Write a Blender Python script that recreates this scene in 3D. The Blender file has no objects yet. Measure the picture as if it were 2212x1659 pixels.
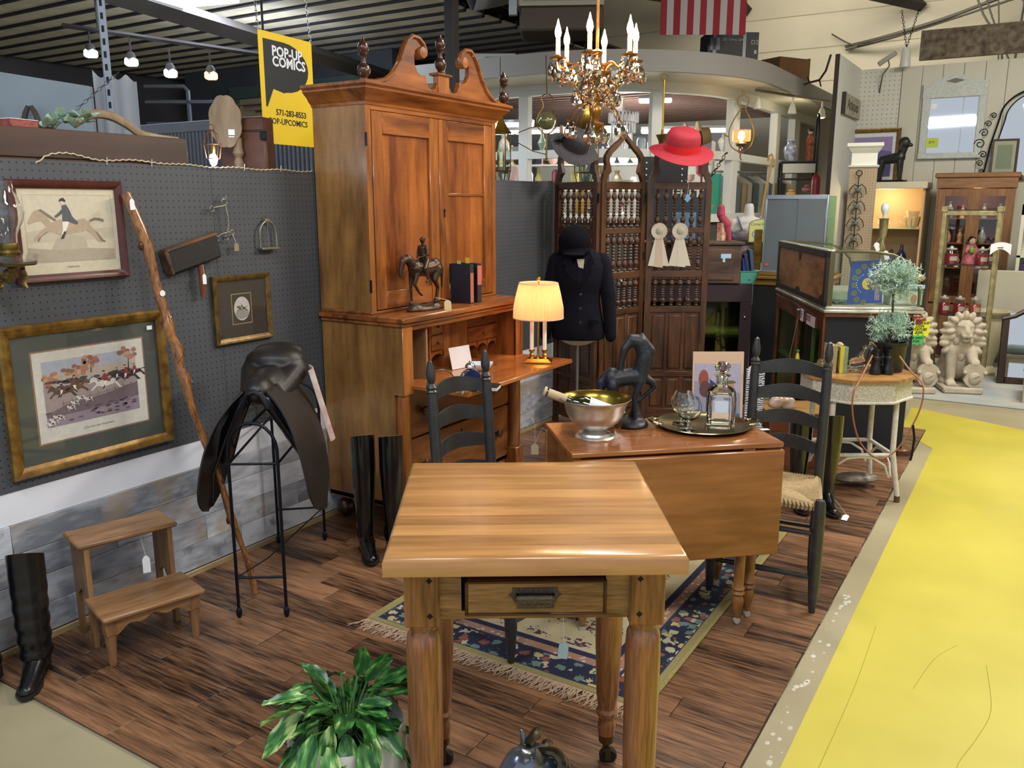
import bpy,bmesh,math,random
from mathutils import Vector,Matrix,Euler
PI=math.pi
SC=bpy.context.scene
COL=SC.collection
rnd=random.Random(7)
# camera, world, lights, exposure
cam_d=bpy.data.cameras.new('camera');cam=bpy.data.objects.new('camera',cam_d);COL.objects.link(cam)
cam_d.sensor_width=36.0;cam_d.lens=1826.0/2212.0*36.0
cam.location=(3.01,0.0,1.60)
cam.rotation_euler=(math.radians(90-12.01),0,math.radians(31.86))
cam_d.clip_start=0.05;cam_d.clip_end=100
SC.camera=cam
world=bpy.data.worlds.new('world');SC.world=world;world.use_nodes=True
world.node_tree.nodes['Background'].inputs[0].default_value=(0.80,0.88,1.0,1)
world.node_tree.nodes['Background'].inputs[1].default_value=0.80
vs=SC.view_settings
vs.view_transform='Standard';vs.look='None';vs.gamma=1.0;vs.use_curve_mapping=False
vs.exposure=0.0
def area(name,loc,size,energy,color,target=None,sy=None):
 l=bpy.data.lights.new(name,'AREA');l.energy=energy;l.color=color
 l.shape='RECTANGLE';l.size=size;l.size_y=sy or size
 o=bpy.data.objects.new(name,l);COL.objects.link(o);o.location=loc
 if target is not None:
  o.rotation_euler=(Vector(target)-Vector(loc)).to_track_quat('-Z','Y').to_euler()
 return o
def point(name,loc,energy,color,r=0.03):
 l=bpy.data.lights.new(name,'POINT');l.energy=energy;l.color=color;l.shadow_soft_size=r
 o=bpy.data.objects.new(name,l);COL.objects.link(o);o.location=loc
 return o
COOL=(0.80,0.89,1.0);WARM=(1.0,0.80,0.55);NEUT=(1.0,0.95,0.86)
area('tube_light_left',(1.0,0.3,3.3),1.2,46,COOL,(0.6,1.6,0),0.4)
area('tube_light_front',(3.2,1.2,3.4),1.6,70,NEUT,(2.6,2.4,0),0.5)
area('tube_light_aisle',(3.7,5.2,3.5),1.1,120,NEUT,(2.6,3.8,0),0.35)
area('tube_light_far',(3.4,7.4,3.7),1.6,110,(1.0,0.93,0.8),(2.4,8.4,0),0.6)
area('tube_light_mid',(1.5,4.6,3.75),1.4,60,NEUT,(1.3,4.4,0),0.3)
area('tube_light_back',(-3.2,5.6,3.5),1.2,110,COOL,(-3.6,6.2,0),0.5)
area('tube_light_kiosk',(-1.6,9.6,2.86),2.6,330,(1.0,0.97,0.92),(-1.6,9.6,0),2.0)
point('ceiling_fill_back',(-4.2,6.6,2.9),45,COOL,.4)  # added point fill, lifts the slatted ceiling where the fixture only aims down
point('kiosk_fill',(-1.4,9.3,2.3),120,NEUT,.3)  # added fill without a fixture, brightens the kiosk interior
area('tube_light_wall',(0.6,10.6,4.4),2.4,75,(1.0,0.9,0.72),(0.8,13,3.6),0.6)
# geometry helpers
class G:
 """collects geometry; m is the current transform, k the current material slot, c the current colour"""
 def __init__(s):
  s.v=[];s.f=[];s.mi=[];s.cc=[];s.m=Matrix();s.k=0;s.c=(1,1,1)
 def add(s,vs_,fs_):
  b=len(s.v)
  for p in vs_:s.v.append(tuple(s.m@Vector(p)))
  for f in fs_:
   s.f.append([b+i for i in f]);s.mi.append(s.k);s.cc.append(s.c)
  return s
 def box(s,x0,x1,y0,y1,z0,z1,b=0.0):
  if x0>x1:x0,x1=x1,x0
  if y0>y1:y0,y1=y1,y0
  if z0>z1:z0,z1=z1,z0
  if b<=0:
   return s.add([(x0,y0,z0),(x1,y0,z0),(x1,y1,z0),(x0,y1,z0),(x0,y0,z1),(x1,y0,z1),(x1,y1,z1),(x0,y1,z1)],[(0,3,2,1),(4,5,6,7),(0,1,5,4),(1,2,6,5),(2,3,7,6),(3,0,4,7)])
  b=min(b,(x1-x0)*.49,(y1-y0)*.49,(z1-z0)*.49)
  X=(x0,x1);Y=(y0,y1);Z=(z0,z1);vv=[];ix={}
  for i in(0,1):
   for j in(0,1):
    for k in(0,1):
     sx,sy,sz=(1-2*i)*b,(1-2*j)*b,(1-2*k)*b
     for a,p in enumerate(((X[i],Y[j]+sy,Z[k]+sz),(X[i]+sx,Y[j],Z[k]+sz),(X[i]+sx,Y[j]+sy,Z[k]))):
      ix[i,j,k,a]=len(vv);vv.append(p)
  F=[]
  for i in(0,1):F.append([ix[i,0,0,0],ix[i,1,0,0],ix[i,1,1,0],ix[i,0,1,0]])
  for j in(0,1):F.append([ix[0,j,0,1],ix[1,j,0,1],ix[1,j,1,1],ix[0,j,1,1]])
  for k in(0,1):F.append([ix[0,0,k,2],ix[1,0,k,2],ix[1,1,k,2],ix[0,1,k,2]])
  for i in(0,1):
   for j in(0,1):F.append([ix[i,j,0,0],ix[i,j,1,0],ix[i,j,1,1],ix[i,j,0,1]])
  for i in(0,1):
   for k in(0,1):F.append([ix[i,0,k,0],ix[i,1,k,0],ix[i,1,k,2],ix[i,0,k,2]])
  for j in(0,1):
   for k in(0,1):F.append([ix[0,j,k,1],ix[1,j,k,1],ix[1,j,k,2],ix[0,j,k,2]])
  for i in(0,1):
   for j in(0,1):
    for k in(0,1):F.append([ix[i,j,k,0],ix[i,j,k,1],ix[i,j,k,2]])
  cx,cy,cz=(x0+x1)/2,(y0+y1)/2,(z0+z1)/2;C_=Vector((cx,cy,cz));out=[]
  for f in F:
   P=[Vector(vv[i]) for i in f];n=(P[1]-P[0]).cross(P[2]-P[0])
   out.append(f if n.dot(sum(P,Vector())/len(P)-C_)>0 else f[::-1])
  return s.add(vv,out)
 def lathe(s,prof,n=16,at=(0,0,0),sx=1.0,sy=1.0,a0=0.0,cap=True):
  """prof: list of (r, z)"""
  vv=[];ff=[];L=len(prof)
  for r,z in prof:
   for i in range(n):
    a=a0+2*PI*i/n
    vv.append((at[0]+r*sx*math.cos(a),at[1]+r*sy*math.sin(a),at[2]+z))
  for j in range(L-1):
   for i in range(n):
    k=(i+1)%n
    ff.append((j*n+i,j*n+k,(j+1)*n+k,(j+1)*n+i))
  if cap:
   if prof[0][0]>1e-6:ff.append(tuple(range(n))[::-1])
   if prof[-1][0]>1e-6:ff.append(tuple((L-1)*n+i for i in range(n)))
  return s.add(vv,ff)
 def cyl(s,p0,p1,r0,r1=None,n=10,cap=True):
  return s.tube([p0,p1],[r0,r0 if r1 is None else r1],n,cap)
 def tube(s,pts,r,n=8,cap=True,closed=False,flat=1.0,sm=0):
  P=[Vector(p) for p in pts];L=len(P)
  if sm:
   R0=r if isinstance(r,(list,tuple)) else[r]*L;Q=[];R1=[]
   for i in range(L-1):
    a,b_,c_,d_=P[max(i-1,0)],P[i],P[i+1],P[min(i+2,L-1)]
    for k in range(sm):
     u=k/sm;Q.append(.5*((2*b_)+(c_-a)*u+(2*a-5*b_+4*c_-d_)*u*u+(3*b_-a-3*c_+d_)*u**3));R1.append(R0[i]+(R0[i+1]-R0[i])*u)
   P=Q+[P[-1]];r=R1+[R0[-1]];L=len(P)
  R=r if isinstance(r,(list,tuple)) else[r]*L
  vv=[];ff=[];up=None
  for i in range(L):
   if closed:t=P[(i+1)%L]-P[i-1]
   else:t=P[min(i+1,L-1)]-P[max(i-1,0)]
   if t.length<1e-9:t=Vector((0,0,1))
   t.normalize()
   if up is None:
    up=Vector((0,0,1)) if abs(t.z)<.9 else Vector((1,0,0))
   a=up-t*up.dot(t)
   if a.length<1e-4:a=Vector((1,0,0))-t*t.x
   a.normalize();b=t.cross(a);up=a
   for k in range(n):
    g=2*PI*k/n
    vv.append(P[i]+a*math.cos(g)*R[i]*flat+b*math.sin(g)*R[i])
  for i in range(L if closed else L-1):
   j=(i+1)%L
   for k in range(n):
    q=(k+1)%n
    ff.append((i*n+k,i*n+q,j*n+q,j*n+k))
  if cap and not closed:
   ff.append(tuple(range(n))[::-1]);ff.append(tuple((L-1)*n+k for k in range(n)))
  return s.add(vv,ff)
 def sph(s,c,r,n=12,m=8,rot=None):
  if not isinstance(r,(list,tuple)):r=(r,r,r)
  vv=[Vector((0,0,-1))];ff=[]
  for j in range(1,m):
   a=-PI/2+PI*j/m
   for i in range(n):
    b=2*PI*i/n;vv.append(Vector((math.cos(a)*math.cos(b),math.cos(a)*math.sin(b),math.sin(a))))
  vv.append(Vector((0,0,1)))
  for i in range(n):ff.append((0,1+(i+1)%n,1+i))
  for j in range(m-2):
   for i in range(n):
    k=(i+1)%n;ff.append((1+j*n+i,1+j*n+k,1+(j+1)*n+k,1+(j+1)*n+i))
  T=len(vv)-1
  for i in range(n):ff.append((T,1+(m-2)*n+i,1+(m-2)*n+(i+1)%n))
  Q=Euler(rot).to_matrix() if rot else Matrix.Identity(3)
  return s.add([Vector(c)+Q@Vector((p.x*r[0],p.y*r[1],p.z*r[2])) for p in vv],ff)
 def cap_(s,p0,p1,r0,r1,n=10):
  s.tube([p0,p1],[r0,r1],n);s.sph(p0,r0,n,6);s.sph(p1,r1,n,6);return s
 def poly(s,pts,z=0.0):
  """flat polygon in local xy at height z"""
  return s.add([(p[0],p[1],z) for p in pts],[tuple(range(len(pts)))])
 def prism(s,pts,z0,z1):
  """polygon in xy extruded z0..z1"""
  n=len(pts);ar=sum(pts[i][0]*pts[(i+1)%n][1]-pts[(i+1)%n][0]*pts[i][1] for i in range(n))
  if ar<0:pts=pts[::-1]
  vv=[(p[0],p[1],z0) for p in pts]+[(p[0],p[1],z1) for p in pts]
  ff=[tuple(range(n))[::-1],tuple(range(n,2*n))]+[(i,(i+1)%n,n+(i+1)%n,n+i) for i in range(n)]
  return s.add(vv,ff)
 def sheet(s,fn,nu,nv,th=0.004):
  """fn(u,v)->point, u,v in 0..1; a sheet with thickness"""
  P=[[Vector(fn(i/nu,j/nv)) for j in range(nv+1)] for i in range(nu+1)]
  N=[[None]*(nv+1) for _ in range(nu+1)]
  for i in range(nu+1):
   for j in range(nv+1):
    a=P[min(i+1,nu)][j]-P[max(i-1,0)][j];b=P[i][min(j+1,nv)]-P[i][max(j-1,0)]
    q=a.cross(b);N[i][j]=q.normalized() if q.length>1e-12 else Vector((0,0,1))
  vv=[P[i][j] for i in range(nu+1) for j in range(nv+1)]+[P[i][j]-N[i][j]*th for i in range(nu+1) for j in range(nv+1)]
  W=nv+1;o=(nu+1)*W;ff=[]
  for i in range(nu):
   for j in range(nv):
    q=(i*W+j,(i+1)*W+j,(i+1)*W+j+1,i*W+j+1);ff.append(q);ff.append(tuple(o+x for x in q[::-1]))
  for i in range(nu):
   ff.append((i*W,o+i*W,o+(i+1)*W,(i+1)*W));ff.append((i*W+nv,(i+1)*W+nv,o+(i+1)*W+nv,o+i*W+nv))
  for j in range(nv):
   ff.append((j,j+1,o+j+1,o+j));ff.append((nu*W+j,o+nu*W+j,o+nu*W+j+1,nu*W+j+1))
  return s.add(vv,ff)
 def mesh(s,name,mats,ang=38):
  me=bpy.data.meshes.new(name);me.from_pydata(s.v,[],s.f)
  for m_ in mats:me.materials.append(m_)
  if len(mats)>1:me.polygons.foreach_set('material_index',s.mi)
  if any(c!=(1,1,1) for c in s.cc):
   ca=me.color_attributes.new('paint','FLOAT_COLOR','CORNER');dat=[]
   for p,c in zip(me.polygons,s.cc):dat+=list(lin(c)+(1.0,))*p.loop_total
   ca.data.foreach_set('color',dat)
  if ang:
   me.polygons.foreach_set('use_smooth',[True]*len(me.polygons))
   me.set_sharp_from_angle(angle=math.radians(ang))
  me.update();return me
def lin(c):
 if isinstance(c,str):
  c=c.lstrip('#');c=tuple(int(c[i:i+2],16)/255 for i in(0,2,4))
 return tuple((x/12.92 if x<=.04045 else((x+.055)/1.055)**2.4) for x in c[:3])
def obj(name,g,mat,parent=None,ang=38,stuff=False):
 mats=mat if isinstance(mat,(list,tuple)) else[mat]
 o=bpy.data.objects.new(name,g.mesh(name,mats,ang));COL.objects.link(o)
 if parent is not None:o.parent=parent
 if stuff:o['kind']='stuff'
 return o
def inst(src,parent=None,loc=None,rot=None,scale=None):
 o=src.copy();COL.objects.link(o);o.parent=parent
 if loc is not None:o.location=loc
 if rot is not None:o.rotation_euler=rot
 if scale is not None:o.scale=scale if isinstance(scale,(tuple,list)) else(scale,)*3
 return o
def thing(name,label,cat,loc=(0,0,0),rz=0.0,group=None,rot=None):
 o=bpy.data.objects.new(name,None);COL.objects.link(o);o.empty_display_size=.05
 o.location=loc;o.rotation_euler=rot if rot is not None else(0,0,rz)
 o['label']=label;o['category']=cat
 if group:o['group']=group
 return o
def tag(o,label,cat,group=None,kind=None):
 o['label']=label;o['category']=cat
 if group:o['group']=group
 if kind:o['kind']=kind
 return o
def copytree(o,parent=None):
 c=o.copy();COL.objects.link(c);c.parent=parent
 for ch in list(o.children):copytree(ch,c)
 return c
def struct(name,g,mat,ang=38,label=None):
 o=obj(name,g,mat,None,ang);o['kind']='structure'
 o['label']=label or name.replace('_',' ');return o
WALLROT=(PI/2,0,PI/2)
CAMR=math.radians(31.86)
def sculpt(name,build,voxel,mat,parent=None,sm=4,ang=None):
 g=G();build(g)
 me=g.mesh(name+'_raw',[],None);tmp=bpy.data.objects.new('tmp',me);COL.objects.link(tmp)
 md=tmp.modifiers.new('r','REMESH');md.mode='VOXEL';md.voxel_size=voxel;md.use_smooth_shade=True
 if sm:
  m2=tmp.modifiers.new('s','SMOOTH');m2.factor=.5;m2.iterations=sm
 dg=bpy.context.evaluated_depsgraph_get();dg.update()
 m3=bpy.data.meshes.new_from_object(tmp.evaluated_get(dg),depsgraph=dg);m3.name=name
 bpy.data.objects.remove(tmp);m3.materials.clear();m3.materials.append(mat)
 m3.polygons.foreach_set('use_smooth',[True]*len(m3.polygons));m3.update()
 o=bpy.data.objects.new(name,m3);COL.objects.link(o);o.parent=parent
 return o
def text(name,s,size,mat,parent,loc,rot=(0,0,0),ext=.0004,bold=0.0,align='LEFT',sx=1.0,shear=0.0,spacing=1.0):
 cu=bpy.data.curves.new('t','FONT');cu.body=s;cu.size=size;cu.extrude=ext;cu.offset=bold
 cu.align_x=align;cu.align_y='CENTER';cu.shear=shear;cu.space_line=spacing;cu.resolution_u=2
 tmp=bpy.data.objects.new('t',cu);COL.objects.link(tmp)
 dg=bpy.context.evaluated_depsgraph_get();dg.update()
 me=bpy.data.meshes.new_from_object(tmp.evaluated_get(dg),depsgraph=dg);me.name=name
 bpy.data.objects.remove(tmp);me.materials.clear();me.materials.append(mat)
 o=bpy.data.objects.new(name,me);COL.objects.link(o);o.parent=parent
 o.location=loc;o.rotation_euler=rot;o.scale=(sx,1,1)
 return o
# materials
ORD=['leftmost','second','third','fourth','fifth','sixth','seventh','eighth','ninth','tenth','eleventh','twelfth','thirteenth','fourteenth','fifteenth','sixteenth','seventeenth','eighteenth','nineteenth','twentieth','last']
MATS={}
def mat(name,col,rough=.5,metal=0.0,var=0.0,vs_=8.0,bump=0.0,bs=40.0,spec=.5,emit=None,es=0.0,alpha=1.0,coat=0.0,sheen=0.0,col2=None):
 if name in MATS:return MATS[name]
 m=bpy.data.materials.new(name);m.use_nodes=True;nt=m.node_tree;b=nt.nodes['Principled BSDF']
 c=lin(col)+(1,)
 b.inputs['Base Color'].default_value=c;b.inputs['Roughness'].default_value=rough
 b.inputs['Metallic'].default_value=metal;b.inputs['Specular IOR Level'].default_value=spec
 if coat:b.inputs['Coat Weight'].default_value=coat;b.inputs['Coat Roughness'].default_value=.12
 if sheen:b.inputs['Sheen Weight'].default_value=sheen
 if emit is not None:
  b.inputs['Emission Color'].default_value=lin(emit)+(1,);b.inputs['Emission Strength'].default_value=es
 if alpha<1:b.inputs['Alpha'].default_value=alpha
 if var or bump or col2:
  tc=nt.nodes.new('ShaderNodeTexCoord')
 if var or col2:
  n=nt.nodes.new('ShaderNodeTexNoise');n.inputs['Scale'].default_value=vs_;n.inputs['Detail'].default_value=5
  nt.links.new(tc.outputs['Object'],n.inputs['Vector'])
  r=nt.nodes.new('ShaderNodeValToRGB');nt.links.new(n.outputs[0],r.inputs[0])
  c2=lin(col2) if col2 else tuple(min(1,x*(1+var)) for x in c[:3])
  c1=c[:3] if col2 else tuple(x*(1-var) for x in c[:3])
  r.color_ramp.elements[0].color=c1+(1,);r.color_ramp.elements[0].position=.3
  r.color_ramp.elements[1].color=tuple(c2)+(1,);r.color_ramp.elements[1].position=.7
  nt.links.new(r.outputs[0],b.inputs['Base Color'])
 if bump:
  n2=nt.nodes.new('ShaderNodeTexNoise');n2.inputs['Scale'].default_value=bs;n2.inputs['Detail'].default_value=4
  nt.links.new(tc.outputs['Object'],n2.inputs['Vector'])
  bp=nt.nodes.new('ShaderNodeBump');bp.inputs['Strength'].default_value=bump;bp.inputs['Distance'].default_value=.004
  nt.links.new(n2.outputs[0],bp.inputs['Height']);nt.links.new(bp.outputs[0],b.inputs['Normal'])
 MATS[name]=m;return m
def wood(name,dark,light,axis='x',scale=14.0,stretch=12.0,rough=.38,coat=.0,streak=.5,perobj=0.0,mid=.5,fig=0.0):
 if name in MATS:return MATS[name]
 m=bpy.data.materials.new(name);m.use_nodes=True;nt=m.node_tree;N=nt.nodes.new;Lk=nt.links.new;b=nt.nodes['Principled BSDF']
 tc=N('ShaderNodeTexCoord');mp=N('ShaderNodeMapping')
 s=[scale]*3;s['xyz'.index(axis)]=scale/stretch;mp.inputs['Scale'].default_value=s
 Lk(tc.outputs['Object'],mp.inputs['Vector'])
 if perobj:
  oi=N('ShaderNodeObjectInfo');ml=N('ShaderNodeMath');ml.operation='MULTIPLY';ml.inputs[1].default_value=37.0
  Lk(oi.outputs['Random'],ml.inputs[0]);Lk(ml.outputs[0],mp.inputs['Location'])
 n=N('ShaderNodeTexNoise');n.inputs['Scale'].default_value=1.0;n.inputs['Detail'].default_value=6;n.inputs['Distortion'].default_value=.6
 Lk(mp.outputs[0],n.inputs['Vector'])
 n2=N('ShaderNodeTexNoise');n2.inputs['Scale'].default_value=5.0;n2.inputs['Detail'].default_value=3;Lk(mp.outputs[0],n2.inputs['Vector'])
 mx=N('ShaderNodeMix');mx.inputs[0].default_value=streak*.5
 Lk(n.outputs[0],mx.inputs[2]);Lk(n2.outputs[0],mx.inputs[3])
 src=mx.outputs[0]
 if perobj:
  ad=N('ShaderNodeMath');ad.operation='MULTIPLY_ADD';ad.inputs[1].default_value=perobj;Lk(oi.outputs['Random'],ad.inputs[0])
  sb=N('ShaderNodeMath');sb.operation='SUBTRACT';sb.inputs[1].default_value=perobj*.5;Lk(src,sb.inputs[0]);Lk(sb.outputs[0],ad.inputs[2]);src=ad.outputs[0]
 r=N('ShaderNodeValToRGB');Lk(src,r.inputs[0])
 r.color_ramp.elements[0].color=lin(dark)+(1,);r.color_ramp.elements[0].position=.34
 r.color_ramp.elements[1].color=lin(light)+(1,);r.color_ramp.elements[1].position=.66
 out=r.outputs[0]
 if fig:
  mp2=N('ShaderNodeMapping');s2=[12.0]*3;s2['xyz'.index(axis)]=90.0;mp2.inputs['Scale'].default_value=s2;Lk(tc.outputs['Object'],mp2.inputs['Vector'])
  n3=N('ShaderNodeTexNoise');n3.inputs['Scale'].default_value=1.0;n3.inputs['Detail'].default_value=2;Lk(mp2.outputs[0],n3.inputs['Vector'])
  mm=N('ShaderNodeMix');mm.data_type='RGBA';mm.blend_type='MULTIPLY';mm.inputs[0].default_value=fig
  r3=N('ShaderNodeValToRGB');r3.color_ramp.elements[0].position=.35;r3.color_ramp.elements[1].position=.6
  r3.color_ramp.elements[0].color=(.45,.4,.35,1);Lk(n3.outputs[0],r3.inputs[0])
  Lk(out,mm.inputs[6]);Lk(r3.outputs[0],mm.inputs[7]);out=mm.outputs[2]
 Lk(out,b.inputs['Base Color']);b.inputs['Roughness'].default_value=rough
 if coat:b.inputs['Coat Weight'].default_value=coat;b.inputs['Coat Roughness'].default_value=.1
 bp=N('ShaderNodeBump');bp.inputs['Strength'].default_value=.08;bp.inputs['Distance'].default_value=.003
 Lk(n2.outputs[0],bp.inputs['Height']);Lk(bp.outputs[0],b.inputs['Normal'])
 MATS[name]=m;return m
def glass(name='clear_glass',tint='#ffffff',rough=.0,ior=1.45):
 if name in MATS:return MATS[name]
 m=bpy.data.materials.new(name);m.use_nodes=True;b=m.node_tree.nodes['Principled BSDF']
 b.inputs['Base Color'].default_value=lin(tint)+(1,);b.inputs['Roughness'].default_value=rough
 b.inputs['Transmission Weight'].default_value=1.0;b.inputs['IOR'].default_value=ior
 MATS[name]=m;return m
def pane(name='pane_glass',tint='#f4fffa',refl=.12):
 if name in MATS:return MATS[name]
 m=bpy.data.materials.new(name);m.use_nodes=True;nt=m.node_tree;nt.nodes.clear()
 o=nt.nodes.new('ShaderNodeOutputMaterial');mx=nt.nodes.new('ShaderNodeMixShader');t=nt.nodes.new('ShaderNodeBsdfTransparent')
 g_=nt.nodes.new('ShaderNodeBsdfGlossy');f=nt.nodes.new('ShaderNodeLayerWeight');f.inputs[0].default_value=.5;pw=nt.nodes.new('ShaderNodeMath');pw.operation='POWER';pw.inputs[1].default_value=3.5;nt.links.new(f.outputs['Facing'],pw.inputs[0]);ma=nt.nodes.new('ShaderNodeMath');ma.operation='MULTIPLY_ADD';ma.inputs[1].default_value=refl*2.2;ma.inputs[2].default_value=refl*.25;nt.links.new(pw.outputs[0],ma.inputs[0])
 t.inputs[0].default_value=lin(tint)+(1,);g_.inputs['Roughness'].default_value=.03
 nt.links.new(ma.outputs[0],mx.inputs[0]);nt.links.new(t.outputs[0],mx.inputs[1]);nt.links.new(g_.outputs[0],mx.inputs[2]);nt.links.new(mx.outputs[0],o.inputs[0])
 MATS[name]=m;return m
def emis(name,col,st):
 if name in MATS:return MATS[name]
 m=bpy.data.materials.new(name);m.use_nodes=True;nt=m.node_tree;nt.nodes.clear()
 o=nt.nodes.new('ShaderNodeOutputMaterial');e=nt.nodes.new('ShaderNodeEmission');e.inputs[0].default_value=lin(col)+(1,);e.inputs[1].default_value=st
 nt.links.new(e.outputs[0],o.inputs[0]);MATS[name]=m;return m
def paintmat(name='printed_paper',rough=.6,noise=.12,sc=60):
 if name in MATS:return MATS[name]
 m=bpy.data.materials.new(name);m.use_nodes=True;nt=m.node_tree;b=nt.nodes['Principled BSDF']
 a=nt.nodes.new('ShaderNodeAttribute');a.attribute_name='paint'
 tc=nt.nodes.new('ShaderNodeTexCoord');n=nt.nodes.new('ShaderNodeTexNoise');n.inputs['Scale'].default_value=sc;n.inputs['Detail'].default_value=5
 nt.links.new(tc.outputs['Object'],n.inputs['Vector'])
 r=nt.nodes.new('ShaderNodeValToRGB');r.color_ramp.elements[0].position=.3;r.color_ramp.elements[1].position=.7
 r.color_ramp.elements[0].color=(1-noise*2.5,)*3+(1,);nt.links.new(n.outputs[0],r.inputs[0])
 mm=nt.nodes.new('ShaderNodeMix');mm.data_type='RGBA';mm.blend_type='MULTIPLY';mm.inputs[0].default_value=1.0
 nt.links.new(a.outputs['Color'],mm.inputs[6]);nt.links.new(r.outputs[0],mm.inputs[7]);nt.links.new(mm.outputs[2],b.inputs['Base Color'])
 b.inputs['Roughness'].default_value=rough;MATS[name]=m;return m
# the setting
concrete=mat('concrete','#8c8266',.42,var=.16,vs_=1.7,bump=.15,bs=14,col2='#a59b7e')
yellow=mat('yellow_floor_paint','#b0a430',.5,var=.08,vs_=2.2,col2='#bdb13e',bump=.1,bs=20)
flr=struct('floor',G().box(-9,7,-3.2,14,-.12,0),concrete)
lane=obj('painted_lane',G().prism([(2.527,-3.2),(2.527,6.10),(2.27,6.5),(2.25,7.32),(3.04,6.97),(4.2,6.5),(4.7,5.5),(4.7,-3.2)],0,.0022),yellow,flr)
crk=mat('crack_line','#9a9430',.8)
g=G()
for pts in([(2.95,1.7),(2.99,1.9),(2.965,2.1),(2.99,2.3),(2.96,2.5),(3.0,2.7),(3.03,2.9),(3.0,3.2)],[(3.25,.9),(3.22,1.6),(3.27,2.2)],[(2.62,2.2),(2.63,2.8),(2.62,3.3)],[(2.8,2.9),(2.84,3.15),(2.9,3.3)]):
 g.tube([(x,y,.0022) for x,y in pts],.0011,4,sm=5)
obj('crack',g,crk,flr)
chalk=mat('worn_paint','#b9b6a8',.7,var=.1,vs_=40)
g=G()
for i in range(60):
 y=1.5+rnd.random()*2.3;x=2.49+rnd.gauss(0,.012)-(.02 if y>2.4 else 0);r=.002+.008*rnd.random()
 g.lathe([(r,0),(r*.8,.0006)],6,(x,y,0),1,1.5)
obj('paint_wear',g,chalk,flr,stuff=True)
fw=struct('floor_1',G().box(0.0,2.433,1.303,6.6,0.0,.004),mat('underlay','#2d1c12',.9),label='dark wood laminate floor of the display')
plank_m=wood('laminate','#24150f','#8f6749','x',24,13,.33,perobj=.17,streak=1.0)
pk={}
y=1.30;row=0;PW=.1258
while y<6.55:
 x=-.55*rnd.random()
 while x<2.435:
  L=rnd.choice([.62,.75,.9]);x0=max(0.002,x);x1=min(2.434,x+L)
  if x1-x0>.02:
   key=round(x1-x0,2)
   if key not in pk:
    gg=G();gg.box(0,x1-x0-.0012,0,PW-.0012,0,.006,.0012);pk[key]=obj('plank',gg,plank_m,fw);o=pk[key]
   else:o=inst(pk[key],fw)
   o.location=(x0,y,.004);o.scale=((x1-x0-.0012)/(key),1,1)
  x+=L
 y+=PW;row+=1
FZ=.010
pegm=mat('pegboard_grey','#44474d',.62,var=.06,vs_=3)
nt=pegm.node_tree;b=nt.nodes['Principled BSDF']
tc=nt.nodes.new('ShaderNodeTexCoord');sp=nt.nodes.new('ShaderNodeSeparateXYZ');nt.links.new(tc.outputs['Object'],sp.inputs[0])
def peg_nodes(nt,b,tc,sp,u,v,pitch,rad,hole=(.012,.012,.014,1)):
 N=nt.nodes.new;sq=[]
 for ax in(u,v):
  a=N('ShaderNodeMath');a.operation='DIVIDE';a.inputs[1].default_value=pitch;nt.links.new(sp.outputs[ax],a.inputs[0])
  f=N('ShaderNodeMath');f.operation='FRACT';nt.links.new(a.outputs[0],f.inputs[0])
  s_=N('ShaderNodeMath');s_.operation='SUBTRACT';s_.inputs[1].default_value=.5;nt.links.new(f.outputs[0],s_.inputs[0])
  p=N('ShaderNodeMath');p.operation='POWER';p.inputs[1].default_value=2;nt.links.new(s_.outputs[0],p.inputs[0]);sq.append(p)
 ad=N('ShaderNodeMath');nt.links.new(sq[0].outputs[0],ad.inputs[0]);nt.links.new(sq[1].outputs[0],ad.inputs[1])
 lt=N('ShaderNodeMath');lt.operation='LESS_THAN';lt.inputs[1].default_value=(rad/pitch)**2;nt.links.new(ad.outputs[0],lt.inputs[0])
 mx=N('ShaderNodeMix');mx.data_type='RGBA';nt.links.new(lt.outputs[0],mx.inputs[0])
 src=b.inputs['Base Color'].links[0].from_socket if b.inputs['Base Color'].links else None
 if src:nt.links.new(src,mx.inputs[6])
 else:mx.inputs[6].default_value=b.inputs['Base Color'].default_value
 mx.inputs[7].default_value=hole;nt.links.new(mx.outputs[2],b.inputs['Base Color'])
peg_nodes(nt,b,tc,sp,'Y','Z',.0254,.0034)
wl=struct('wall_left',G().box(-.06,-.008,-1.2,5.46,0,1.742),mat('wall_core','#8d8f92',.8))
obj('pegboard',G().box(-.008,0,-1.2,2.44,.60,1.752),pegm,wl)
obj('pegboard',G().box(-.008,0,2.442,5.46,.60,1.752),pegm,wl)
obj('white_panel',G().box(-.008,-.002,-1.2,5.46,.482,.6),mat('white_panel_paint','#d9dce6',.5),wl)
wains=wood('whitewashed_plank','#70757e','#c6cad4','y',9,4,.6,perobj=.32,streak=.7)
nt=wains.node_tree;b=nt.nodes['Principled BSDF'];src=b.inputs['Base Color'].links[0].from_socket
tc=nt.nodes.new('ShaderNodeTexCoord');oi=nt.nodes.new('ShaderNodeObjectInfo');ad=nt.nodes.new('ShaderNodeVectorMath');nt.links.new(tc.outputs['Object'],ad.inputs[0]);ml=nt.nodes.new('ShaderNodeMath');ml.operation='MULTIPLY';ml.inputs[1].default_value=31;nt.links.new(oi.outputs['Random'],ml.inputs[0]);nt.links.new(ml.outputs[0],ad.inputs[1])
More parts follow.
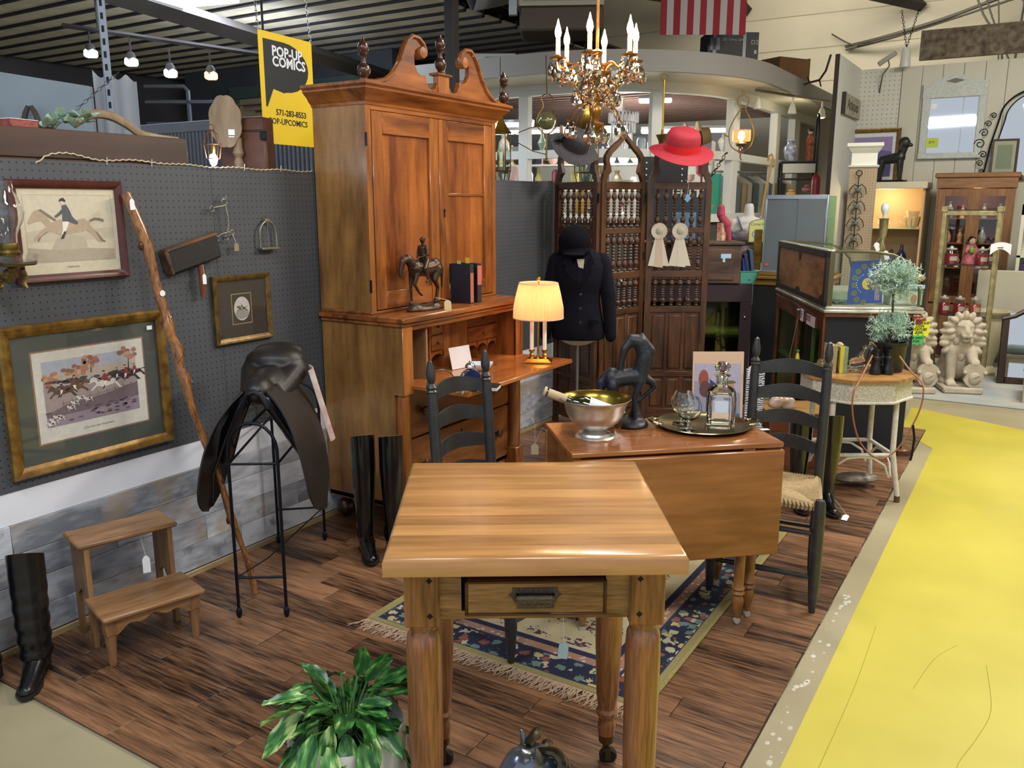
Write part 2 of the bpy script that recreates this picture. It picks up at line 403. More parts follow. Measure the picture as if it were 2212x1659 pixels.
for sc_,p0,p1,c_ in((4.5,.52,.66,'#9a8468'),(11,.60,.70,'#54565c')):
 nz=nt.nodes.new('ShaderNodeTexNoise');nz.inputs['Scale'].default_value=sc_;nz.inputs['Detail'].default_value=4;nt.links.new(ad.outputs[0],nz.inputs['Vector'])
 rp=nt.nodes.new('ShaderNodeValToRGB');rp.color_ramp.elements[0].position=p0;rp.color_ramp.elements[1].position=p1;rp.color_ramp.elements[1].color=(.6,.6,.6,1);nt.links.new(nz.outputs[0],rp.inputs[0])
 mx=nt.nodes.new('ShaderNodeMix');mx.data_type='RGBA';nt.links.new(rp.outputs[0],mx.inputs[0]);nt.links.new(src,mx.inputs[6]);mx.inputs[7].default_value=lin(c_)+(1,);src=mx.outputs[2]
nt.links.new(src,b.inputs['Base Color'])
z=.036;r_=0;wk={}
while z<.48:
 hgt=.1115;y=-1.2-.4*rnd.random()
 while y<5.46:
  L=rnd.choice([.55,.78,.95]);y0=max(-1.2,y);y1=min(5.46,y+L)
  if y1-y0>.03:
   key=round(y1-y0,2)
   if key not in wk:o=wk[key]=obj('plank',G().box(-.0075,.004,0,y1-y0-.0016,0,hgt-.0016,.0015),wains,wl)
   else:o=inst(wk[key],wl)
   o.location=(0,y0,z)
  y+=L
 z+=hgt;r_+=1
g=G();g.box(0.004,.014,-1.2,5.46,0,.034,.003)
struct('baseboard_left',g,mat('tan_baseboard','#9c8562',.6,var=.1,vs_=12),label='tan baseboard under the whitewashed planks')
bm=thing('shelf_beam','dark stained wooden beam lying along the top left of the grey pegboard wall','beam',(-.06,.3,1.752))
darkbeam=wood('beam_wood','#1c1210','#4a2f27','y',6,6,.5)
obj('front_board',G().box(0,.06,0,2.035,.008,.108,.002),darkbeam,bm)
obj('under_strip',G().box(-.02,.05,0,1.95,0,.010,.001),wood('beam_strip','#3d2618','#6b4428','y',6,6,.5),bm)
obj('top_shelf',G().box(-.30,-.001,0,2.035,.090,.107,.002),darkbeam,bm)
rope=thing('rope_light','thin twisted clear rope clipped along the top edge of the grey pegboard wall','rope',(0,0,0))
g=G();pts=[]
for i in range(161):
 t=i/160;yy=1.70+t*1.33
 zz=1.753+.022*math.exp(-((yy-1.80)/.11)**2)+.010*math.exp(-((yy-2.1)/.2)**2)+.003*math.sin(yy*25)-(.02*math.exp(-((yy-1.70)/.03)**2))
 pts.append((.004+.0022*math.cos(i*1.9),yy,zz+.0022*math.sin(i*1.9)))
g.tube(pts,.0028,6);obj('cord',g,mat('rope_clear','#b7a98e',.3),rope)
g=G()
for yy in(1.97,2.16,2.62,2.83):g.cyl((.004,yy,1.745),(.008,yy,1.772),.0013,n=5)
obj('clip',g,mat('clip_white','#d8d8d8',.4),rope)
# ceiling, trusses, far walls
dark_ceil=mat('dark_ceiling','#35343a',.9,var=.3,vs_=1.5)
struct('ceiling',G().box(-12,7,-1.5,14.5,4.9,5.0),mat('roof_deck','#77746c',.85,var=.2,vs_=1.2))
blockm=mat('painted_block','#c9c4b2',.8,var=.08,vs_=1.2,bump=.1,bs=6)
wb=struct('wall_back',G().box(-12,6,13.0,13.2,0,5),blockm)
g=G()
for zz in(3.3,3.75,4.2):g.box(-4,6,12.992,13.0,zz,zz+.012)
obj('mortar_course',g,mat('mortar','#a8a291',.9),wb)
wl2=struct('wall_left_1',G().box(-9.2,-9.0,-1.5,14.5,0,5),mat('dark_wall','#4b4a4e',.9,var=.3,vs_=.8),label='dark far wall of the building on the left')
slat=mat('roof_slat','#cfc6b0',.75,var=.15,vs_=4);purl=mat('purlin_dark','#23222a',.8)
lc=thing('slatted_ceiling','low ceiling of light boards between dark purlins over the left background','ceiling',(0,0,0))
lc['kind']='structure'
sb=obj('board',G().box(-8.9,-2.2,0,.25,3.52,3.54),slat,lc)
for i in range(24):
 o=sb if i==0 else inst(sb,lc);o.location=(0,3.6+i*.33,.0)
pb=obj('purlin',G().box(-8.9,-2.2,0,.05,3.50,3.58),purl,lc)
for i in range(24):
 o=pb if i==0 else inst(pb,lc);o.location=(0,3.5+i*.33,0)
obj('deck',G().box(-8.9,-2.2,3.5,11.6,3.665,3.69),mat('deck_brown','#3b352f',.9),lc)
struct('wall_back_1',G().box(-9,-5.2,11.6,11.7,0,3.7),mat('dark_green_wall','#33383a',.9,var=.2,vs_=1),label='dark green-grey wall closing the left background')
o=struct('wall_left_2',G().box(-8.2,-4.2,8.75,8.85,0,3.52),mat('dark_partition','#3d4146',.9,var=.25,vs_=1),label='dark grey partition wall behind the beige board')  # dark grey wall colour, mottled at random
pn=thing('beige_board','large plain beige board standing in the left background behind the corrugated fence','board',(-6.9,8.62,0))
obj('panel',G().box(0,3.2,0,.04,0,3.05,.004),mat('beige_board','#8f8264',.7,var=.1,vs_=2),pn)
obj('post',G().box(-.16,0,-.02,.05,0,3.12,.004),mat('green_post','#3a4a46',.7),pn)
obj('top_rail',G().box(-.16,3.2,-.03,.05,3.05,3.22,.004),mat('green_post','#3a4a46',.7),pn)
wc=struct('wall_back_2',G().box(-5.9,-3.75,12.2,13,0,5),mat('plaster','#b6bdc2',.8,var=.06,vs_=2),label='white plastered wall block behind the desk top')
steel=mat('truss_steel','#2a2523',.7,var=.2,vs_=4)
def truss(name,label,p0,p1,h=.55,n=9,w=.05):
 t=thing(name,label,'truss',p0);t['kind']='structure'
 d=Vector(p1)-Vector(p0);g=G();g.tube([(0,0,0),d],w,4);obj('bottom_chord',g,steel,t)
 g=G();g.tube([(0,0,h),d+Vector((0,0,h))],w,4);obj('top_chord',g,steel,t)
 for i in range(n):
  a=d*(i/n);b_=d*((i+.5)/n);c_=d*((i+1)/n);g=G()
  g.tube([a,b_+Vector((0,0,h))],w*.45,4);g.tube([b_+Vector((0,0,h)),c_],w*.45,4)
  obj('web',g,steel,t)
 return t
truss('roof_truss','dark steel roof truss running back above the desk top',(-3.6,5.6,4.05),(-1.0,12.9,4.35),w=.08)
truss('roof_truss','dark steel roof truss at the upper right of the flag',(-1.4,6.2,4.05),(1.3,12.9,4.15),w=.08)
t=thing('roof_beam','dark diagonal beam under the slatted ceiling behind the hanging yellow sign','beam',(-3.3,4.2,3.2));t['kind']='structure'
g=G();g.tube([(0,0,0),(-.9,5.2,-.1)],.09,4);obj('beam',g,steel,t)
t=thing('steel_post','dark steel post rising behind the left side of the desk top','post',(-1.30,6.0,0));t['kind']='structure'
obj('post',G().box(-.045,.045,-.045,.045,0,4.9,.006),steel,t)
pl=mat('plastic_sheet','#85868c',.4,var=.2,vs_=3)
t=thing('plastic_sheet','grey plastic sheet draped under the dark roof behind the desk top','sheet',(-2.12,7.2,3.3))
g=G();g.sheet(lambda u,v:(-.05+.62*u,2.2*v-.2*u,.75-.62*math.sin(PI*u)*(1-.5*v)+.05*math.sin(u*20+v*5)+.35*v),18,8,.004)
obj('sheet',g,pl,t)
t2=thing('roof_shade_sheet','black sheeting hanging under the roof above the plastic sheet','sheet',(-3.6,6.4,3.95))
obj('sheet',G().sheet(lambda u,v:(-2.6+4.4*u,3.4*v,.1+.06*math.sin(u*9)-.5*v*u*(1-u)),14,6,.004),mat('black_sheet','#1c1c22',.8),t2)
# right part: panelled wall and white pegboard return
panelm=mat('panel_paint','#bfbcae',.65,var=.04,vs_=2)
wr=struct('wall_right',G().box(1.07,6.0,10.5,10.6,0,3.06),mat('panel_core','#8e8b80',.8))
i=0;x=1.50
while x<3.6:
 o=obj('panel',G().box(x,x+.196,10.488,10.5,0,3.06+.012*i/6,.003),panelm,wr) if i==0 else inst(o,wr,(.2*i,0,0))
 x+=.2;i+=1
pegw=mat('pegboard_white','#c4c3ba',.6);nt=pegw.node_tree;tc=nt.nodes.new('ShaderNodeTexCoord');sp=nt.nodes.new('ShaderNodeSeparateXYZ');nt.links.new(tc.outputs['Object'],sp.inputs[0])
peg_nodes(nt,nt.nodes['Principled BSDF'],tc,sp,'X','Z',.05,.006,(.2,.2,.19,1))
obj('pegboard',G().box(1.07,1.49,10.488,10.5,0,3.06),pegw,wr)
wr2=struct('wall_right_1',G().box(1.05,1.07,9.34,10.5,0,3.07),mat('pegboard_white2','#c8c9c4',.6,bump=.3,bs=120),label='short white pegboard return wall at the end of the kiosk')
obj('edge_strip',G().box(1.03,1.072,9.325,9.342,0,3.07),mat('dark_edge','#2c211b',.7),wr2)
stone=mat('stone_valance','#7d7060',.85,var=.6,vs_=14,col2='#3c3328',bump=.4,bs=14)
t=thing('stone_valance','stone patterned board above the panelled wall at upper right','board',(1.66,10.4,3.10));t.rotation_euler=(0,0,0)
obj('board',G().box(0,1.9,0,.05,0,.30,.003),stone,t)
struct('wall_right_2',G().box(6.0,6.1,3.0,13.2,0,5),mat('cream_wall','#c8c2b0',.8),label='cream wall far right beyond the aisle')
cp=thing('grey_carpet','blue-grey mottled carpet under the stone lions','carpet',(1.2,7.69,0))
obj('pile',G().box(0,4.2,0,2.8,0,.012,.004),mat('carpet_blue','#8d97a0',.95,var=.25,vs_=3,col2='#b3b1a4'),cp)
# the rounded kiosk
def path_w(off=0.0):
 """window line: front, rounded corner, side; off pushes it outward"""
 P=[(-2.45,7.66-off)]
 cx_,cy_,r_=-1.34,9.12,1.46+off
 for i in range(19):
  a=-PI/2+PI/2*i/18;P.append((cx_+r_*math.cos(a),cy_+r_*math.sin(a)))
 P.append((.12+off,12.9));return P
def path_s(o=0.0):
 P=[(-2.45,6.88+o)]
 for i in range(19):
  a=-PI/2+PI/2*i/18;P.append((-1.15+(1.75-o)*math.cos(a),8.75+(1.87-o)*math.sin(a)))
 P.append((.60-o,12.9));return P
def ribbon(pa,pb,z0,z1):
 g=G();n=len(pa)
 vv=[(x,y,z0) for x,y in pa]+[(x,y,z0) for x,y in pb]+[(x,y,z1) for x,y in pa]+[(x,y,z1) for x,y in pb];ff=[]
 for i in range(n-1):
  ff+=[(i,i+1,n+i+1,n+i),(2*n+i,3*n+i,3*n+i+1,2*n+i+1),(i,2*n+i,2*n+i+1,i+1),(n+i,n+i+1,3*n+i+1,3*n+i)]
 ff+=[(0,n,3*n,2*n),(n-1,3*n-1,4*n-1,2*n-1)][:2]
 return g.add(vv,ff)
kcream=mat('kiosk_cream','#cfcbbb',.6,var=.04,vs_=3)
kgrey=mat('kiosk_fascia','#817e7a',.6)
ks=struct('wall_kiosk',ribbon(path_w(0),path_w(-.12),0,1.44),mat('kiosk_base','#4a4744',.8),label='low dark wall under the kiosk windows')
sof=struct('trim_1',ribbon(path_s(.02),path_w(-.12),2.76,2.80),kcream,label='cream underside of the rounded kiosk soffit')
obj('fascia',ribbon(path_s(),path_s(.04),2.74,2.92),kgrey,sof)
obj('roof',ribbon(path_s(.03),path_s(1.5),2.85,2.88),mat('kiosk_roof','#9a907c',.9),sof)
wh=mat('window_white','#d6d8d4',.45)
kw=struct('window_1',ribbon(path_w(.02),path_w(-.06),2.66,2.77),wh,label='white framed curved kiosk window band')
obj('sill',ribbon(path_w(.05),path_w(-.08),1.42,1.50),wh,kw)
obj('mid_rail',ribbon(path_w(.03),path_w(-.05),2.05,2.13),wh,kw)
obj('pane',ribbon(path_w(-.005),path_w(-.012),1.50,2.66),pane('kiosk_pane','#ffffff',.05),kw,ang=80)
for(x,y,a,w) in[(-1.60,7.66,0,.11),(-.335,8.05,43,.12),(.11,9.08,86,.16),(.12,10.67,90,.14),(.12,11.55,90,.22),(-2.4,7.66,0,.11)]:
 g=G();g.m=Matrix.Translation((x,y,0))@Matrix.Rotation(math.radians(a),4,'Z');g.box(-w/2,w/2,-.035,.06,1.5,2.66,.006);obj('mullion',g,wh,kw)
# things on and by the left wall
paper=paintmat(noise=.05);WHITE=mat('tag_paper','#e6e6ea',.6);STR=mat('tag_string','#cfcfd2',.7)
brass=mat('brass','#b0883a',.28,1.0,var=.15,vs_=12);brassd=mat('brass_dull','#7b6632',.42,.9,var=.25,vs_=14)
steelp=mat('polished_steel','#c9ccd0',.22,1.0);blackm=mat('black_iron','#15161b',.45,.5)
def pricetag(parent,loc,w=.018,h=.036,rot=(PI/2,0,CAMR),mat_=None,string=None,name='price_tag'):
 g=G();g.prism([(-w/2,-h),(w/2,-h),(w/2,-h*.18),(w*.2,0),(-w*.2,0),(-w/2,-h*.18)],-.0006,.0006)
 o=obj(name,g,mat_ or WHITE,parent);o.location=loc;o.rotation_euler=rot
 if string:
  s=obj('string',G().tube([Vector(loc),(Vector(loc)+Vector(string))*.5+Vector((.003,0,-.002)),Vector(string)],.0008,4) if 0 else G().tube([loc,string],.0009,4),STR,parent)
 return o
def E2(cx_,cy_,rx,ry,n=14,a=0):
 return[(cx_+rx*math.cos(2*PI*i/n)*math.cos(a)-ry*math.sin(2*PI*i/n)*math.sin(a),cy_+rx*math.cos(2*PI*i/n)*math.sin(a)+ry*math.sin(2*PI*i/n)*math.cos(a)) for i in range(n)]
def stroke(pts,w0,w1=None):
 w1=w0 if w1 is None else w1;L=[];Rr=[];n=len(pts)
 for i in range(n):
  p=Vector(pts[i]);t=(Vector(pts[min(i+1,n-1)])-Vector(pts[max(i-1,0)])).normalized();q=Vector((-t.y,t.x));w=(w0+(w1-w0)*i/(n-1))/2
  L.append(tuple(p+q*w));Rr.append(tuple(p-q*w))
 return L+Rr[::-1]
def stroke_quads(g,pts,w0,w1,z):
 w1=w0 if w1 is None else w1;s_=stroke(pts,w0,w1);n=len(pts)
 for i in range(n-1):g.poly([s_[i],s_[i+1],s_[2*n-2-i],s_[2*n-1-i]],z)
def frame(parent,w,h,fw_,d,mat_,inner=None,imat=None,back=.004):
 """frame with mitred profiled rails, centre at origin, out along +z"""
 for k,(a,L) in enumerate(((0,w),(90,h),(180,w),(270,h))):
  H=(h if k%2==0 else w)/2;g=G();g.m=Matrix.Rotation(math.radians(a),4,'Z')
  prof=[(0,0),(0,d*.7),(.2,d),(.55,d*.92),(.8,d*.7),(1,d*.55),(1,0)];vv=[];n=len(prof)
  for s_ in(-1,1):
   for t,z in prof:vv.append((s_*(L/2-fw_*t),-H+fw_*t,z))
  g.add(vv,[(i,i+1,n+i+1,n+i) for i in range(n-1)])
  obj('frame_rail',g,mat_,parent,30)
 obj('backing',G().box(-w/2+.003,w/2-.003,-h/2+.003,h/2-.003,0,back),mat('frame_backing','#2a241e',.8),parent)
def rider_horse(g,ox,oy,s,z,horse,coat_,breech='#e6e2d6',cap='#22242c',leap=True,flip=1):
 """side view horse and rider in flat shapes; facing left"""
 def P(pts):return[(ox+flip*x*s,oy+y*s) for x,y in pts]
 def poly(pts,c,dz):
  g.c=lin_(c);g.poly(P(pts) if flip>0 else P(pts)[::-1],z+dz)
 def lin_(c):return c
 def st(pts,a,b_,c,dz):
  g.c=c;n=len(pts);q=stroke(P(pts),a*s,b_*s)
  for i in range(n-1):g.poly([q[i],q[i+1],q[2*n-2-i],q[2*n-1-i]],z+dz)
 hd=horse[1];h0=horse[0]
 st([(.10,.02),(-.20,.03),(-.42,-.12),(-.47,-.22)],.09,.03,hd,.0001)
 st([(.45,.0),(.62,-.10),(.74,-.24),(.80,-.26)],.09,.03,hd,.0001)
 poly([(-.22,.10),(-.05,.16),(.2,.13),(.42,.17),(.52,.10),(.52,-.02),(.40,-.06),(.15,-.10),(-.05,-.12),(-.18,-.06)],h0,.0002)
 poly([(-.20,.10),(-.30,.26),(-.42,.33),(-.50,.30),(-.62,.12),(-.60,.08),(-.50,.12),(-.38,.14),(-.25,-.02),(-.12,-.06),(-.02,.12)],h0,.0003)
 poly([(-.42,.33),(-.36,.34),(-.22,.24),(-.10,.15),(-.14,.13),(-.28,.22)],hd,.0004)
 st([(-.12,.0),(-.32,-.02),(-.50,-.16),(-.54,-.20)],.10,.03,h0,.0004)
 st([(.44,.04),(.56,-.06),(.66,-.22),(.70,-.26)],.13,.03,h0,.0004)
 st([(.52,.12),(.62,.16),(.72,.15),(.80,.12)],.04,.05,hd,.0004)
 poly([(.0,.14),(.14,.14),(.08,.0),(.02,-.10),(-.04,-.12),(.0,-.02)],breech,.0006)
 poly([(.02,-.05),(.06,-.06),(.0,-.18),(-.06,-.19),(-.03,-.13)],'#3a2a22',.0007)
 poly([(.02,.40),(.10,.42),(.15,.34),(.20,.2),(.30,.10),(.27,.06),(.10,.12),(.0,.12),(.02,.26)],coat_,.0008)
 st([(.06,.34),(-.03,.26),(-.12,.2)],.06,.04,coat_,.0009)
 g.c='#d8bfa8';g.poly([(ox+flip*a*s,oy+b_*s) for a,b_ in E2(.04,.46,.04,.05)][::flip],z+.0009)
 poly([(-.03,.47),(.0,.52),(.06,.54),(.10,.49),(.09,.46),(.03,.48)],cap,.001)
# horse print in a dark red frame
t=thing('framed_print','dark red framed print of a galloping horse and rider, above the larger hunting print','picture',(.002,1.80,1.505),rot=(PI/2,0,PI/2))
frame(t,.425,.358,.030,.022,mat('red_mahogany','#4a1f1c',.35,var=.25,vs_=20,coat=.2))
g=G();g.c='#cfc5ad';g.poly([(-.185,-.152),(.185,-.152),(.185,.152),(-.185,.152)],.007)
g.c='#b4aa97';g.poly([(-.165,-.110),(.168,-.110),(.168,.128),(-.165,.128)],.0072)
g.c='#cbc1ab';g.poly([(-.162,-.107),(.165,-.107),(.165,.125),(-.162,.125)],.0074)
g.c='#ab9f8c';g.poly([(-.162,-.107),(.165,-.107),(.165,-.070),(.05,-.062),(-.06,-.066),(-.162,-.055)],.0076)
g.c='#b3a996';g.poly([(-.08,-.066),(.06,-.06),(.05,-.02),(-.0,-.012),(-.06,-.03)],.0077)
g.c='#beb39e';g.poly([(-.162,.0),(-.10,.008),(.0,-.0),(.165,.01),(.165,-.03),(-.162,-.04)],.00755)
rider_horse(g,-.030,.010,.200,.008,('#b09c86','#7d6c5f'),'#4d545c')
obj('print',g,paper,t,None)
text('caption','SYNDICATE',.009,mat('print_ink','#6b6358',.8),t,(-.005,-.128,.0078),align='CENTER',ext=.0001)
obj('glass',G().box(-.19,.19,-.156,.156,.0125,.0132),pane('frame_glass','#ffffff',.08),t)
# hunting print in a burl gilt frame
t=thing('framed_print','large hunting scene print with green mat in a gilt burl frame on the grey pegboard','picture',(.002,1.818,.913),rot=(PI/2,0,PI/2))
burl=mat('burl_gilt','#5a3d1c',.35,.35,var=.5,vs_=26,col2='#93702f',bump=.15)
frame(t,.655,.545,.040,.028,burl)
obj('green_mat',G().box(-.288,.288,-.235,.235,.004,.008),mat('green_mat','#444843',.8,var=.05,vs_=30),t)
g=G();Z=.009
g.c='#8a6a58';g.poly([(-.222,-.170),(.228,-.170),(.228,.174),(-.222,.174)],Z-.0006)
g.c='#ccc8c0';g.poly([(-.216,-.164),(.222,-.164),(.222,.168),(-.216,.168)],Z)
g.c='#a7abb8';g.poly([(-.185,-.110),(.188,-.110),(.188,.132),(-.185,.132)],Z+.0002)
g.c='#b5a698';g.poly([(-.185,.045),(.188,.06),(.188,.09),(.06,.088),(-.185,.08)],Z+.0003)
g.c='#9c8c8a';g.poly([(-.185,-.110),(.188,-.110),(.188,.058),(.06,.052),(-.05,.03),(-.185,.045)],Z+.0004)
g.c='#6f5f66';g.poly([(-.185,-.060),(-.1,-.035),(.0,-.03),(.188,.0),(.188,-.055),(.05,-.07),(-.185,-.075)],Z+.0005)
g.c='#8f808c';g.poly([(-.185,-.110),(.188,-.110),(.188,-.055),(.05,-.07),(-.185,-.078)],Z+.00055)
pr=random.Random(3)
for(x,y,r_) in((-.155,.055,.03),(-.06,.075,.045),(.0,.10,.03),(.155,.10,.04)):
 g.c='#4c3c38';stroke_quads(g,[(x,y-r_*1.1),(x+.003,y),(x,y+r_*.5)],.006,.002,Z+.0006)
 for k in range(16):
  g.c=pr.choice(['#b07a5a','#a5705a','#8f6250','#b98d6c']);a=pr.random()*6.3;q=r_*pr.random()**.5
  g.poly(E2(x+q*math.cos(a),y+.4*r_+q*.7*math.sin(a),.011,.008,7),Z+.0007+k*1e-6)
for k in range(26):
 g.c=pr.choice(['#5b4a52','#6d5a58','#4c434e']);g.poly(E2(-.185+.37*pr.random(),.035+.02*pr.random(),.01+.012*pr.random(),.006,7),Z+.0008)
for k in range(40):
 g.c=pr.choice(['#66586a','#7d6c70','#5a4c5c']);g.poly(E2(-.18+.36*pr.random(),-.05-.05*pr.random(),.012,.004,6),Z+.0008)
for(x,y,s_,h_,c_,f_) in((.045,.015,.075,('#d5cfc8','#b7afa8'),'#8f2f33',1),(.135,.03,.065,('#3a2a2c','#2a2022'),'#8f3a3a',1),(.10,.035,.05,('#4b3734','#352626'),'#4a3a44',1),(-.125,.012,.06,('#5c4034','#3f2c26'),'#5c4034',1),(-.065,.02,.07,('#6b4c3c','#47322a'),'#6b4c3c',-1),(.175,.04,.05,('#3a2a2c','#2a2022'),'#8f3a3a',1)):
 rider_horse(g,x,y,s_*1.3,Z+.001,h_,c_,flip=f_)
for(x,y) in((-.16,-.085),(-.135,-.080),(-.17,-.097),(-.05,-.02),(-.075,-.035),(-.02,-.03),(-.145,-.075),(-.09,-.05)):
 g.c='#d8d2cc';g.poly(E2(x,y,.015,.006,8,.2),Z+.0022);g.poly(E2(x-.014,y+.005,.005,.004,6),Z+.0023)
 g.c='#5a4848';g.poly(E2(x+.003,y+.001,.006,.004,6),Z+.0024)
 g.c='#d8d2cc';stroke_quads(g,[(x-.008,y),(x-.012,y-.012)],.003,.002,Z+.0022);stroke_quads(g,[(x+.01,y),(x+.015,y-.012)],.003,.002,Z+.0022)
for k in range(9):
 g.c='#7a6a60';x=-.12+.035*k;stroke_quads(g,[(x,-.02+k*.003),(x+.001,-.045+k*.003)],.003,.002,Z+.0009)
g.c='#7a6a60';stroke_quads(g,[(-.12,-.03),(.18,-.003)],.0025,.0025,Z+.0009);stroke_quads(g,[(-.12,-.038),(.18,-.012)],.0025,.0025,Z+.0009)
obj('print',g,paper,t,None)
text('caption','D\'ye ken the Huntsman',.013,mat('script_ink','#7d7a72',.8),t,(.01,-.138,Z+.0006),align='CENTER',ext=.0001,shear=.4)
obj('glass',G().box(-.286,.286,-.232,.232,.0165,.0172),pane('frame_glass2','#ffffff',.10),t)
g=G();g.box(.245,.268,.198,.214,.0174,.0180);obj('price_sticker',g,WHITE,t)
# small oval engraving
t=thing('framed_print','small gilt framed oval engraving with brown mat hanging near the desk','picture',(.002,2.556,1.146),rot=(PI/2,0,PI/2))
gilt=mat('dark_gilt','#6f5830',.35,.6,var=.4,vs_=30,bump=.2)
frame(t,.318,.300,.026,.022,gilt)
obj('brown_mat',G().box(-.137,.137,-.128,.128,.004,.008),mat('brown_mat','#2c231d',.75),t)
g=G();g.c='#a98f56';g.poly([(-.062,-.068),(.050,-.068),(.050,.068),(-.062,.068)],.0084)
g.c='#2a221c';g.poly([(-.059,-.065),(.047,-.065),(.047,.065),(-.059,.065)],.0087)
g.c='#b9b4ae';g.poly(E2(-.006,.0,.044,.053,24),.009)
g.c='#8d8782';g.poly(E2(-.006,-.022,.038,.024,16),.0092)
rider_horse(g,-.010,.0,.042,.0093,('#3c3836','#2a2726'),'#4a4446')
obj('print',g,paper,t,None)
obj('glass',G().box(-.14,.14,-.131,.131,.0120,.0126),pane('frame_glass3','#ffffff',.12),t)
# oil lamp sconce at the far left edge
t=thing('oil_lamp','glass chimney oil lamp on a gilt wall bracket beside the red framed print','lamp',(.15,1.50,1.44))
obj('chimney',G().lathe([(.026,.035),(.028,.06),(.033,.075),(.052,.11),(.056,.135),(.046,.17),(.034,.20),(.032,.235),(.0305,.235),(.0325,.20),(.0445,.17),(.0545,.135),(.0505,.11),(.0315,.075),(.0265,.06),(.0245,.035)],24,cap=False),glass('lamp_glass'),t)
obj('burner',G().lathe([(.001,-.01),(.030,-.005),(.034,.006),(.026,.014),(.030,.026),(.028,.036),(.0,.036)],20),brassd,t)
obj('glass_saucer',G().lathe([(.03,-.03),(.078,-.028),(.082,.0),(.078,.0),(.074,-.022),(.02,-.024)],24,cap=False),glass('lamp_glass'),t)
g=G();g.lathe([(.02,-.04),(.074,-.035),(.076,-.03),(.02,-.03)],22);obj('ring_holder',g,brassd,t)
g=G()
g.tube([(.0,0,-.04),(-.02,.012,-.07),(-.06,.02,-.09),(-.10,.0,-.07),(-.13,-.01,-.10),(-.148,0,-.12)],[.012,.016,.012,.010,.014,.016],8)
for a in range(5):g.sph((-.02-.025*a,.012*math.sin(a*2),-.06-.013*a),(.014,.02,.012),8,6)
g.tube([(-.01,.04,-.05),(-.03,.055,-.08),(-.02,.045,-.10),(-.01,.05,-.115)],[.008,.012,.009,.004],8)
obj('bracket',g,mat('gilt_bracket','#8b7443',.45,.6,var=.4,vs_=40,bump=.3),t)
# knotty walking staff leaning on the wall
stick_m=wood('knotty_wood','#43240f','#a56e3c','z',24,3,.22,coat=.6,streak=.9)
t=thing('walking_staff','knotty varnished wooden staff leaning against the grey pegboard across the hunting print','staff',(.374,2.211,FZ))
d=Vector((.055-.374,2.003-2.211,1.63));g=G();pts=[];rr=[]
for i in range(61):
 s_=i/60;p=d*s_;w=Vector((0,1,0))*(.010*math.sin(s_*9)+.006*math.sin(s_*23));tw=0
 r_=.0125+.008*s_+.0022*math.sin(s_*37)
 if.55<s_<.74:
  k=(s_-.55)/.19;tw=1;r_+=.005*math.sin(k*PI)+.004*math.sin(k*PI*6);w+=Vector((0,.007*math.cos(k*14),0))
 pts.append(p+w);rr.append(r_)
g.tube(pts,rr,10);obj('shaft',g,stick_m,t)
g=G();k0=[]
for i in range(40):
 k=i/39;s_=.55+.19*k;k0.append(d*s_+Vector((.016*math.cos(k*14+1),.018*math.sin(k*14+1),0)))
g.tube(k0,[.004+.005*math.sin(PI*i/39) for i in range(40)],8);obj('twisted_burl',g,stick_m,t)
g=G()
for s_,a in((.3,1),(.42,3),(.5,4.5),(.8,2),(.88,5),(.95,1.2),(.2,4)):g.sph(d*s_+Vector((.012*math.cos(a),.012*math.sin(a),0)),(.010,.010,.018),8,6)
obj('knots',g,wood('knot_wood','#2a130a','#5c3218','z',20,3,.3),t)
pricetag(t,d*.975+Vector((.045,-.02,.02)),.020,.040,(PI/2,0,PI/2+.1),string=tuple(d*.985+Vector((.0,0,.03))))
g=G();g.lathe([(.001,0),(.012,0),(.012,.001),(.001,.001)],12);o=obj('round_sticker',g,WHITE,t);o.location=d*.77+Vector((.026,.0,0));o.rotation_euler=(0,PI/2,0)
# leather boot brush / jack
t=thing('leather_brush','old dark leather covered block with wooden handle hanging on the pegboard','brush',(.004,2.30,1.40),rot=(PI/2,0,PI/2))
g=G();g.m=Matrix.Rotation(math.radians(14),4,'Z');g.box(-.135,.13,-.052,.052,.0,.045,.010)
obj('leather_block',g,mat('old_leather','#171314',.6,var=.4,vs_=30,bump=.3),t)
g=G();g.m=Matrix.Rotation(math.radians(14),4,'Z');g.box(-.138,.133,.040,.056,.002,.049,.006);g.box(-.14,-.122,-.05,.05,.002,.049,.005)
obj('wooden_edge',g,wood('worn_edge','#2a1b14','#6b4a30','x',20,4,.6),t)
g=G();g.tube([(.028,-.04,.025),(.035,-.09,.025),(.036,-.15,.025),(.036,-.18,.025)],[.010,.011,.013,.010],10);obj('handle',g,wood('handle_wood','#4a2314','#8a4a2a','y',20,5,.4),t)
pricetag(t,(.032,-.085,.045),.018,.042,(0,0,0),string=(.03,-.045,.045))
# horse bit on a hook
rust=mat('old_steel','#8a8676',.4,.8,var=.3,vs_=30)
t=thing('horse_bit','old steel curb bit hanging on a hook in the grey pegboard','horse bit',(.015,2.475,1.535),rot=(PI/2,0,PI/2))
g=G();g.tube([(.0,.105,.0),(.0,.095,.006),(.0,.085,.012),(.008,.085,.016),(.012,.10,.016)],.002,6);obj('hook',g,steelp,t)
def ring(g,c,r,w,n=20,ax=(1,0,0),bx=(0,1,0)):
 A=Vector(ax);B_=Vector(bx);g.tube([Vector(c)+A*r*math.cos(2*PI*i/n)+B_*r*math.sin(2*PI*i/n) for i in range(n)],w,6,closed=True)
g=G();ring(g,(.004,.075,.012),.014,.0026);g.tube([(-.055,.050,.012),(-.02,.055,.012),(.012,.060,.012)],.003,6);ring(g,(-.062,.046,.012),.011,.0024)
g.tube([(.008,.060,.012),(.014,.02,.016),(.016,-.02,.016),(.008,-.055,.012)],[.004,.004,.004,.0045],8)
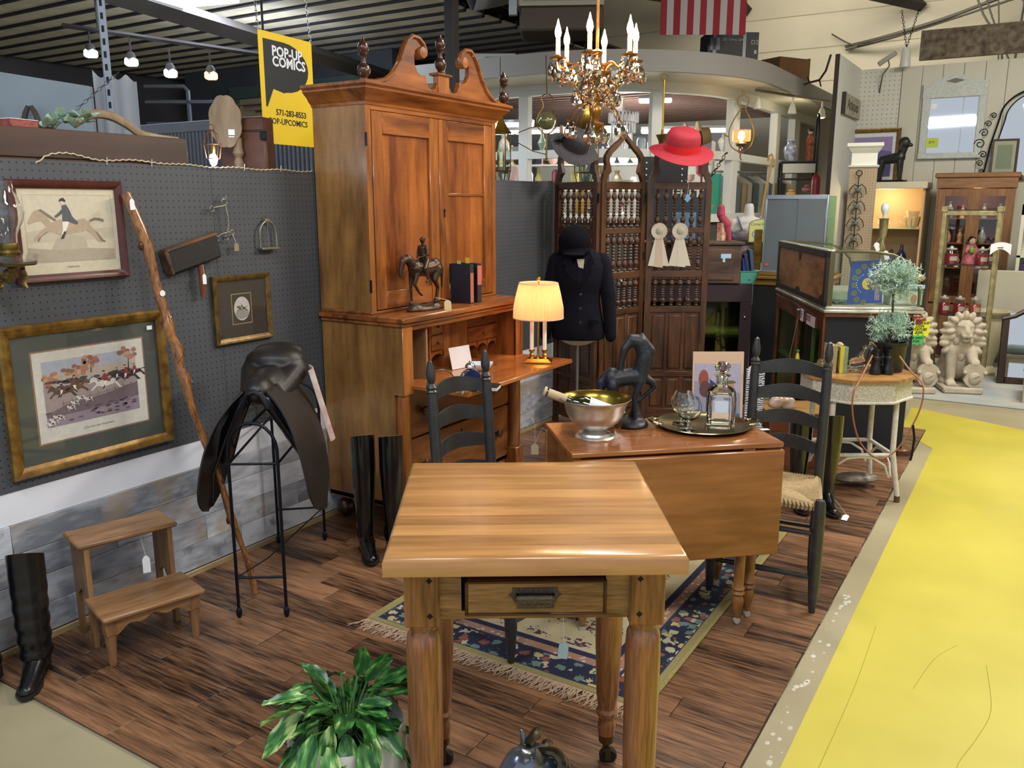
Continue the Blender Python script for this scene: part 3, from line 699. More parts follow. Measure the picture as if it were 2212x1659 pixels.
g.tube([(.02,-.052,.012),(-.02,-.06,.012),(-.045,-.072,.012)],.003,6);ring(g,(-.05,-.08,.012),.012,.0024);ring(g,(.0,-.075,.02),.018,.0024,bx=(0,.6,.8));ring(g,(.035,-.055,.012),.010,.0024)
obj('bit',g,rust,t)
g=G();g.tube([(.035,-.06,.014),(.048,-.09,.014),(.05,-.10,.014)],.0012,4);obj('string',g,STR,t)
pricetag(t,(.052,-.10,.014),.024,.034,(0,0,0),mat('manila','#8d7a5c',.8))
# stirrup
t=thing('stirrup_iron','steel stirrup iron hanging from a nail in the grey pegboard','stirrup',(.012,2.717,1.47),rot=(PI/2,0,PI/2))
g=G();n=14;L=[(-.048,-.065,.008)]
for i in range(n+1):
 a=PI-PI*i/n;L.append((.048*math.cos(a)*(1 if abs(math.cos(a))>.5 else 1.0),-.02+.075*math.sin(a)**.8 if 0<i<n else-.02,.008))
L.append((.048,-.065,.008));g.tube(L,[.0045]*len(L),8);obj('bow',g,rust,t)
obj('tread',G().box(-.052,.052,-.072,-.060,-.008,.030,.003),rust,t)
g=G();g.box(-.014,.014,.050,.068,.002,.014,.003);g.tube([(0,.07,.0),(0,.085,.006)],.002,6);g.cyl((0,.05,.008),(0,-.06,.008),.0012,n=5);obj('eye_and_nail',g,rust,t)
# stool: two-step oak
oak=wood('stool_oak','#6b4a2e','#a37a52','y',16,8,.4,streak=.6)
oakz=wood('stool_oak_v','#6b4a2e','#a07850','z',16,8,.42,streak=.6)
t=thing('step_stool','two-step oak library stool with scalloped apron by the whitewashed planks','stool',(.236,1.754,FZ),math.radians(-15));t.scale=(1,.96,.94)
obj('upper_step',G().box(-.155,.03,-.185,.185,.408,.428,.006),oak,t)
obj('lower_step',G().box(.015,.235,-.185,.19,.188,.208,.006),oak,t)
for s_ in(-1,1):
 g=G();g.m=Matrix.Translation((0,s_*.155-.009,0))@Matrix(((1,0,0,0),(0,0,1,0),(0,1,0,0),(0,0,0,1)))
 g.prism([(-.145,0),(-.115,0),(-.11,.18),(-.06,.22),(-.01,.17),(.0,0),(.03,0),(.02,.19),(.02,.408),(-.145,.408)],0,.018)
 obj('side_panel',g,oakz,t)
 g=G();g.m=Matrix.Translation((.195,s_*.155,0));g.box(-.02,.02,-.02,.02,.125,.19,.003)
 g.lathe([(.012,0),(.015,.015),(.014,.03),(.020,.11),(.021,.125)],10);obj('turned_leg',g,oakz,t)
g=G();pts=[(-.14,.188)]
for i in range(25):
 y=-.14+.28*i/24;pts.append((y,.160-.022*abs(math.cos(y*PI/.28*1.0))**.6*0-.030*(abs(y)/.14)**2+.008*math.cos(y*70)))
pts.append((.14,.188));g.m=Matrix.Translation((.205,0,0))@Matrix(((0,0,1,0),(1,0,0,0),(0,1,0,0),(0,0,0,1)));g.prism(pts,-.008,.008);obj('apron',g,oak,t)
pricetag(t,(.02,.055,.315),.028,.072,(PI/2,0,PI/2-.15),string=(.005,.045,.41))
# boots
bl=mat('black_leather','#0c0d10',.32,var=.3,vs_=10,bump=.25,bs=18,coat=.15)
blg=mat('black_leather_gloss','#08090c',.18,coat=.5,bump=.1,bs=12)
lining=mat('boot_lining','#4a2a1c',.7)
def boot(label,loc,rz,h=.40,r=.060,gloss=False,group=None,slouch=0.0,top_tilt=.02,lin_m=None,laces=False,tail=False):
 m_=blg if gloss else bl;t=thing('riding_boot',label,'boot',loc,rz,group);n=22;g=G();R_=[]
 prof=[]
 for i in range(26):
  k=i/25;z=.075+(h-.075)*k
  r0=.054 if slouch else.040;rx=r0+(r-r0)*min(1,max(0,(k-.10)/.62))**.9+(.004*math.sin(k*40)*(1-k) if slouch else 0)
  prof.append((rx,z,(slouch*math.sin(k*5)*.5)))
 vv=[];ff=[]
 for(q,z,dx) in prof:
  for i in range(n):
   a=2*PI*i/n;zz=z+(top_tilt*math.cos(a) if z>h-.02 else 0);vv.append((q*1.12*math.cos(a)+dx,q*.95*math.sin(a),zz))
 L=len(prof)
 for(q,z,dx) in prof[::-1][:14]:
  for i in range(n):
   a=2*PI*i/n;zz=z+(top_tilt*math.cos(a) if z>h-.02 else 0);vv.append(((q-.004)*1.12*math.cos(a)+dx,(q-.004)*.95*math.sin(a),zz))
 for j in range(L+13):
  for i in range(n):
   k=(i+1)%n;ff.append((j*n+i,j*n+k,(j+1)*n+k,(j+1)*n+i))
 ff.append(tuple((L+13)*n+i for i in range(n)))
 g.add(vv,ff[:(L-1)*n]);o=obj('shaft',g,m_,t)
 g=G();g.add(vv,ff[(L-1)*n:]);obj('lining',g,lin_m or lining,t)
 def bf(g):
  g.cap_((-.012,0,.085),(-.012,0,.12),.047,.046);g.cap_((-.02,0,.045),(.03,0,.06),.038,.036)
  g.cap_((.03,0,.055),(.10,0,.035),.040,.030);g.cap_((.10,0,.032),(.165,0,.027),.033,.022);g.box(-.055,.02,-.03,.03,.012,.05)
  g.box(.02,.16,-.028,.028,.012,.03)
 o=sculpt('foot',bf,.006,m_,t,5)
 g=G();g.prism([(-.058,-.026),(-.06,0),(-.058,.026),(-.01,.030),(.05,.028),(.11,.038),(.16,.034),(.19,.012),(.19,-.012),(.16,-.034),(.11,-.038),(.05,-.028),(-.01,-.030)],.010,.020);g.box(-.06,.01,-.03,.03,0,.014,.004)
 obj('sole',g,mat('boot_sole','#14110f',.6),t)
 if laces:
  g=G()
  for k in range(7):z=.06+.022*k;x=.05-.006*k if k>2 else.075-.012*k;g.tube([(x,-.018,z),(x+.012,.0,z+.008),(x,.018,z+.012)],.0022,5)
  obj('laces',g,blackm,t)
 return t
boot('black leather boot standing in front of the whitewashed planks at the far left',(.20,1.40,0),math.radians(-42),.44,.060,slouch=.012,top_tilt=.03,group=None)
boot('black leather boot mostly cut off by the left edge of the picture',(.13,1.26,0),math.radians(-55),.425,.060,slouch=.012,top_tilt=.03)
tanl=mat('tan_boot_trees','#8c5a3e',.6)
b1=boot('tall polished black riding boot by the desk side, nearer the saddle stand',(.475,2.79,FZ),math.radians(-40),.56,.058,True,None,lin_m=tanl,laces=True)
g=G();g.lathe([(.0,.53),(.045,.535),(.047,.542),(.0,.55)],14);obj('boot_tree',g,mat('boot_tree_white','#c9c4bc',.5),b1)
b2=boot('tall polished black riding boot by the desk side, nearer the butcher block table',(.59,2.85,FZ),math.radians(-40),.56,.058,True,None,lin_m=tanl,laces=True)
boot('tall black riding boot standing beside the white wicker table, the one nearer the ladder-back chair',(2.02,4.50,FZ),math.radians(-62),.50,.062,True,lin_m=mat('red_lining','#7d3a2a',.5))
b4=boot('tall black riding boot standing beside the white wicker table, with a tag on its toe',(2.165,4.545,FZ),math.radians(-62),.50,.062,True,lin_m=mat('red_lining','#7d3a2a',.5))
pricetag(b4,(.17,.06,.02),.03,.05,(.3,0,1.0),string=(.10,.02,.075))
# wrought iron saddle stand and the saddle
iron=mat('wrought_iron','#1a1d26',.4,.7)
t=thing('saddle_stand','black wrought iron saddle stand with arched front legs','stand',(.345,2.38,FZ),0)
fa,fb=Vector((.640,2.135,0)),Vector((.488,2.031,0));ra,rb=Vector((.215,2.785,0)),Vector((.055,2.640,0));O=Vector((.345,2.38,0))
def arch(a,b_,zt,name):
 a=a-O;b_=b_-O;m_=(a+b_)/2;g=G();zs=zt-.11;P_=[a+Vector((0,0,.02)),a+Vector((0,0,zs*.5)),a+Vector((0,0,zs))]
 for i in range(1,10):
  k=PI*i/10;P_.append(m_+(a-m_)*math.cos(k)*1.0+Vector((0,0,zs+.11*math.sin(k))))
 P_+=[b_+Vector((0,0,zs)),b_+Vector((0,0,zs*.5)),b_+Vector((0,0,.02))]
 g.tube(P_,.0065,8);obj(name,g,iron,t)
 for q in(a,b_):
  g=G();g.sph(q+Vector((0,0,.024)),(.012,.012,.024),8,6);obj('foot',g,iron,t)
 g=G();g.cyl(a+Vector((0,0,.17)),b_+Vector((0,0,.17)),.005);obj('crossbar',g,iron,t)
 g=G();g.cyl(a+Vector((0,0,zs-.05)),b_+Vector((0,0,zs-.05)),.005);obj('crossbar',g,iron,t)
arch(fa,fb,.79,'front_arch');arch(ra,rb,.79,'rear_arch')
for p,q in((fa,ra),(fb,rb)):
 g=G();g.cyl(p-O+Vector((0,0,.63)),q-O+Vector((0,0,.63)),.005);obj('rail',g,iron,t)
g=G();g.cyl((fa+fb)/2-O+Vector((0,0,.785)),(ra+rb)/2-O+Vector((0,0,.785)),.006);obj('rail',g,iron,t)
g=G();g.tube([fb-O+Vector((0,0,.17)),(fb+rb)/2-O+Vector((.05,0,.10)),ra-O+Vector((0,0,.17))],.003,6);obj('brace',g,iron,t)
sad=mat('saddle_leather','#17110f',.48,var=.3,vs_=8,bump=.12,bs=30)
sadp=mat('saddle_panel','#0e1119',.3,coat=.2)
dirv=(fa+fb)/2-(ra+rb)/2;ang=math.atan2(dirv.y,dirv.x)
t=thing('english_saddle','dark brown leather english saddle resting on the black iron stand','saddle',(.42,2.30,.80+FZ),ang)
def bseat(g):
 g.sph((-.17,0,.155),(.09,.125,.055),16,10);g.sph((-.23,0,.175),(.045,.11,.045),14,8)
 g.sph((-.03,0,.09),(.15,.075,.055),16,10);g.sph((.13,0,.085),(.075,.06,.055),14,8);g.cap_((.15,0,.085),(.18,0,.075),.035,.028)
 g.cap_((.05,-.05,.05),(-.15,-.09,.11),.045,.05);g.cap_((.05,.05,.05),(-.15,.09,.11),.045,.05)
sculpt('seat',bseat,.009,sad,t,6)
for s_ in(-1,1):
 def fl(u,v,s_=s_):
  w=.12+.10*math.sin(PI*min(1,v*.8+.08))**.7;xc=.03+.10*v-.03*v*v
  wv=w*math.sqrt(max(0,1-max(0,(v-.72)/.285)**2))
  x=xc+(u-.5)*2*wv
  a=v*1.15;y=s_*(.045+.165*(1-math.exp(-v*3.6)))+s_*(.012*math.sin(u*PI)+.02*v*v)
  z=.095-.50*v
  return(x,y,z)
 obj('flap',G().sheet(fl,12,16,.006*(s_)),sad,t)
 def sk(u,v,s_=s_):
  return(-.16+.24*u,s_*(.055+.095*math.sin(v*1.4)),.115-.17*v**1.1-.03*abs(u-.5))
 obj('skirt',G().sheet(sk,8,6,.006*(s_)),sad,t)
 def pb(g,s_=s_):
  g.cap_((.17,s_*.045,.055),(.12,s_*.12,-.08),.028,.036);g.cap_((.12,s_*.12,-.08),(.06,s_*.165,-.20),.038,.034)
  g.cap_((.13,s_*.055,.03),(-.2,s_*.06,.08),.022,.03)
 sculpt('panel',pb,.008,sadp,t,4)
 g=G();g.tube([(.19,s_*.02,.10),(.20,s_*.05,.055),(.185,s_*.085,-.01),(.16,s_*.13,-.10),(.16,s_*.185,-.24),(.15,s_*.20,-.36)],.006,6);obj('piping',g,sadp,t)
g=G();g.tube([(.195,.05,.03),(.205,.025,.085),(.207,0,.098),(.205,-.025,.085),(.195,-.05,.03)],.010,8);obj('pommel_arch',g,sadp,t)
g=G();g.sheet(lambda u,v:(-.12-.10*v+.04*u,.15+.06*v+.02*math.sin(u*3),.14-.33*v-.02*u),4,10,.003);obj('pad_edge',g,mat('white_pad','#c9bdb6',.8,var=.1,vs_=20,col2='#b98c8e'),t)
# left background, beyond the pegboard wall
galv=mat('galvanised','#8a8e96',.45,.4,var=.15,vs_=10)
t=thing('corrugated_fence','grey framed fence of vertical corrugated metal strips behind the pegboard wall','fence',(-3.12,4.2,0))
obj('top_rail',G().box(0,2.9,-.03,.03,2.11,2.185,.005),mat('fence_rail','#8b8f98',.6,var=.08,vs_=6),t)
src=None
for i in range(72):
 if src is None:src=o=obj('metal_slat',G().prism([(-.014,-.002),(.014,-.002),(.010,.012),(-.010,.012)][::-1],.02,2.12),galv,t);o.location=(.02,-.012,0);o.scale=(1,-1,1)
 else:o=inst(src,t,(.02+i*.040,-.012,0))
obj('backing',G().box(0,2.9,.004,.012,0,2.11),mat('fence_dark','#1d2026',.7),t)
t=thing('ledge_cabinet','plain grey ledge behind the pegboard wall carrying the trunk and scalloped table','ledge',(-.56,2.40,0));obj('body',G().box(0,.49,0,.66,0,1.60,.004),mat('ledge_grey','#55555a',.8),t)
t=thing('metal_trunk','brown wood-look trunk standing on end behind the scalloped tabletop','trunk',(-.16,2.86,1.625),math.radians(20));t.scale=(1,1,.74)
tr=mat('trunk_brown','#573524',.45,var=.35,vs_=14)
obj('body',G().box(-.20,.045,-.02,.07,-.02,.50,.012),tr,t);obj('seam',G().box(-.203,.048,-.024,-.018,.41,.424,.002),mat('trunk_seam','#2c1b12',.5),t)
obj('latch',G().box(.02,.05,-.03,-.018,.36,.41,.003),blackm,t)
t=thing('scalloped_table','small light wood table with scalloped top tilted upright on a turned leg','table',(-.24,2.74,1.60),CAMR+.15)
bgw=wood('bleached_wood','#6f5b43','#9a8264','z',10,4,.6)
pts=[((.068+.006*abs(math.sin(4*a)))*math.cos(a),.37+(.112+.007*abs(math.sin(4*a)))*math.sin(a)) for a in[2*PI*i/64 for i in range(64)]]
g=G();g.m=Matrix(((1,0,0,0),(0,0,-1,0),(0,1,0,0),(0,0,0,1)));g.prism(pts,-.012,.012);obj('top',g,bgw,t)
g=G();g.lathe([(.024,.0),(.024,.03),(.016,.05),(.026,.07),(.018,.09),(.026,.12),(.020,.14),(.024,.17),(.015,.19),(.026,.21),(.02,.24),(.02,.28)],12,(.045,.02,.02));obj('leg',g,bgw,t)
g=G();g.box(.012,.04,-.018,-.012,.31,.335);g.box(.012,.038,-.018,-.012,.30,.305);obj('label_sticker',g,WHITE,t)
t=thing('wire_lamp','small wire lantern with a bright bare bulb on top of the pegboard wall','lamp',(-.06,2.51,1.76),CAMR)
g=G()
for k in range(5):
 a=2*PI*k/5;g.tube([(.028*math.cos(a),.028*math.sin(a),.03),(.038*math.cos(a),.038*math.sin(a),.09),(.026*math.cos(a),.026*math.sin(a),.13),(.006*math.cos(a),.006*math.sin(a),.15)],.0022,5)
ring(g,(0,0,.03),.028,.002,16);ring(g,(0,0,.09),.038,.002,16);ring(g,(0,0,.16),.012,.002,12,(1,0,0),(0,0,1))
obj('wire_frame',g,mat('copper_wire','#6b4a34',.4,.8),t)
obj('bulb',G().lathe([(.006,.0),(.014,.012),(.018,.028),(.014,.042),(.008,.052),(.0,.054)],14),emis('bulb_white','#dfe8ff',28),t)
obj('socket',G().lathe([(.010,.05),(.012,.06),(.012,.085),(.004,.09)],12),brassd,t)
point('wire_bulb',(-.02,2.51,1.80),1.6,(.85,.9,1.0),.02)
t=thing('faux_succulent','pale green leafy artificial plant on the dark shelf beam','plant',(-.10,1.90,1.875))
lg=mat('pale_leaf','#9db59a',.5,var=.15,vs_=40);g=G()
def leaf(g,p,d_,L,w,up=Vector((0,0,1)),curl=.2,n=5):
 d_=Vector(d_).normalized();s_=d_.cross(up);s_=s_.normalized() if s_.length>1e-3 else Vector((1,0,0));nn=s_.cross(d_)
 vv=[];ff=[]
 for i in range(n+1):
  k=i/n;c_=Vector(p)+d_*L*k-nn*curl*L*k*k;ww=w*math.sin(PI*(k*.86+.08))**.8*(1 if i<n else.1)
  vv+=[c_+s_*ww+nn*.15*ww,c_-nn*.1*ww,c_-s_*ww+nn*.15*ww]
 for i in range(n):
  a=i*3;ff+=[(a,a+1,a+4,a+3),(a+1,a+2,a+5,a+4)]
 g.add(vv,ff)
first=None
for c in range(10):
 p0=Vector((rnd.uniform(-.03,.03),rnd.uniform(-.10,.13),rnd.uniform(-.01,.045)))
 for k in range(7):
  a=rnd.random()*6.3;e=rnd.uniform(.2,1.3);g=G();leaf(g,(0,0,0),(1,0,.0),.045,.011,curl=.15)
  if first is None:o=first=obj('leaf',g,lg,t,60)
  else:o=inst(first,t)
  o.location=p0;o.rotation_euler=(rnd.uniform(-.5,.5),-e,a);s_=rnd.uniform(.7,1.15);o.scale=(s_,)*3
t=thing('red_tin','small red and white box lying on the dark shelf beam','box',(-.12,1.72,1.86),.2);t.scale=(.8,.8,.42)
obj('box',G().box(-.05,.05,-.07,.07,0,.07,.004),mat('red_tin','#8a3a34',.5,var=.5,vs_=40),t);obj('lid',G().box(-.051,.051,-.071,.071,.07,.078,.002),mat('tin_lid','#d8d2d2',.5),t)
t=thing('wooden_hoop','light wood curved yoke lying behind the pale green plant','yoke',(-.18,2.14,1.868),math.radians(80))
g=G();g.tube([(-.16,0,.03),(-.09,0,.072),(-.02,0,.075),(.05,0,.045),(.10,0,.012),(.17,0,.0),(.26,0,-.002)],[.012,.013,.014,.014,.013,.012,.008],8,flat=1.3,sm=3);obj('bow',g,bgw,t)
t=thing('perforated_strut','perforated galvanised steel strut hanging down behind the shelf beam','strut',(-.78,2.53,1.99));t['kind']='structure'
g=G();g.box(-.018,.018,-.003,.003,0,2.4);g.box(-.018,-.014,-.003,.02,0,2.4);obj('channel',g,mat('strut_steel','#9aa0a8',.4,.6),t)
sl=G().box(-.006,.006,-.0045,-.003,0,.028);so=obj('slot',sl,mat('slot_dark','#14161a',.8),t)
for i in range(22):
 o=so if i==0 else inst(so,t);o.location=(0,0,.05+.056*i)
for o in[t]:o.rotation_euler=(0,0,CAMR)
def chain(name,label,p0,p1,n,r=.006,m_=None,sag=0.0):
 t=thing(name,label,'chain',p0);d_=Vector(p1)-Vector(p0);first=None;ln=d_.length/n
 for i in range(n):
  g=G();a=[(r*math.cos(2*PI*k/10),0,ln*.62*math.sin(2*PI*k/10)) for k in range(10)];g.tube(a,r*.28,4,closed=True)
  if first is None:o=first=obj('link',g,m_ or steelp,t)
  else:o=inst(first,t)
  o.location=d_*((i+.5)/n)-Vector((0,0,sag*math.sin(PI*(i+.5)/n)))
  q=d_.to_track_quat('Z','Y').to_euler();o.rotation_euler=q;o.rotation_mode='XYZ'
  if i%2:o.rotation_euler=(d_.to_track_quat('Z','Y')@Euler((0,0,PI/2)).to_quaternion()).to_euler()
 return t
chain('hanging_chain','pale chain slanting from the perforated strut down to the wooden yoke',(-.74,2.56,2.20),(-.78,2.36,2.02),12,.006)
t=thing('white_partition','pale blue-white partition panel behind the dark shelf beam at upper left','partition',(-2.9,2.52,0));t['kind']='structure'
g=G();q0=Vector((-2.75,2.55,0));q1=Vector((-1.88,3.15,0))
dv=(q1-q0);a_=math.atan2(dv.y,dv.x);t.location=q0;t.rotation_euler=(0,0,a_);L=dv.length
g.m=Matrix(((1,0,0,0),(0,0,-1,0),(0,1,0,0),(0,0,0,1)));g.prism([(0,0),(L,0),(L,2.28),(0,2.44)],-.02,.02);obj('panel',g,mat('partition_paint','#a3b0b8',.7,var=.04,vs_=3),t)
tw=thing('framed_picture','brown framed pale picture hanging on the pale partition at the left edge','picture',q0+dv.normalized()*.37+Vector((.03,-.05,2.02)),rot=(PI/2,0,a_))
frame(tw,.26,.30,.02,.015,wood('brown_frame','#4a3526','#6f5540','x',20,4,.5))
g=G();g.c='#c9c0b0';g.poly([(-.11,-.13),(.11,-.13),(.11,.13),(-.11,.13)],.006);g.c='#a49c98';g.poly([(-.08,-.10),(.075,-.10),(.075,.10),(-.08,.10)],.0065);g.c='#b58f8c';g.poly([(-.08,-.1),(.075,-.1),(.05,.0),(-.02,.04),(-.08,.0)],.007);obj('print',g,paper,tw,None)
th_=thing('horse_collar','dark wooden horse collar hames leaning on the pale partition','horse collar',q0+dv.normalized()*.72+Vector((.05,-.06,1.97)),a_)
for s_ in(-1,1):
 g=G();g.tube([(s_*.05,0,-.1),(s_*.055,0,.0),(s_*.048,0,.08),(s_*.028,0,.15),(s_*.008,0,.19)],[.018,.02,.018,.016,.013],8);obj('hame',g,mat('hame_wood','#4b4340',.6,var=.2,vs_=20),th_)
t=thing('draped_cloth','white cloth pinned up beyond the pale partition behind the steel strut','cloth',(-1.93,3.20,0),math.radians(32))
g=G();g.sheet(lambda u,v:(.26*u,.02*math.sin(u*16)*(.3+v),2.385-.05*abs(math.sin(u*2.6*PI))*(1-v)*.8-.75*v-.03*u),24,8,.004);obj('cloth',g,mat('cloth_white','#b3b6bd',.85),t)
t=thing('track_rail','dark lighting track carrying four small spotlights in the left background','rail',(0,0,0));g=G();g.tube([(-4.05,4.35,3.04),(-2.6,5.2,2.80)],.02,4);g.cyl((-3.8,4.5,3.0),(-3.8,4.5,3.52),.01);g.cyl((-2.62,5.19,2.81),(-2.62,5.19,3.52),.01);obj('rail',g,steel,t)
for i,(p,c_,lb) in enumerate((((-3.87,4.46,2.82),'#dfe8ff','first white track spotlight from the left, nearest the steel strut'),((-3.57,4.62,2.75),'#dfe8ff','second white track spotlight from the left in the background'),((-3.29,4.78,2.66),'#dfe8ff','third white track spotlight from the left in the background'),((-3.00,4.95,2.64),'#ffb060','orange glowing track spotlight, rightmost of the four'))):
 t=thing('track_spotlight',lb,'spotlight',p,CAMR,'spotlights on the background track')
 g=G();g.cyl((0,0,.2),(0,0,.07),.008);g.lathe([(.02,.08),(.035,.06),(.04,.02),(.045,.01)],12);obj('housing',g,steel,t)
 g=G();g.box(-.045,.045,-.04,.04,-.03,.03,.012);obj('lamp_face',g,emis('spot_%s'%('warm' if i==3 else 'cool'),c_,22 if i<3 else 8),t)
t=thing('light_panel','large bright white ceiling light panel at the top left','light',(-3.28,4.62,3.22),math.radians(12))
g=G();g.prism([(-.45,-.55),(.55,-.55),(.55,.42),(-.45,.42)],0,.05);obj('diffuser',g,emis('panel_glow','#e6efff',7),t)
obj('frame',G().box(-.47,.57,-.57,.44,.02,.07,.01),mat('light_frame','#b8bcc0',.5),t)
t=thing('amber_fixture','orange glowing slatted light fixture in the top left corner','light',(-.42,1.15,2.25),.9)
obj('diffuser',G().box(-.22,.0,-.17,.17,0,.02),emis('amber_glow','#c4743c',1.1),t)
for k in range(6):
 o=obj('bar',G().box(-.22,.0,-.172,-.162,-.006,.022),wood('amber_bar','#5a2c14','#8a5030','x',10,4),t);o.location=(0,k*.066,0)
obj('frame',G().box(-.002,.012,-.175,.175,-.008,.024,.002),wood('amber_bar','#5a2c14','#8a5030','x',10,4),t)
sg=thing('hanging_sign','yellow and black hanging sign with white lettering and a phone number','sign',(-.754,3.432,2.534),0)
A_=Vector((-.754,3.432,0));import_dir=Vector((-.042,.456,0))
sg.rotation_euler=(PI/2,0,math.atan2(import_dir.y,import_dir.x))
ylw=mat('sign_yellow','#e8c21c',.45);blk=mat('sign_black','#17191f',.5);whs=mat('sign_white','#e4e6ec',.5)
obj('board',G().box(0,.447,-.60,.0,-.004,0,.001),ylw,sg)
g=G();P_=[(.035,-.04)]
for i in range(13):
 a=PI/2-PI*i/12;P_.append((.20+.205*math.cos(a),-.175+.135*math.sin(a)))
P_+=[(.19,-.315),(.10,-.30),(.045,-.40),(.035,-.40)]
g.prism(P_,0,.0012);obj('speech_shape',g,blk,sg)
text('lettering','POP-UP\nCOMICS',.075,whs,sg,(.10,-.125,.0022),bold=.0022,spacing=.72)
text('phone_number','571-283-8553',.046,blk,sg,(.11,-.425,.001),bold=.001)
text('lettering','POP-UPCOMICS',.046,blk,sg,(.05,-.475,.001),bold=.0006)
chain('hanging_chain','white chain holding the upper left corner of the yellow sign',(-.754,3.432,2.53),(-.78,3.42,3.5),40,.006)
e_=A_+import_dir.normalized()*.44
chain('hanging_chain','white chain holding the upper right corner of the yellow sign',(e_.x,e_.y,2.53),(e_.x-.10,e_.y,3.5),40,.006)
t=thing('wire_rack','dark bent pipe rack standing by the beige board in the left background','rack',(-5.35,6.0,2.25),CAMR)
g=G();g.tube([(0,0,.58),(.42,0,.58),(.46,0,.54),(.46,0,-2.25)],.025,6);g.tube([(0,0,.42),(.75,0,.42),(.80,0,.38),(.82,0,-2.25)],.025,6);g.cyl((0,0,.2),(.46,0,.2),.018);obj('pipes',g,mat('pipe_dark','#2c3138',.5),t)
# the secretary desk
dk_z=wood('maple_upright','#5a2c10','#a8662e','z',9,7,.30,coat=.35,streak=.6,fig=.1)
dk_y=wood('maple_cross','#552a0f','#a5622c','y',9,7,.30,coat=.3,streak=.6,fig=.08)
dk_s=wood('maple_side','#5e3c1c','#a57840','z',6,5,.30,coat=.3,streak=.6,fig=.12)
dk_d=wood('maple_drawer','#4a260f','#8a5526','y',8,6,.30,coat=.3,streak=.6,fig=.12)
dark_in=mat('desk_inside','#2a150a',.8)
knob_m=mat('wood_knob','#3a1c10',.3,coat=.3)
Y0,Y1=3.04,4.12
t=thing('secretary_desk','tall maple secretary desk with broken swan-neck pediment and cupboard doors','desk',(0.012,Y0,FZ));W_=Y1-Y0;DZ=FZ
def xz_prism(g,pts,y0,y1):
 m0=g.m.copy();g.m=m0@Matrix(((1,0,0,0),(0,0,1,0),(0,1,0,0),(0,0,0,1)));g.prism(pts,y0,y1);g.m=m0
def yz_prism(g,pts,x0,x1):
 m0=g.m.copy();g.m=m0@Matrix(((0,0,1,0),(1,0,0,0),(0,1,0,0),(0,0,0,1)));g.prism(pts,x0,x1);g.m=m0
g=G();xz_prism(g,[(0,.13),(.45,.13),(.45,.70),(.505,.70),(.505,1.045),(0,1.045)],0,.022);obj('side_panel',g,dk_s,t)
g=G();xz_prism(g,[(0,.13),(.45,.13),(.45,.70),(.505,.70),(.505,1.045),(0,1.045)],W_-.022,W_);obj('side_panel',g,dk_s,t)
obj('back_panel',G().box(0,.012,.022,W_-.022,.13,1.045),dk_s,t)
obj('bottom',G().box(.012,.45,.022,W_-.022,.13,.155),dk_s,t)
for k,(z0,z1) in enumerate(((.165,.46),(.47,.705))):
 d_=obj('drawer',G().box(.10,.455,.055,W_-.055,z0,z1-.01,.004),dk_d,t)
 for y in(.20,W_-.20):
  g=G();g.m=Matrix.Translation((.455,y,(z0+z1)/2))@Matrix.Rotation(PI/2,4,'Y');g.lathe([(.009,0),(.009,.012),(.024,.02),(.025,.032),(.014,.04),(.0,.041)],14);obj('knob',g,knob_m,d_)
 g=G();g.box(.455,.457,W_/2-.004,W_/2+.004,z1-.07,z1-.045);obj('keyhole',g,blackm,d_)
for z in(.155,.46,.703):obj('rail',G().box(.40,.452,.022,W_-.022,z,z+.012,.001),dk_y,t)
for y in(.022,W_-.055):obj('stile',G().box(.40,.45,y,y+.033,.155,.705),dk_z,t)
for y in(.035,W_-.035):
 g=G();g.lathe([(.042,.0),(.044,.05),(.040,.075),(.036,.09),(.038,.10),(.034,.11),(.036,.3),(.034,.5),(.030,.585),(.034,.59),(.034,.60)],18,(.475,y,.115));obj('column',g,dk_z,t)
 g=G();g.box(.43,.515,y-.042,y+.042,.085,.20,.004);obj('column_block',g,dk_z,t)
for x,y in((.06,.05),(.06,W_-.05),(.45,.05),(.45,W_-.05)):
 g=G();g.lathe([(.012,0),(.02,.006),(.040,.03),(.046,.055),(.036,.085),(.018,.098),(.022,.11),(.022,.13)],16,(x,y,0));obj('bun_foot',g,knob_m,t)
obj('base_skirt',G().box(0,.45,0,W_,.12,.155,.004),dk_y,t)
obj('cap_board',G().box(-.01,.53,-.018,W_+.018,1.045,1.075,.006),dk_y,t)
g=G();g.box(0,.518,-.010,W_+.010,1.028,1.045,.004);obj('cap_moulding',g,dk_y,t)
for y in(-.0015,W_-.073):obj('front_stile',G().box(.5052,.51,y,y+.075,.70,1.03,.002),dk_z,t)
obj('top_rail',G().box(.48,.505,.075,W_-.075,1.005,1.03,.002),dk_y,t)
obj('inner_floor',G().box(.012,.50,.022,W_-.022,.705,.722),dk_y,t)
ix=.37
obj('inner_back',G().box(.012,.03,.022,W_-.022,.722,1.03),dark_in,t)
for y in(.022,W_-.055):obj('inner_side',G().box(.012,.485,y,y+.033,.722,1.03),dk_z,t)
for y in(.075,.34,.39,.50,.62,.72,1.02):obj('divider',G().box(.03,ix,y-.004,y+.004,.722,1.02),dk_z,t)
for z in(.84,.93):obj('shelf',G().box(.03,ix-.004,.075,1.02,z-.003,z+.003),dk_y,t)
for(y0,y1,z0,z1) in((.725,1.015,.935,1.005),(.725,1.015,.845,.925),(.395,.495,.935,1.005),(.395,.495,.845,.925)):
 d_=obj('small_drawer',G().box(.05,ix+.006,y0,y1,z0,z1,.002),dk_y,t)
 g=G();g.sph((ix+.014,(y0+y1)/2,(z0+z1)/2),.007,8,6);obj('knob',g,knob_m,d_)
obj('small_door',G().box(ix-.01,ix+.004,.502,.715,.73,1.0,.002),dk_z,t)
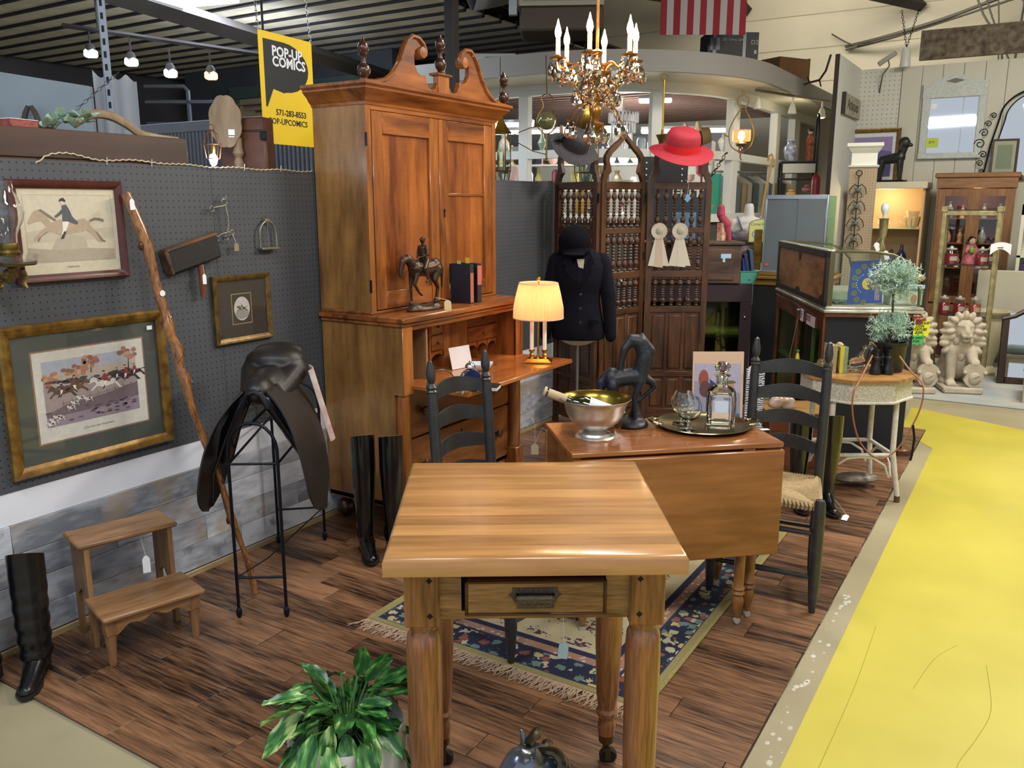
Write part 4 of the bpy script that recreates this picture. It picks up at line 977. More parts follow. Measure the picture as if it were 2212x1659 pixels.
def arches(y0,y1,n):
 w=(y1-y0)/n;g=G()
 for i in range(n):
  a=y0+w*i;pts=[(a,.84),(a,.79)]
  for k in range(9):q=PI-PI*k/8;pts.append((a+w/2+(w/2-.004)*math.cos(q),.795+.03*math.sin(q)))
  pts+=[(a+w,.79),(a+w,.84)]
  yz_prism(g,pts,ix-.008,ix)
 obj('arched_valance',g,dk_y,t)
 for i in range(1,n):obj('divider',G().box(.03,ix,y0+w*i-.003,y0+w*i+.003,.722,.84),dk_z,t)
arches(.72,1.02,3);arches(.395,.62,2)
g=G();pts=[(0,.728),(.12,.728),(.12,1.0),(.10,1.006),(.07,1.004),(.0,.985)];g.m=Matrix.Translation((ix-.005,.215,0))@Matrix.Rotation(math.radians(-4),4,'Z');xz_prism(g,pts,0,.012);obj('open_door',g,wood('pale_inner','#7a5a3a','#a5845c','z',10,5,.5),t)
obj('writing_board',G().box(.03,.835,.06,W_+.0,.722,.745,.004),wood('writing_top','#6e3716','#b56d36','y',7,8,.25,coat=.4),t)
H0,H1=1.075,2.045
for y in(0,W_-.02):obj('hutch_side',G().box(0,.3255,y,y+.02,H0,H1),dk_s,t)
obj('hutch_back',G().box(0,.012,.02,W_-.02,H0,H1),dk_s,t);obj('hutch_top',G().box(0,.33,0,W_,H1,H1+.018),dk_y,t);obj('hutch_bottom',G().box(0,.33,-.004,W_+.004,H0,H0+.014,.003),dk_y,t)
for y in(-.0015,W_-.035):obj('hutch_stile',G().box(.3255,.3275,y,y+.035,H0+.014,H1),dk_z,t)
def door(y0,y1,kn):
 z0,z1=H0+.018,H1-.035;d_=obj('door',G().box(.306,.316,y0+.05,y1-.05,z0+.05,z1-.05),wood('door_panel','#5e2d10','#a9632b','z',7,6,.3,coat=.35,streak=.6,fig=.12),t)
 for a,b_ in((y0,y0+.075),(y1-.075,y1)):obj('door_stile',G().box(.306,.330,a,b_,z0,z1,.003),dk_z,d_)
 obj('door_rail',G().box(.306,.3295,y0+.075,y1-.075,z0,z0+.085,.003),dk_y,d_);obj('door_rail',G().box(.306,.3295,y0+.075,y1-.075,z1-.10,z1,.003),dk_y,d_)
 obj('inner_rail',G().box(.306,.324,y0+.075,y1-.075,z0+.54,z0+.553,.002),dk_y,d_) if kn else None
 if kn:g=G();g.box(.329,.3315,y0+.03,y0+.042,z0+.43,z0+.47);g.sph((.331,y0+.036,z0+.467),.007,8,6);obj('keyhole',g,blackm,d_)
 return d_
door(.040,.546,False);door(.551,W_-.04,True)
obj('top_rail',G().box(.306,.327,.035,W_-.035,H1-.033,H1,.002),dk_y,t)
g=G();g.box(.322,.331,-.003,.004,1.18,1.24);g.box(.322,.331,-.003,.004,1.85,1.91);obj('hinge',g,blackm,t)
prof=[(0,0),(.006,.0),(.010,.012),(.022,.022),(.034,.040),(.052,.055),(.060,.062),(.060,.070),(.072,.080),(.072,.092),(0,.092)]
g=G();zc=H1-.012
xs_,ys_=.327,W_
def ringpts(o):return[(0,-o),(xs_+o,-o),(xs_+o,ys_+o),(0,ys_+o)]
vv=[];ff=[]
for o_,z in prof:
 for p in ringpts(o_):vv.append((p[0],p[1],zc+z))
for j in range(len(prof)-1):
 for i in range(3):a=j*4+i;ff.append((a,a+1,a+5,a+4))
g.add(vv,ff);obj('cornice',g,dk_y,t,30)
obj('cornice_top',G().box(0,xs_+.07,-.07,ys_+.07,zc+.088,zc+.093),dk_s,t)
zt=zc+.092
half=[(-.07,0),(-.07,.008),(.02,.014),(.09,.030),(.15,.066),(.20,.122),(.235,.185),(.262,.225),(.30,.250),(.345,.248),(.382,.226),(.398,.196),(.392,.172),(.370,.160),(.350,.166),(.340,.180),(.335,.194),(.322,.190),(.312,.165),(.316,.125),(.340,.090),(.375,.078),(.40,.085),(.405,.062),(.42,.035),(.45,.024),(.475,.032),(.492,.060),(.495,.098),(.54,.098),(.54,0)]
for s_ in(0,1):
 pts=[(p[0] if s_==0 else W_-p[0],p[1]+zt-.012) for p in half]
 bm_=bmesh.new();vs1=[bm_.verts.new((.345,y,z)) for y,z in pts];f=bm_.faces.new(vs1);f.normal_update();bmesh.ops.triangulate(bm_,faces=[f],ngon_method='EAR_CLIP')
 ex=bmesh.ops.extrude_face_region(bm_,geom=list(bm_.faces));bmesh.ops.translate(bm_,verts=[v for v in ex['geom'] if isinstance(v,bmesh.types.BMVert)],vec=(.024,0,0));bmesh.ops.recalc_face_normals(bm_,faces=bm_.faces)
 me=bpy.data.meshes.new('scroll');bm_.to_mesh(me);bm_.free();me.materials.append(dk_y);o=bpy.data.objects.new('pediment_scroll',me);COL.objects.link(o);o.parent=t
 top=[((p[0] if s_==0 else W_-p[0]),p[1]+zt-.012) for p in half[1:13]]
 g=G();g.tube([(.362+.010,y,z) for y,z in top],.011,6);obj('scroll_moulding',g,dk_y,t)
 g=G();yy=.365 if s_==0 else W_-.365;g.m=Matrix.Translation((.34,yy,zt+.172))@Matrix.Rotation(PI/2,4,'Y');g.lathe([(.0,0),(.028,.0),(.03,.03),(.026,.045),(.0,.046)],14);obj('scroll_end',g,dk_z,t)
g=G();g.box(.34,.375,W_/2-.045,W_/2+.045,zt-.01,zt+.088,.002);obj('plinth',g,dk_z,t)
g=G();g.box(.325,.385,W_/2-.060,W_/2+.060,zt+.086,zt+.098,.003);obj('plinth_cap',g,dk_y,t)
fin=G().lathe([(.014,0),(.020,.006),(.014,.014),(.026,.030),(.031,.048),(.026,.062),(.012,.075),(.010,.095),(.014,.105),(.024,.112),(.016,.120),(.024,.130),(.025,.145),(.018,.160),(.008,.170),(.004,.182),(.0,.184)],16)
for p in((.355,-.03,zt+.0),(.355,W_/2,zt+.098),(.355,W_+.045,zt+.0)):
 f_=obj('finial',fin,knob_m,t) if p[1]<0 else inst(f_,t);f_.location=p
# things on the desk
bronze=mat('bronze','#4a3b30',.38,.75,var=.35,vs_=20)
def horse(g,neck='low',leg=True):
 """standing horse facing +x, about 1 long; origin under the belly on the ground"""
 c=g.cap_
 c((-.22,0,.66),(.0,0,.63),.145,.135);c((.0,0,.63),(.24,0,.66),.135,.140);g.sph((-.24,0,.68),(.16,.14,.15),14,10);g.sph((.24,0,.62),(.12,.115,.15),14,10)
 for s_ in(-1,1):
  x=-.28+(.06 if s_>0 else-.07);c((-.26,s_*.07,.62),(x+.05,s_*.075,.44),.10,.065);c((x+.05,s_*.075,.44),(x-.04,s_*.07,.28),.055,.036);c((x-.04,s_*.07,.28),(x,s_*.07,.08),.032,.024);c((x,s_*.07,.08),(x+.03,s_*.07,.03),.028,.036)
def rider(g):
 c=g.cap_
 c((.02,0,.80),(.03,0,1.0),.070,.078);g.sph((.03,0,1.02),(.065,.10,.06),12,8);c((.03,0,1.05),(.035,0,1.10),.03,.028);g.sph((.045,0,1.15),(.048,.042,.056),12,8);g.sph((.035,0,1.18),(.055,.05,.035),12,6);g.sph((.085,0,1.165),(.03,.035,.008),10,6)
 for s_ in(-1,1):
  c((.03,s_*.095,1.03),(.04,s_*.13,.90),.035,.028);c((.04,s_*.13,.90),(.14,s_*.04,.85),.027,.02)
  c((.02,s_*.08,.79),(.14,s_*.15,.66),.055,.042);c((.14,s_*.15,.66),(.06,s_*.16,.45),.038,.028);c((.06,s_*.16,.44),(.12,s_*.165,.42),.026,.022)
t=thing('horse_and_rider','bronze statuette of a horse with a rider in a cap, standing on the desk shelf','statuette',(.435,3.33,1.085),math.radians(-98))
SCL=.27
def bz(g):
 g.m=Matrix.Translation((0,0,.032))@Matrix.Scale(SCL,4);horse(g);c=g.cap_
 c((.30,0,.72),(.42,0,.84),.10,.085);c((.42,0,.84),(.54,0,.80),.075,.06);c((.54,0,.80),(.60,0,.62),.058,.036);c((.60,0,.62),(.60,0,.54),.036,.034)
 for s_ in(-1,1):c((.53,s_*.03,.84),(.52,s_*.045,.90),.02,.008)
 c((.28,-.06,.56),(.30,-.06,.32),.055,.032);c((.30,-.06,.32),(.29,-.06,.06),.03,.022);c((.29,-.06,.05),(.32,-.06,.03),.026,.034)
 c((.26,.07,.56),(.33,.07,.38),.055,.034);c((.33,.07,.38),(.22,.07,.22),.032,.022);c((.22,.07,.22),(.16,.07,.18),.022,.028)
 c((-.38,0,.72),(-.44,0,.62),.03,.035);c((-.44,0,.62),(-.44,0,.28),.038,.016)
sculpt('horse',bz,.0032,bronze,t,3)
def br_(g):g.m=Matrix.Translation((0,0,.032))@Matrix.Scale(SCL,4);rider(g)
sculpt('rider',br_,.0028,bronze,t,2)
def bb(g):g.sph((0,0,.008),(.125,.05,.022),16,8);g.sph((.06,0,.022),(.05,.035,.016),12,8);g.sph((-.06,.0,.02),(.05,.04,.02),12,8)
sculpt('base',bb,.005,bronze,t,3)
g=G();z0=.032;g.tube([(.60*SCL,.03*SCL,.57*SCL+z0),(.45*SCL,.09*SCL,.66*SCL+z0),(.3*SCL,.08*SCL,.8*SCL+z0),(.14*SCL,.04*SCL,.85*SCL+z0)],.0012,4);obj('reins',g,bronze,t)
pricetag(t,(-.10,.055,.045),.035,.062,(math.radians(60),0,math.radians(140)),mat('manila_tag','#b59a72',.7),string=(-.05,.02,.06))
def book(label,loc,rz,w,d_,h,cov,page='#d8cdb0',spine=None,group=None,leaning=0,extra=None):
 t=thing('book',label,'book',loc,0,group,rot=(0,leaning,rz));m_=mat('cover_'+cov.strip('#'),cov,.6,var=.1,vs_=30)
 g=G();g.box(0,d_,0,.003,0,h);g.box(0,d_,w-.003,w,0,h);g.box(-.002,.002,0,w,0,h,.001);obj('cover',g,m_,t)
 obj('pages',G().box(.002,d_-.004,.003,w-.003,.003,h-.004),mat('pages_'+page.strip('#'),page,.8),t)
 if spine:g=G();g.box(-.0028,-.0018,.001,w-.001,h*spine[1],h*spine[2]);obj('spine_label',g,mat('lab_'+spine[0].strip('#'),spine[0],.6),t)
 return t
bk=book('large dark navy book standing on the desk shelf with a green tab',(.470,3.70,1.086),math.radians(178),.030,.14,.205,'#171c2a','#6a5f52',('#9c5b45',.02,.78))
g=G();g.box(.06,.085,.028,.0285,.19,.222);obj('green_tab',g,mat('tab_green','#8ec46a',.6),bk)
bk=book('navy and pink spined book standing right of the large navy book, with a yellow tab',(.470,3.775,1.086),math.radians(178),.038,.15,.205,'#14161f','#6a5f52',('#b06058',.45,.95))
g=G();g.box(.05,.078,.036,.0365,.19,.235);obj('yellow_tab',g,mat('tab_yellow','#d8b83a',.6),bk)
t=thing('desk_lamp','brass desk lamp with two candle stems and a lit pleated cream shade','lamp',(.735,3.93,.757),math.radians(25))
obj('base',G().prism([(-.075,-.045),(.075,-.045),(.075,.045),(-.075,.045)],0,.006).add([(-.075,-.045,.006),(.075,-.045,.006),(.075,.045,.006),(-.075,.045,.006),(-.055,-.028,.022),(.055,-.028,.022),(.055,.028,.022),(-.055,.028,.022)],[(4,5,6,7),(0,1,5,4),(1,2,6,5),(2,3,7,6),(3,0,4,7)]),brass,t,20)
obj('stem',G().lathe([(.012,.02),(.007,.03),(.006,.06),(.005,.08),(.005,.42),(.003,.425)],12),brass,t)
iv=mat('candle_ivory','#e6d8c4',.4,emit='#ffdcae',es=.1)
for s_ in(-1,1):
 g=G();g.lathe([(.016,.02),(.010,.03),(.014,.04),(.008,.05),(.016,.062),(.017,.068),(.012,.07)],12,(s_*.035,0,0));obj('candle_cup',g,brass,t)
 g=G();g.lathe([(.011,.068),(.011,.27),(.0,.27)],12,(s_*.035,0,0));obj('candle_tube',g,iv,t)
shm=bpy.data.materials.new('pleated_shade');shm.use_nodes=True;nt=shm.node_tree;nt.nodes.clear();o_=nt.nodes.new('ShaderNodeOutputMaterial');df=nt.nodes.new('ShaderNodeBsdfDiffuse');tl=nt.nodes.new('ShaderNodeBsdfTranslucent');mx=nt.nodes.new('ShaderNodeMixShader')
df.inputs[0].default_value=lin('#e8c9a0')+(1,);tl.inputs[0].default_value=lin('#ecc49a')+(1,);mx.inputs[0].default_value=.55
nt.links.new(df.outputs[0],mx.inputs[1]);nt.links.new(tl.outputs[0],mx.inputs[2]);nt.links.new(mx.outputs[0],o_.inputs[0])
g=G();n=160;vv=[];ff=[]
for j,(r,z) in enumerate([(.134,.243),(.132,.30),(.118,.37),(.103,.43)]):
 for i in range(n):
  q=r+(.003 if i%2 else-.003);a=2*PI*i/n;vv.append((q*math.cos(a),q*math.sin(a),z))
for j in range(3):
 for i in range(n):k=(i+1)%n;ff.append((j*n+i,j*n+k,(j+1)*n+k,(j+1)*n+i))
g.add(vv,ff);obj('shade',g,shm,t,0)
g=G();ring(g,(0,0,.243),.1345,.0035,48);ring(g,(0,0,.43),.1035,.003,48);obj('shade_trim',g,mat('trim_pink','#d8b09c',.6),t)
obj('finial',G().sph((0,0,.452),.012,12,8).cyl((0,0,.42),(0,0,.445),.004),brass,t)
for s_ in(-1,1):obj('bulb',G().sph((s_*.035,0,.32),(.016,.016,.026),12,8),emis('lamp_bulb','#ffc070',9),t)
point('desk_lamp_light',(.735,3.93,1.10),3.6,(1.0,.60,.32),.03)
t=thing('folded_card','white sheet of paper propped against the pigeonholes of the desk','paper',(.47,3.50,.757),math.radians(70),rot=(PI/2-.25,0,math.radians(80)))
obj('sheet',G().box(0,.15,0,.115,0,.001),mat('white_paper','#d9d2d2',.6),t)
t=thing('ceramic_dish','white square dish with blue glaze behind the small silver clock on the desk','dish',(.60,3.58,.757),.5);t.scale=(.72,)*3
def sqd(r0,r1,z0,z1,n=24):return[(r1,z1)]
g=G();vv=[];ff=[]
for r,z in((.04,.0),(.05,.003),(.075,.035),(.082,.05),(.078,.05),(.07,.034),(.045,.008),(.0,.006)):
 for i in range(24):
  a=2*PI*i/24;c_,s_=math.cos(a),math.sin(a);q=r/max(abs(c_),abs(s_))**.8;vv.append((q*c_,q*s_,z))
for j in range(7):
 for i in range(24):k=(i+1)%24;ff.append((j*24+i,j*24+k,(j+1)*24+k,(j+1)*24+i))
g.add(vv,ff);obj('dish',g,mat('dish_glaze','#c8cad6',.2,coat=.4),t)
t=thing('table_clock','small silver bell-topped clock with a round blue reflecting face on the desk','clock',(.86,3.10,.757),math.radians(-28))
g=G();g.m=Matrix.Translation((0,0,.062))@Matrix.Rotation(PI/2,4,'Y');g.lathe([(.0,-.014),(.046,-.014),(.052,-.008),(.052,.008),(.048,.014),(.0,.012)],28);obj('case',g,steelp,t)
g=G();g.m=Matrix.Translation((0.0,0,.062))@Matrix.Rotation(PI/2,4,'Y');g.lathe([(.0,.0165),(.046,.0155),(.0465,.0135)],28);obj('face',g,mat('blue_face','#27407a',.08,.6),t)
obj('bell',G().lathe([(.024,.118),(.022,.130),(.014,.139),(.0,.142)],16),steelp,t);obj('bell',G().lathe([(.005,.14),(.007,.146),(.0,.152)],10),steelp,t)
g=G();g.cyl((0,-.03,.018),(0.0,-.04,0),.004);g.cyl((0,.03,.018),(0,.04,0),.004);g.tube([(.0,-.05,.05),(.0,-.056,.02),(.0,-.045,.0)],.0015,4);obj('feet',g,steelp,t)
t=thing('notebook','small black notebook lying at the front edge of the writing board','book',(.80,3.22,.757),math.radians(-70));obj('cover',G().box(0,.09,0,.13,0,.003).box(0,.09,0,.13,.019,.022),mat('nb_black','#121014',.5),t);obj('pages',G().box(.002,.088,.002,.128,.003,.019),mat('nb_pages','#c9c6b4',.8),t)
t=thing('silver_hoop','thin silver arched wire handle standing at the left end of the writing board','handle',(.68,3.12,.757),math.radians(60));g=G();g.tube([(.075*math.cos(PI*i/16),0,.085*math.sin(PI*i/16)) for i in range(17)],.0035,6);obj('hoop',g,mat('dull_silver','#8a8478',.35,.9),t)
t=thing('hanging_tag','cream paper tag on white strings hanging beside the right desk column','tag',(.56,4.20,.30));pricetag(t,(0,0,-.10),.045,.065,(PI/2,0,CAMR),mat('cream_tag','#b5aa92',.7),string=(-.0,0,.03));g=G();g.tube([(0,0,.03),(-.03,.01,.06),(.0,0,.12),(.0,0,.43)],.0011,4);g.tube([(0,0,-.1),(.04,.02,.0),(.09,.03,-.03)],.001,4);obj('string',g,STR,t)
# rug
t=thing('oriental_rug','fringed oriental rug with cream field and navy floral border','rug',(.93,2.285,FZ))
RW,RL=1.15,1.78
rm=bpy.data.materials.new('rug_pattern');rm.use_nodes=True;nt=rm.node_tree;N=nt.nodes.new;Lk=nt.links.new;b=nt.nodes['Principled BSDF'];b.inputs['Roughness'].default_value=.95
tc=N('ShaderNodeTexCoord');sp=N('ShaderNodeSeparateXYZ');Lk(tc.outputs['Object'],sp.inputs[0])
def M2(op,a,b_=None,c_=None):
 n_=N('ShaderNodeMath');n_.operation=op
 for i,v in enumerate((a,b_,c_)):
  if v is None:continue
  if isinstance(v,(int,float)):n_.inputs[i].default_value=v
  else:Lk(v,n_.inputs[i])
 return n_.outputs[0]
dx=M2('MINIMUM',sp.outputs[0],M2('SUBTRACT',RW,sp.outputs[0]));dy=M2('MINIMUM',sp.outputs[1],M2('SUBTRACT',RL,sp.outputs[1]));dd=M2('MINIMUM',dx,dy)
cr=N('ShaderNodeValToRGB');cr.color_ramp.interpolation='CONSTANT';Lk(M2('MULTIPLY',dd,3.0),cr.inputs[0])
E_=cr.color_ramp.elements;cols=[(0,'#857a4e'),(.075,'#1c2140'),(.10,'#171c34'),(.42,'#22284a'),(.45,'#96705a'),(.57,'#1c2140'),(.66,'#b5a884')]
E_[0].position=0;E_[0].color=lin(cols[0][1])+(1,);E_[1].position=cols[1][0];E_[1].color=lin(cols[1][1])+(1,)
for p,c_ in cols[2:]:e=E_.new(p);e.color=lin(c_)+(1,)
vo=N('ShaderNodeTexVoronoi');vo.inputs['Scale'].default_value=24;Lk(tc.outputs['Object'],vo.inputs['Vector'])
nz=N('ShaderNodeTexNoise');nz.inputs['Scale'].default_value=70;Lk(tc.outputs['Object'],nz.inputs['Vector'])
dist=M2('ADD',vo.outputs['Distance'],M2('MULTIPLY',M2('SUBTRACT',nz.outputs[0],.5),.9))
fl_=M2('LESS_THAN',dist,.46);cc=N('ShaderNodeValToRGB');cc.color_ramp.interpolation='CONSTANT';sx_=N('ShaderNodeSeparateXYZ');Lk(vo.outputs['Color'],sx_.inputs[0]);Lk(sx_.outputs[0],cc.inputs[0])
E_=cc.color_ramp.elements;E_[0].color=lin('#a9a284')+(1,);E_[1].position=.35;E_[1].color=lin('#5c7068')+(1,)
for p,c_ in((.6,'#7c4638'),(.8,'#a8986a')):e=E_.new(p);e.color=lin(c_)+(1,)
inb=M2('MULTIPLY',M2('GREATER_THAN',dd,.03),M2('LESS_THAN',dd,.138));m1=N('ShaderNodeMix');m1.data_type='RGBA';Lk(M2('MULTIPLY',fl_,inb),m1.inputs[0]);Lk(cr.outputs[0],m1.inputs[6]);Lk(cc.outputs[0],m1.inputs[7])
vo2=N('ShaderNodeTexVoronoi');vo2.inputs['Scale'].default_value=5.2;vo2.inputs['Randomness'].default_value=.35;Lk(tc.outputs['Object'],vo2.inputs['Vector'])
d2=M2('ADD',vo2.outputs['Distance'],M2('MULTIPLY',M2('SUBTRACT',nz.outputs[0],.5),1.0));f2=M2('MULTIPLY',M2('LESS_THAN',d2,.26),M2('GREATER_THAN',dd,.24))
m2_=N('ShaderNodeMix');m2_.data_type='RGBA';Lk(f2,m2_.inputs[0]);Lk(m1.outputs[2],m2_.inputs[6]);c3=N('ShaderNodeValToRGB');c3.color_ramp.interpolation='CONSTANT';Lk(nz.outputs[0],c3.inputs[0]);c3.color_ramp.elements[0].color=lin('#4c2f3e')+(1,);c3.color_ramp.elements[1].position=.52;c3.color_ramp.elements[1].color=lin('#3f4a66')+(1,);Lk(c3.outputs[0],m2_.inputs[7])
inb2=M2('MULTIPLY',M2('GREATER_THAN',dd,.150),M2('LESS_THAN',dd,.188));vo3=N('ShaderNodeTexVoronoi');vo3.inputs['Scale'].default_value=40;Lk(tc.outputs['Object'],vo3.inputs['Vector']);m4=N('ShaderNodeMix');m4.data_type='RGBA';Lk(M2('MULTIPLY',M2('LESS_THAN',vo3.outputs['Distance'],.3),inb2),m4.inputs[0]);Lk(m2_.outputs[2],m4.inputs[6]);m4.inputs[7].default_value=lin('#b8a890')+(1,)
Lk(m4.outputs[2],b.inputs['Base Color']);bp=N('ShaderNodeBump');bp.inputs['Strength'].default_value=.4;bp.inputs['Distance'].default_value=.003;n5=N('ShaderNodeTexNoise');n5.inputs['Scale'].default_value=300;Lk(tc.outputs['Object'],n5.inputs['Vector']);Lk(n5.outputs[0],bp.inputs['Height']);Lk(bp.outputs[0],b.inputs['Normal'])
obj('pile',G().box(0,RW,0,RL,0,.009,.004),rm,t)
g=G();r9=random.Random(5)
for i in range(360):
 x=RW*i/360;y=0;pts=[(x,0,.006)]
 L=.05+.035*r9.random();dx_=r9.gauss(0,.5)
 for k in range(1,4):dx_+=r9.gauss(0,.5);pts.append((x+dx_*.007*k,-L*k/3,.005+.006*r9.random()*(k<3)))
 g.tube(pts,[.0022,.0019,.0015,.001],3,False)
obj('fringe',g,mat('fringe_wool','#b59c84',.95),t,0,stuff=True)
g=G();g.box(RW-.006,RW+.012,0,RL,0,.012,.005);g.box(-.012,.006,0,RL,0,.012,.005);obj('side_binding',g,mat('rug_binding','#8a7d4c',.95,var=.2,vs_=120),t,stuff=True)
# ladder-back chairs
def chair(label,loc,rz,seatvis=True,mcol='chair_dark'):
 """faces +x; origin on the floor under the seat centre"""
 t=thing('ladder_back_chair',label,'chair',loc,rz);m_=mat('chair_dark','#29292a',.4,var=.3,vs_=20,coat=.1)
 D_,Wb,Wf=.36,.30,.41
 for s_ in(-1,1):
  b0=Vector((-D_/2,s_*Wb/2,0));b1=Vector((-D_/2-.065,s_*Wb/2,.93));dr=b1-b0
  g=G();q=dr.to_track_quat('Z','Y').to_matrix().to_4x4();g.m=Matrix.Translation(b0)@q
  g.lathe([(.011,0),(.014,.03),(.018,.10),(.0205,.30),(.0215,.6),(.020,.86),(.017,.905),(.021,.91),(.017,.917),(.021,.925),(.015,.934),(.011,.94),(.016,.955),(.018,.975),(.014,1.0),(.010,1.02),(.0,1.028)],14);obj('back_post',g,m_,t)
  g=G();g.m=Matrix.Translation((D_/2,s_*Wf/2,0));g.lathe([(.012,0),(.017,.05),(.023,.14),(.0235,.40),(.022,.455),(.017,.47),(.0,.474)],14);obj('front_post',g,m_,t)
  for z in(.16,.29):
   g=G();g.tube([(-D_/2-.01,s_*Wb/2,z+.02),(0,s_*(Wb+Wf)/4,z+.01),(D_/2,s_*Wf/2,z)],[.009,.012,.009],8);obj('stretcher',g,m_,t)
 for z in(.15,.33):
  g=G();g.tube([(D_/2,-Wf/2,z),(D_/2,0,z),(D_/2,Wf/2,z)],[.009,.013,.009],8);obj('stretcher',g,m_,t)
 g=G();g.tube([(-D_/2-.015,-Wb/2,.22),(-D_/2-.015,Wb/2,.22)],.010,8);obj('stretcher',g,m_,t)
 for k,z in enumerate((.555,.665,.775,.885)):
  xo=-D_/2-.065*z/.93
  def sl(u,v,z=z,xo=xo):
   y=(u-.5)*(Wb-.01);bow=-.035*math.sin(PI*u);top=.030+.020*math.sin(PI*min(1,max(0,(u-.08)/.84)));bot=-.022+.012*math.sin(PI*u)
   return(xo+bow-.004*v,y,z+bot+(top-bot)*v)
  obj('back_slat',G().sheet(sl,14,3,.009),m_,t)
 rush=mat('rush_weave','#a08a63',.8,var=.2,vs_=60,bump=.4,bs=140);g=G()
 A=[Vector((-D_/2,-Wb/2,.445)),Vector((D_/2,-Wf/2,.445)),Vector((D_/2,Wf/2,.445)),Vector((-D_/2,Wb/2,.445))];c_=Vector((0.0,0,.436))
 for e in range(4):
  p,q=A[e],A[(e+1)%4];n=27
  for i in range(n):
   u=(i+.5)/n;s0=p.lerp(q,u);dd_=min(u,1-u)*2;e1=s0.lerp(c_,dd_*.96);nrm=(s0-c_);nrm.z=0;nrm.normalize()
   g.tube([s0+nrm*.006+Vector((0,0,-.018)),s0+nrm*.010+Vector((0,0,-.004)),s0+Vector((0,0,.005)),e1],(.0066 if e==1 else.0058),6)
 g.prism([(a.x,a.y) for a in A],.432,.446);obj('rush_seat',g,rush,t,stuff=False)
 return t
cl=chair('ladder-back chair with dark posts standing between the desk and the butcher block table',(1.425,2.53,FZ+.009),math.radians(-8))
pricetag(cl,(-.235,-.135,.86),.012,.06,(PI/2,0,0),string=(-.245,-.15,.915));
cr_=chair('dark ladder-back chair with a rush seat at the right end of the drop-leaf table',(2.165,3.425,FZ+.0),math.radians(-90+5))
pricetag(cr_,(-.245,-.165,.895),.028,.05,(PI/2,0,PI/2),string=(-.243,-.155,.95))
# butcher block work table
wt=thing('work_table','oak butcher block work table on turned legs with casters, front drawer slightly open','table',(2.026,1.662,0),math.radians(33.2))
bw1=wood('butcher_oak','#8a5f36','#bd8c54','x',8,9,.28,coat=.3,perobj=.20,streak=.8)
TW,TD=.625,.652;hx,hy=TW/2,TD/2;n=11;sw=TD/n;zt0,zt1=.858,.900;cc_=.010
for i in range(n):
 y0=-hy+sw*i;y1=y0+sw-.0004;f0=cc_ if i==0 else 0;f1=cc_ if i==n-1 else 0
 g=G();zc_=zt1-cc_
 g.add([(-hx,y0,zt0),(hx,y0,zt0),(hx,y1,zt0),(-hx,y1,zt0),(-hx,y0,zc_),(hx,y0,zc_),(hx,y1,zc_),(-hx,y1,zc_),(-hx+.004,y0+f0*.4,zt1-.003),(hx-.004,y0+f0*.4,zt1-.003),(hx-.004,y1-f1*.4,zt1-.003),(-hx+.004,y1-f1*.4,zt1-.003),(-hx+cc_,y0+f0,zt1),(hx-cc_,y0+f0,zt1),(hx-cc_,y1-f1,zt1),(-hx+cc_,y1-f1,zt1)],[(0,3,2,1),(0,1,5,4),(1,2,6,5),(2,3,7,6),(3,0,4,7),(4,5,9,8),(5,6,10,9),(6,7,11,10),(7,4,8,11),(8,9,13,12),(9,10,14,13),(10,11,15,14),(11,8,12,15),(12,13,14,15)])
 obj('stave',g,bw1,wt,60)
oakv=wood('oak_leg','#5c3419','#a46c3e','z',42,18,.3,coat=.3,streak=1);oakh=wood('oak_apron','#5f3b1e','#ac7e4e','x',40,11,.35,coat=.2,streak=.9)
lx,ly=.238,.252;cast=mat('caster_brass','#5c4a30',.4,.8);castb=mat('caster_wheel','#17171a',.3)
for sx in(-1,1):
 for sy in(-1,1):
  g=G();g.m=Matrix.Translation((sx*lx,sy*ly,0));g.box(-.037,.037,-.037,.037,.725,zt0,.003)
  g.lathe([(.0,.095),(.020,.095),(.024,.10),(.026,.13),(.022,.15),(.030,.165),(.032,.175),(.026,.185),(.032,.23),(.0375,.40),(.039,.60),(.039,.66),(.036,.695),(.029,.708),(.034,.722),(.034,.728)],20)
  lg_=obj('leg',g,oakv,wt,32)
  g=G();g.m=Matrix.Translation((sx*lx,sy*ly,0));g.lathe([(.0,.098),(.022,.098),(.022,.075),(.010,.07),(.010,.05),(.0,.05)],12);g.box(-.004,.012,-.016,-.011,.02,.06);g.box(-.004,.012,.011,.016,.02,.06);obj('caster_fork',g,cast,lg_)
  g=G();g.m=Matrix.Translation((sx*lx+.006,sy*ly,.027))@Matrix.Rotation(PI/2,4,'X');g.lathe([(.0,-.010),(.022,-.010),(.026,-.006),(.026,.006),(.022,.010),(.0,.010)],18);obj('caster_wheel',g,castb,lg_)
  if sy<0:
   for z in(.752,.832):
    g=G();g.m=Matrix.Translation((sx*lx-sx*.017,-ly-.0375,z))@Matrix.Rotation(PI/4,4,'Y');g.box(-.005,.005,0,.002,-.005,.005);obj('square_peg',g,blackm,lg_)
ap=G();f_=-ly-.022
ap.box(-lx+.037,lx-.037,f_,f_+.018,.838,zt0);ap.box(-lx+.037,lx-.037,f_,f_+.018,.738,.756);ap.box(-lx+.037,-.155,f_,f_+.018,.756,.838);ap.box(.150,lx-.037,f_,f_+.018,.756,.838)
obj('front_apron',ap,oakh,wt)
for s_ in(-1,1):obj('side_apron',G().box(s_*lx-.009,s_*lx+.009,-ly+.037,ly-.037,.738,zt0),wood('oak_apron_y','#6e4829','#a87a4c','y',20,6,.35,coat=.2),wt)
obj('rear_apron',G().box(-lx+.037,lx-.037,ly-.009,ly+.009,.738,zt0),oakh,wt)
obj('drawer_cavity',G().box(-.155,.150,f_+.018,f_+.030,.756,.838),mat('cavity_black','#0c0705',.9),wt)
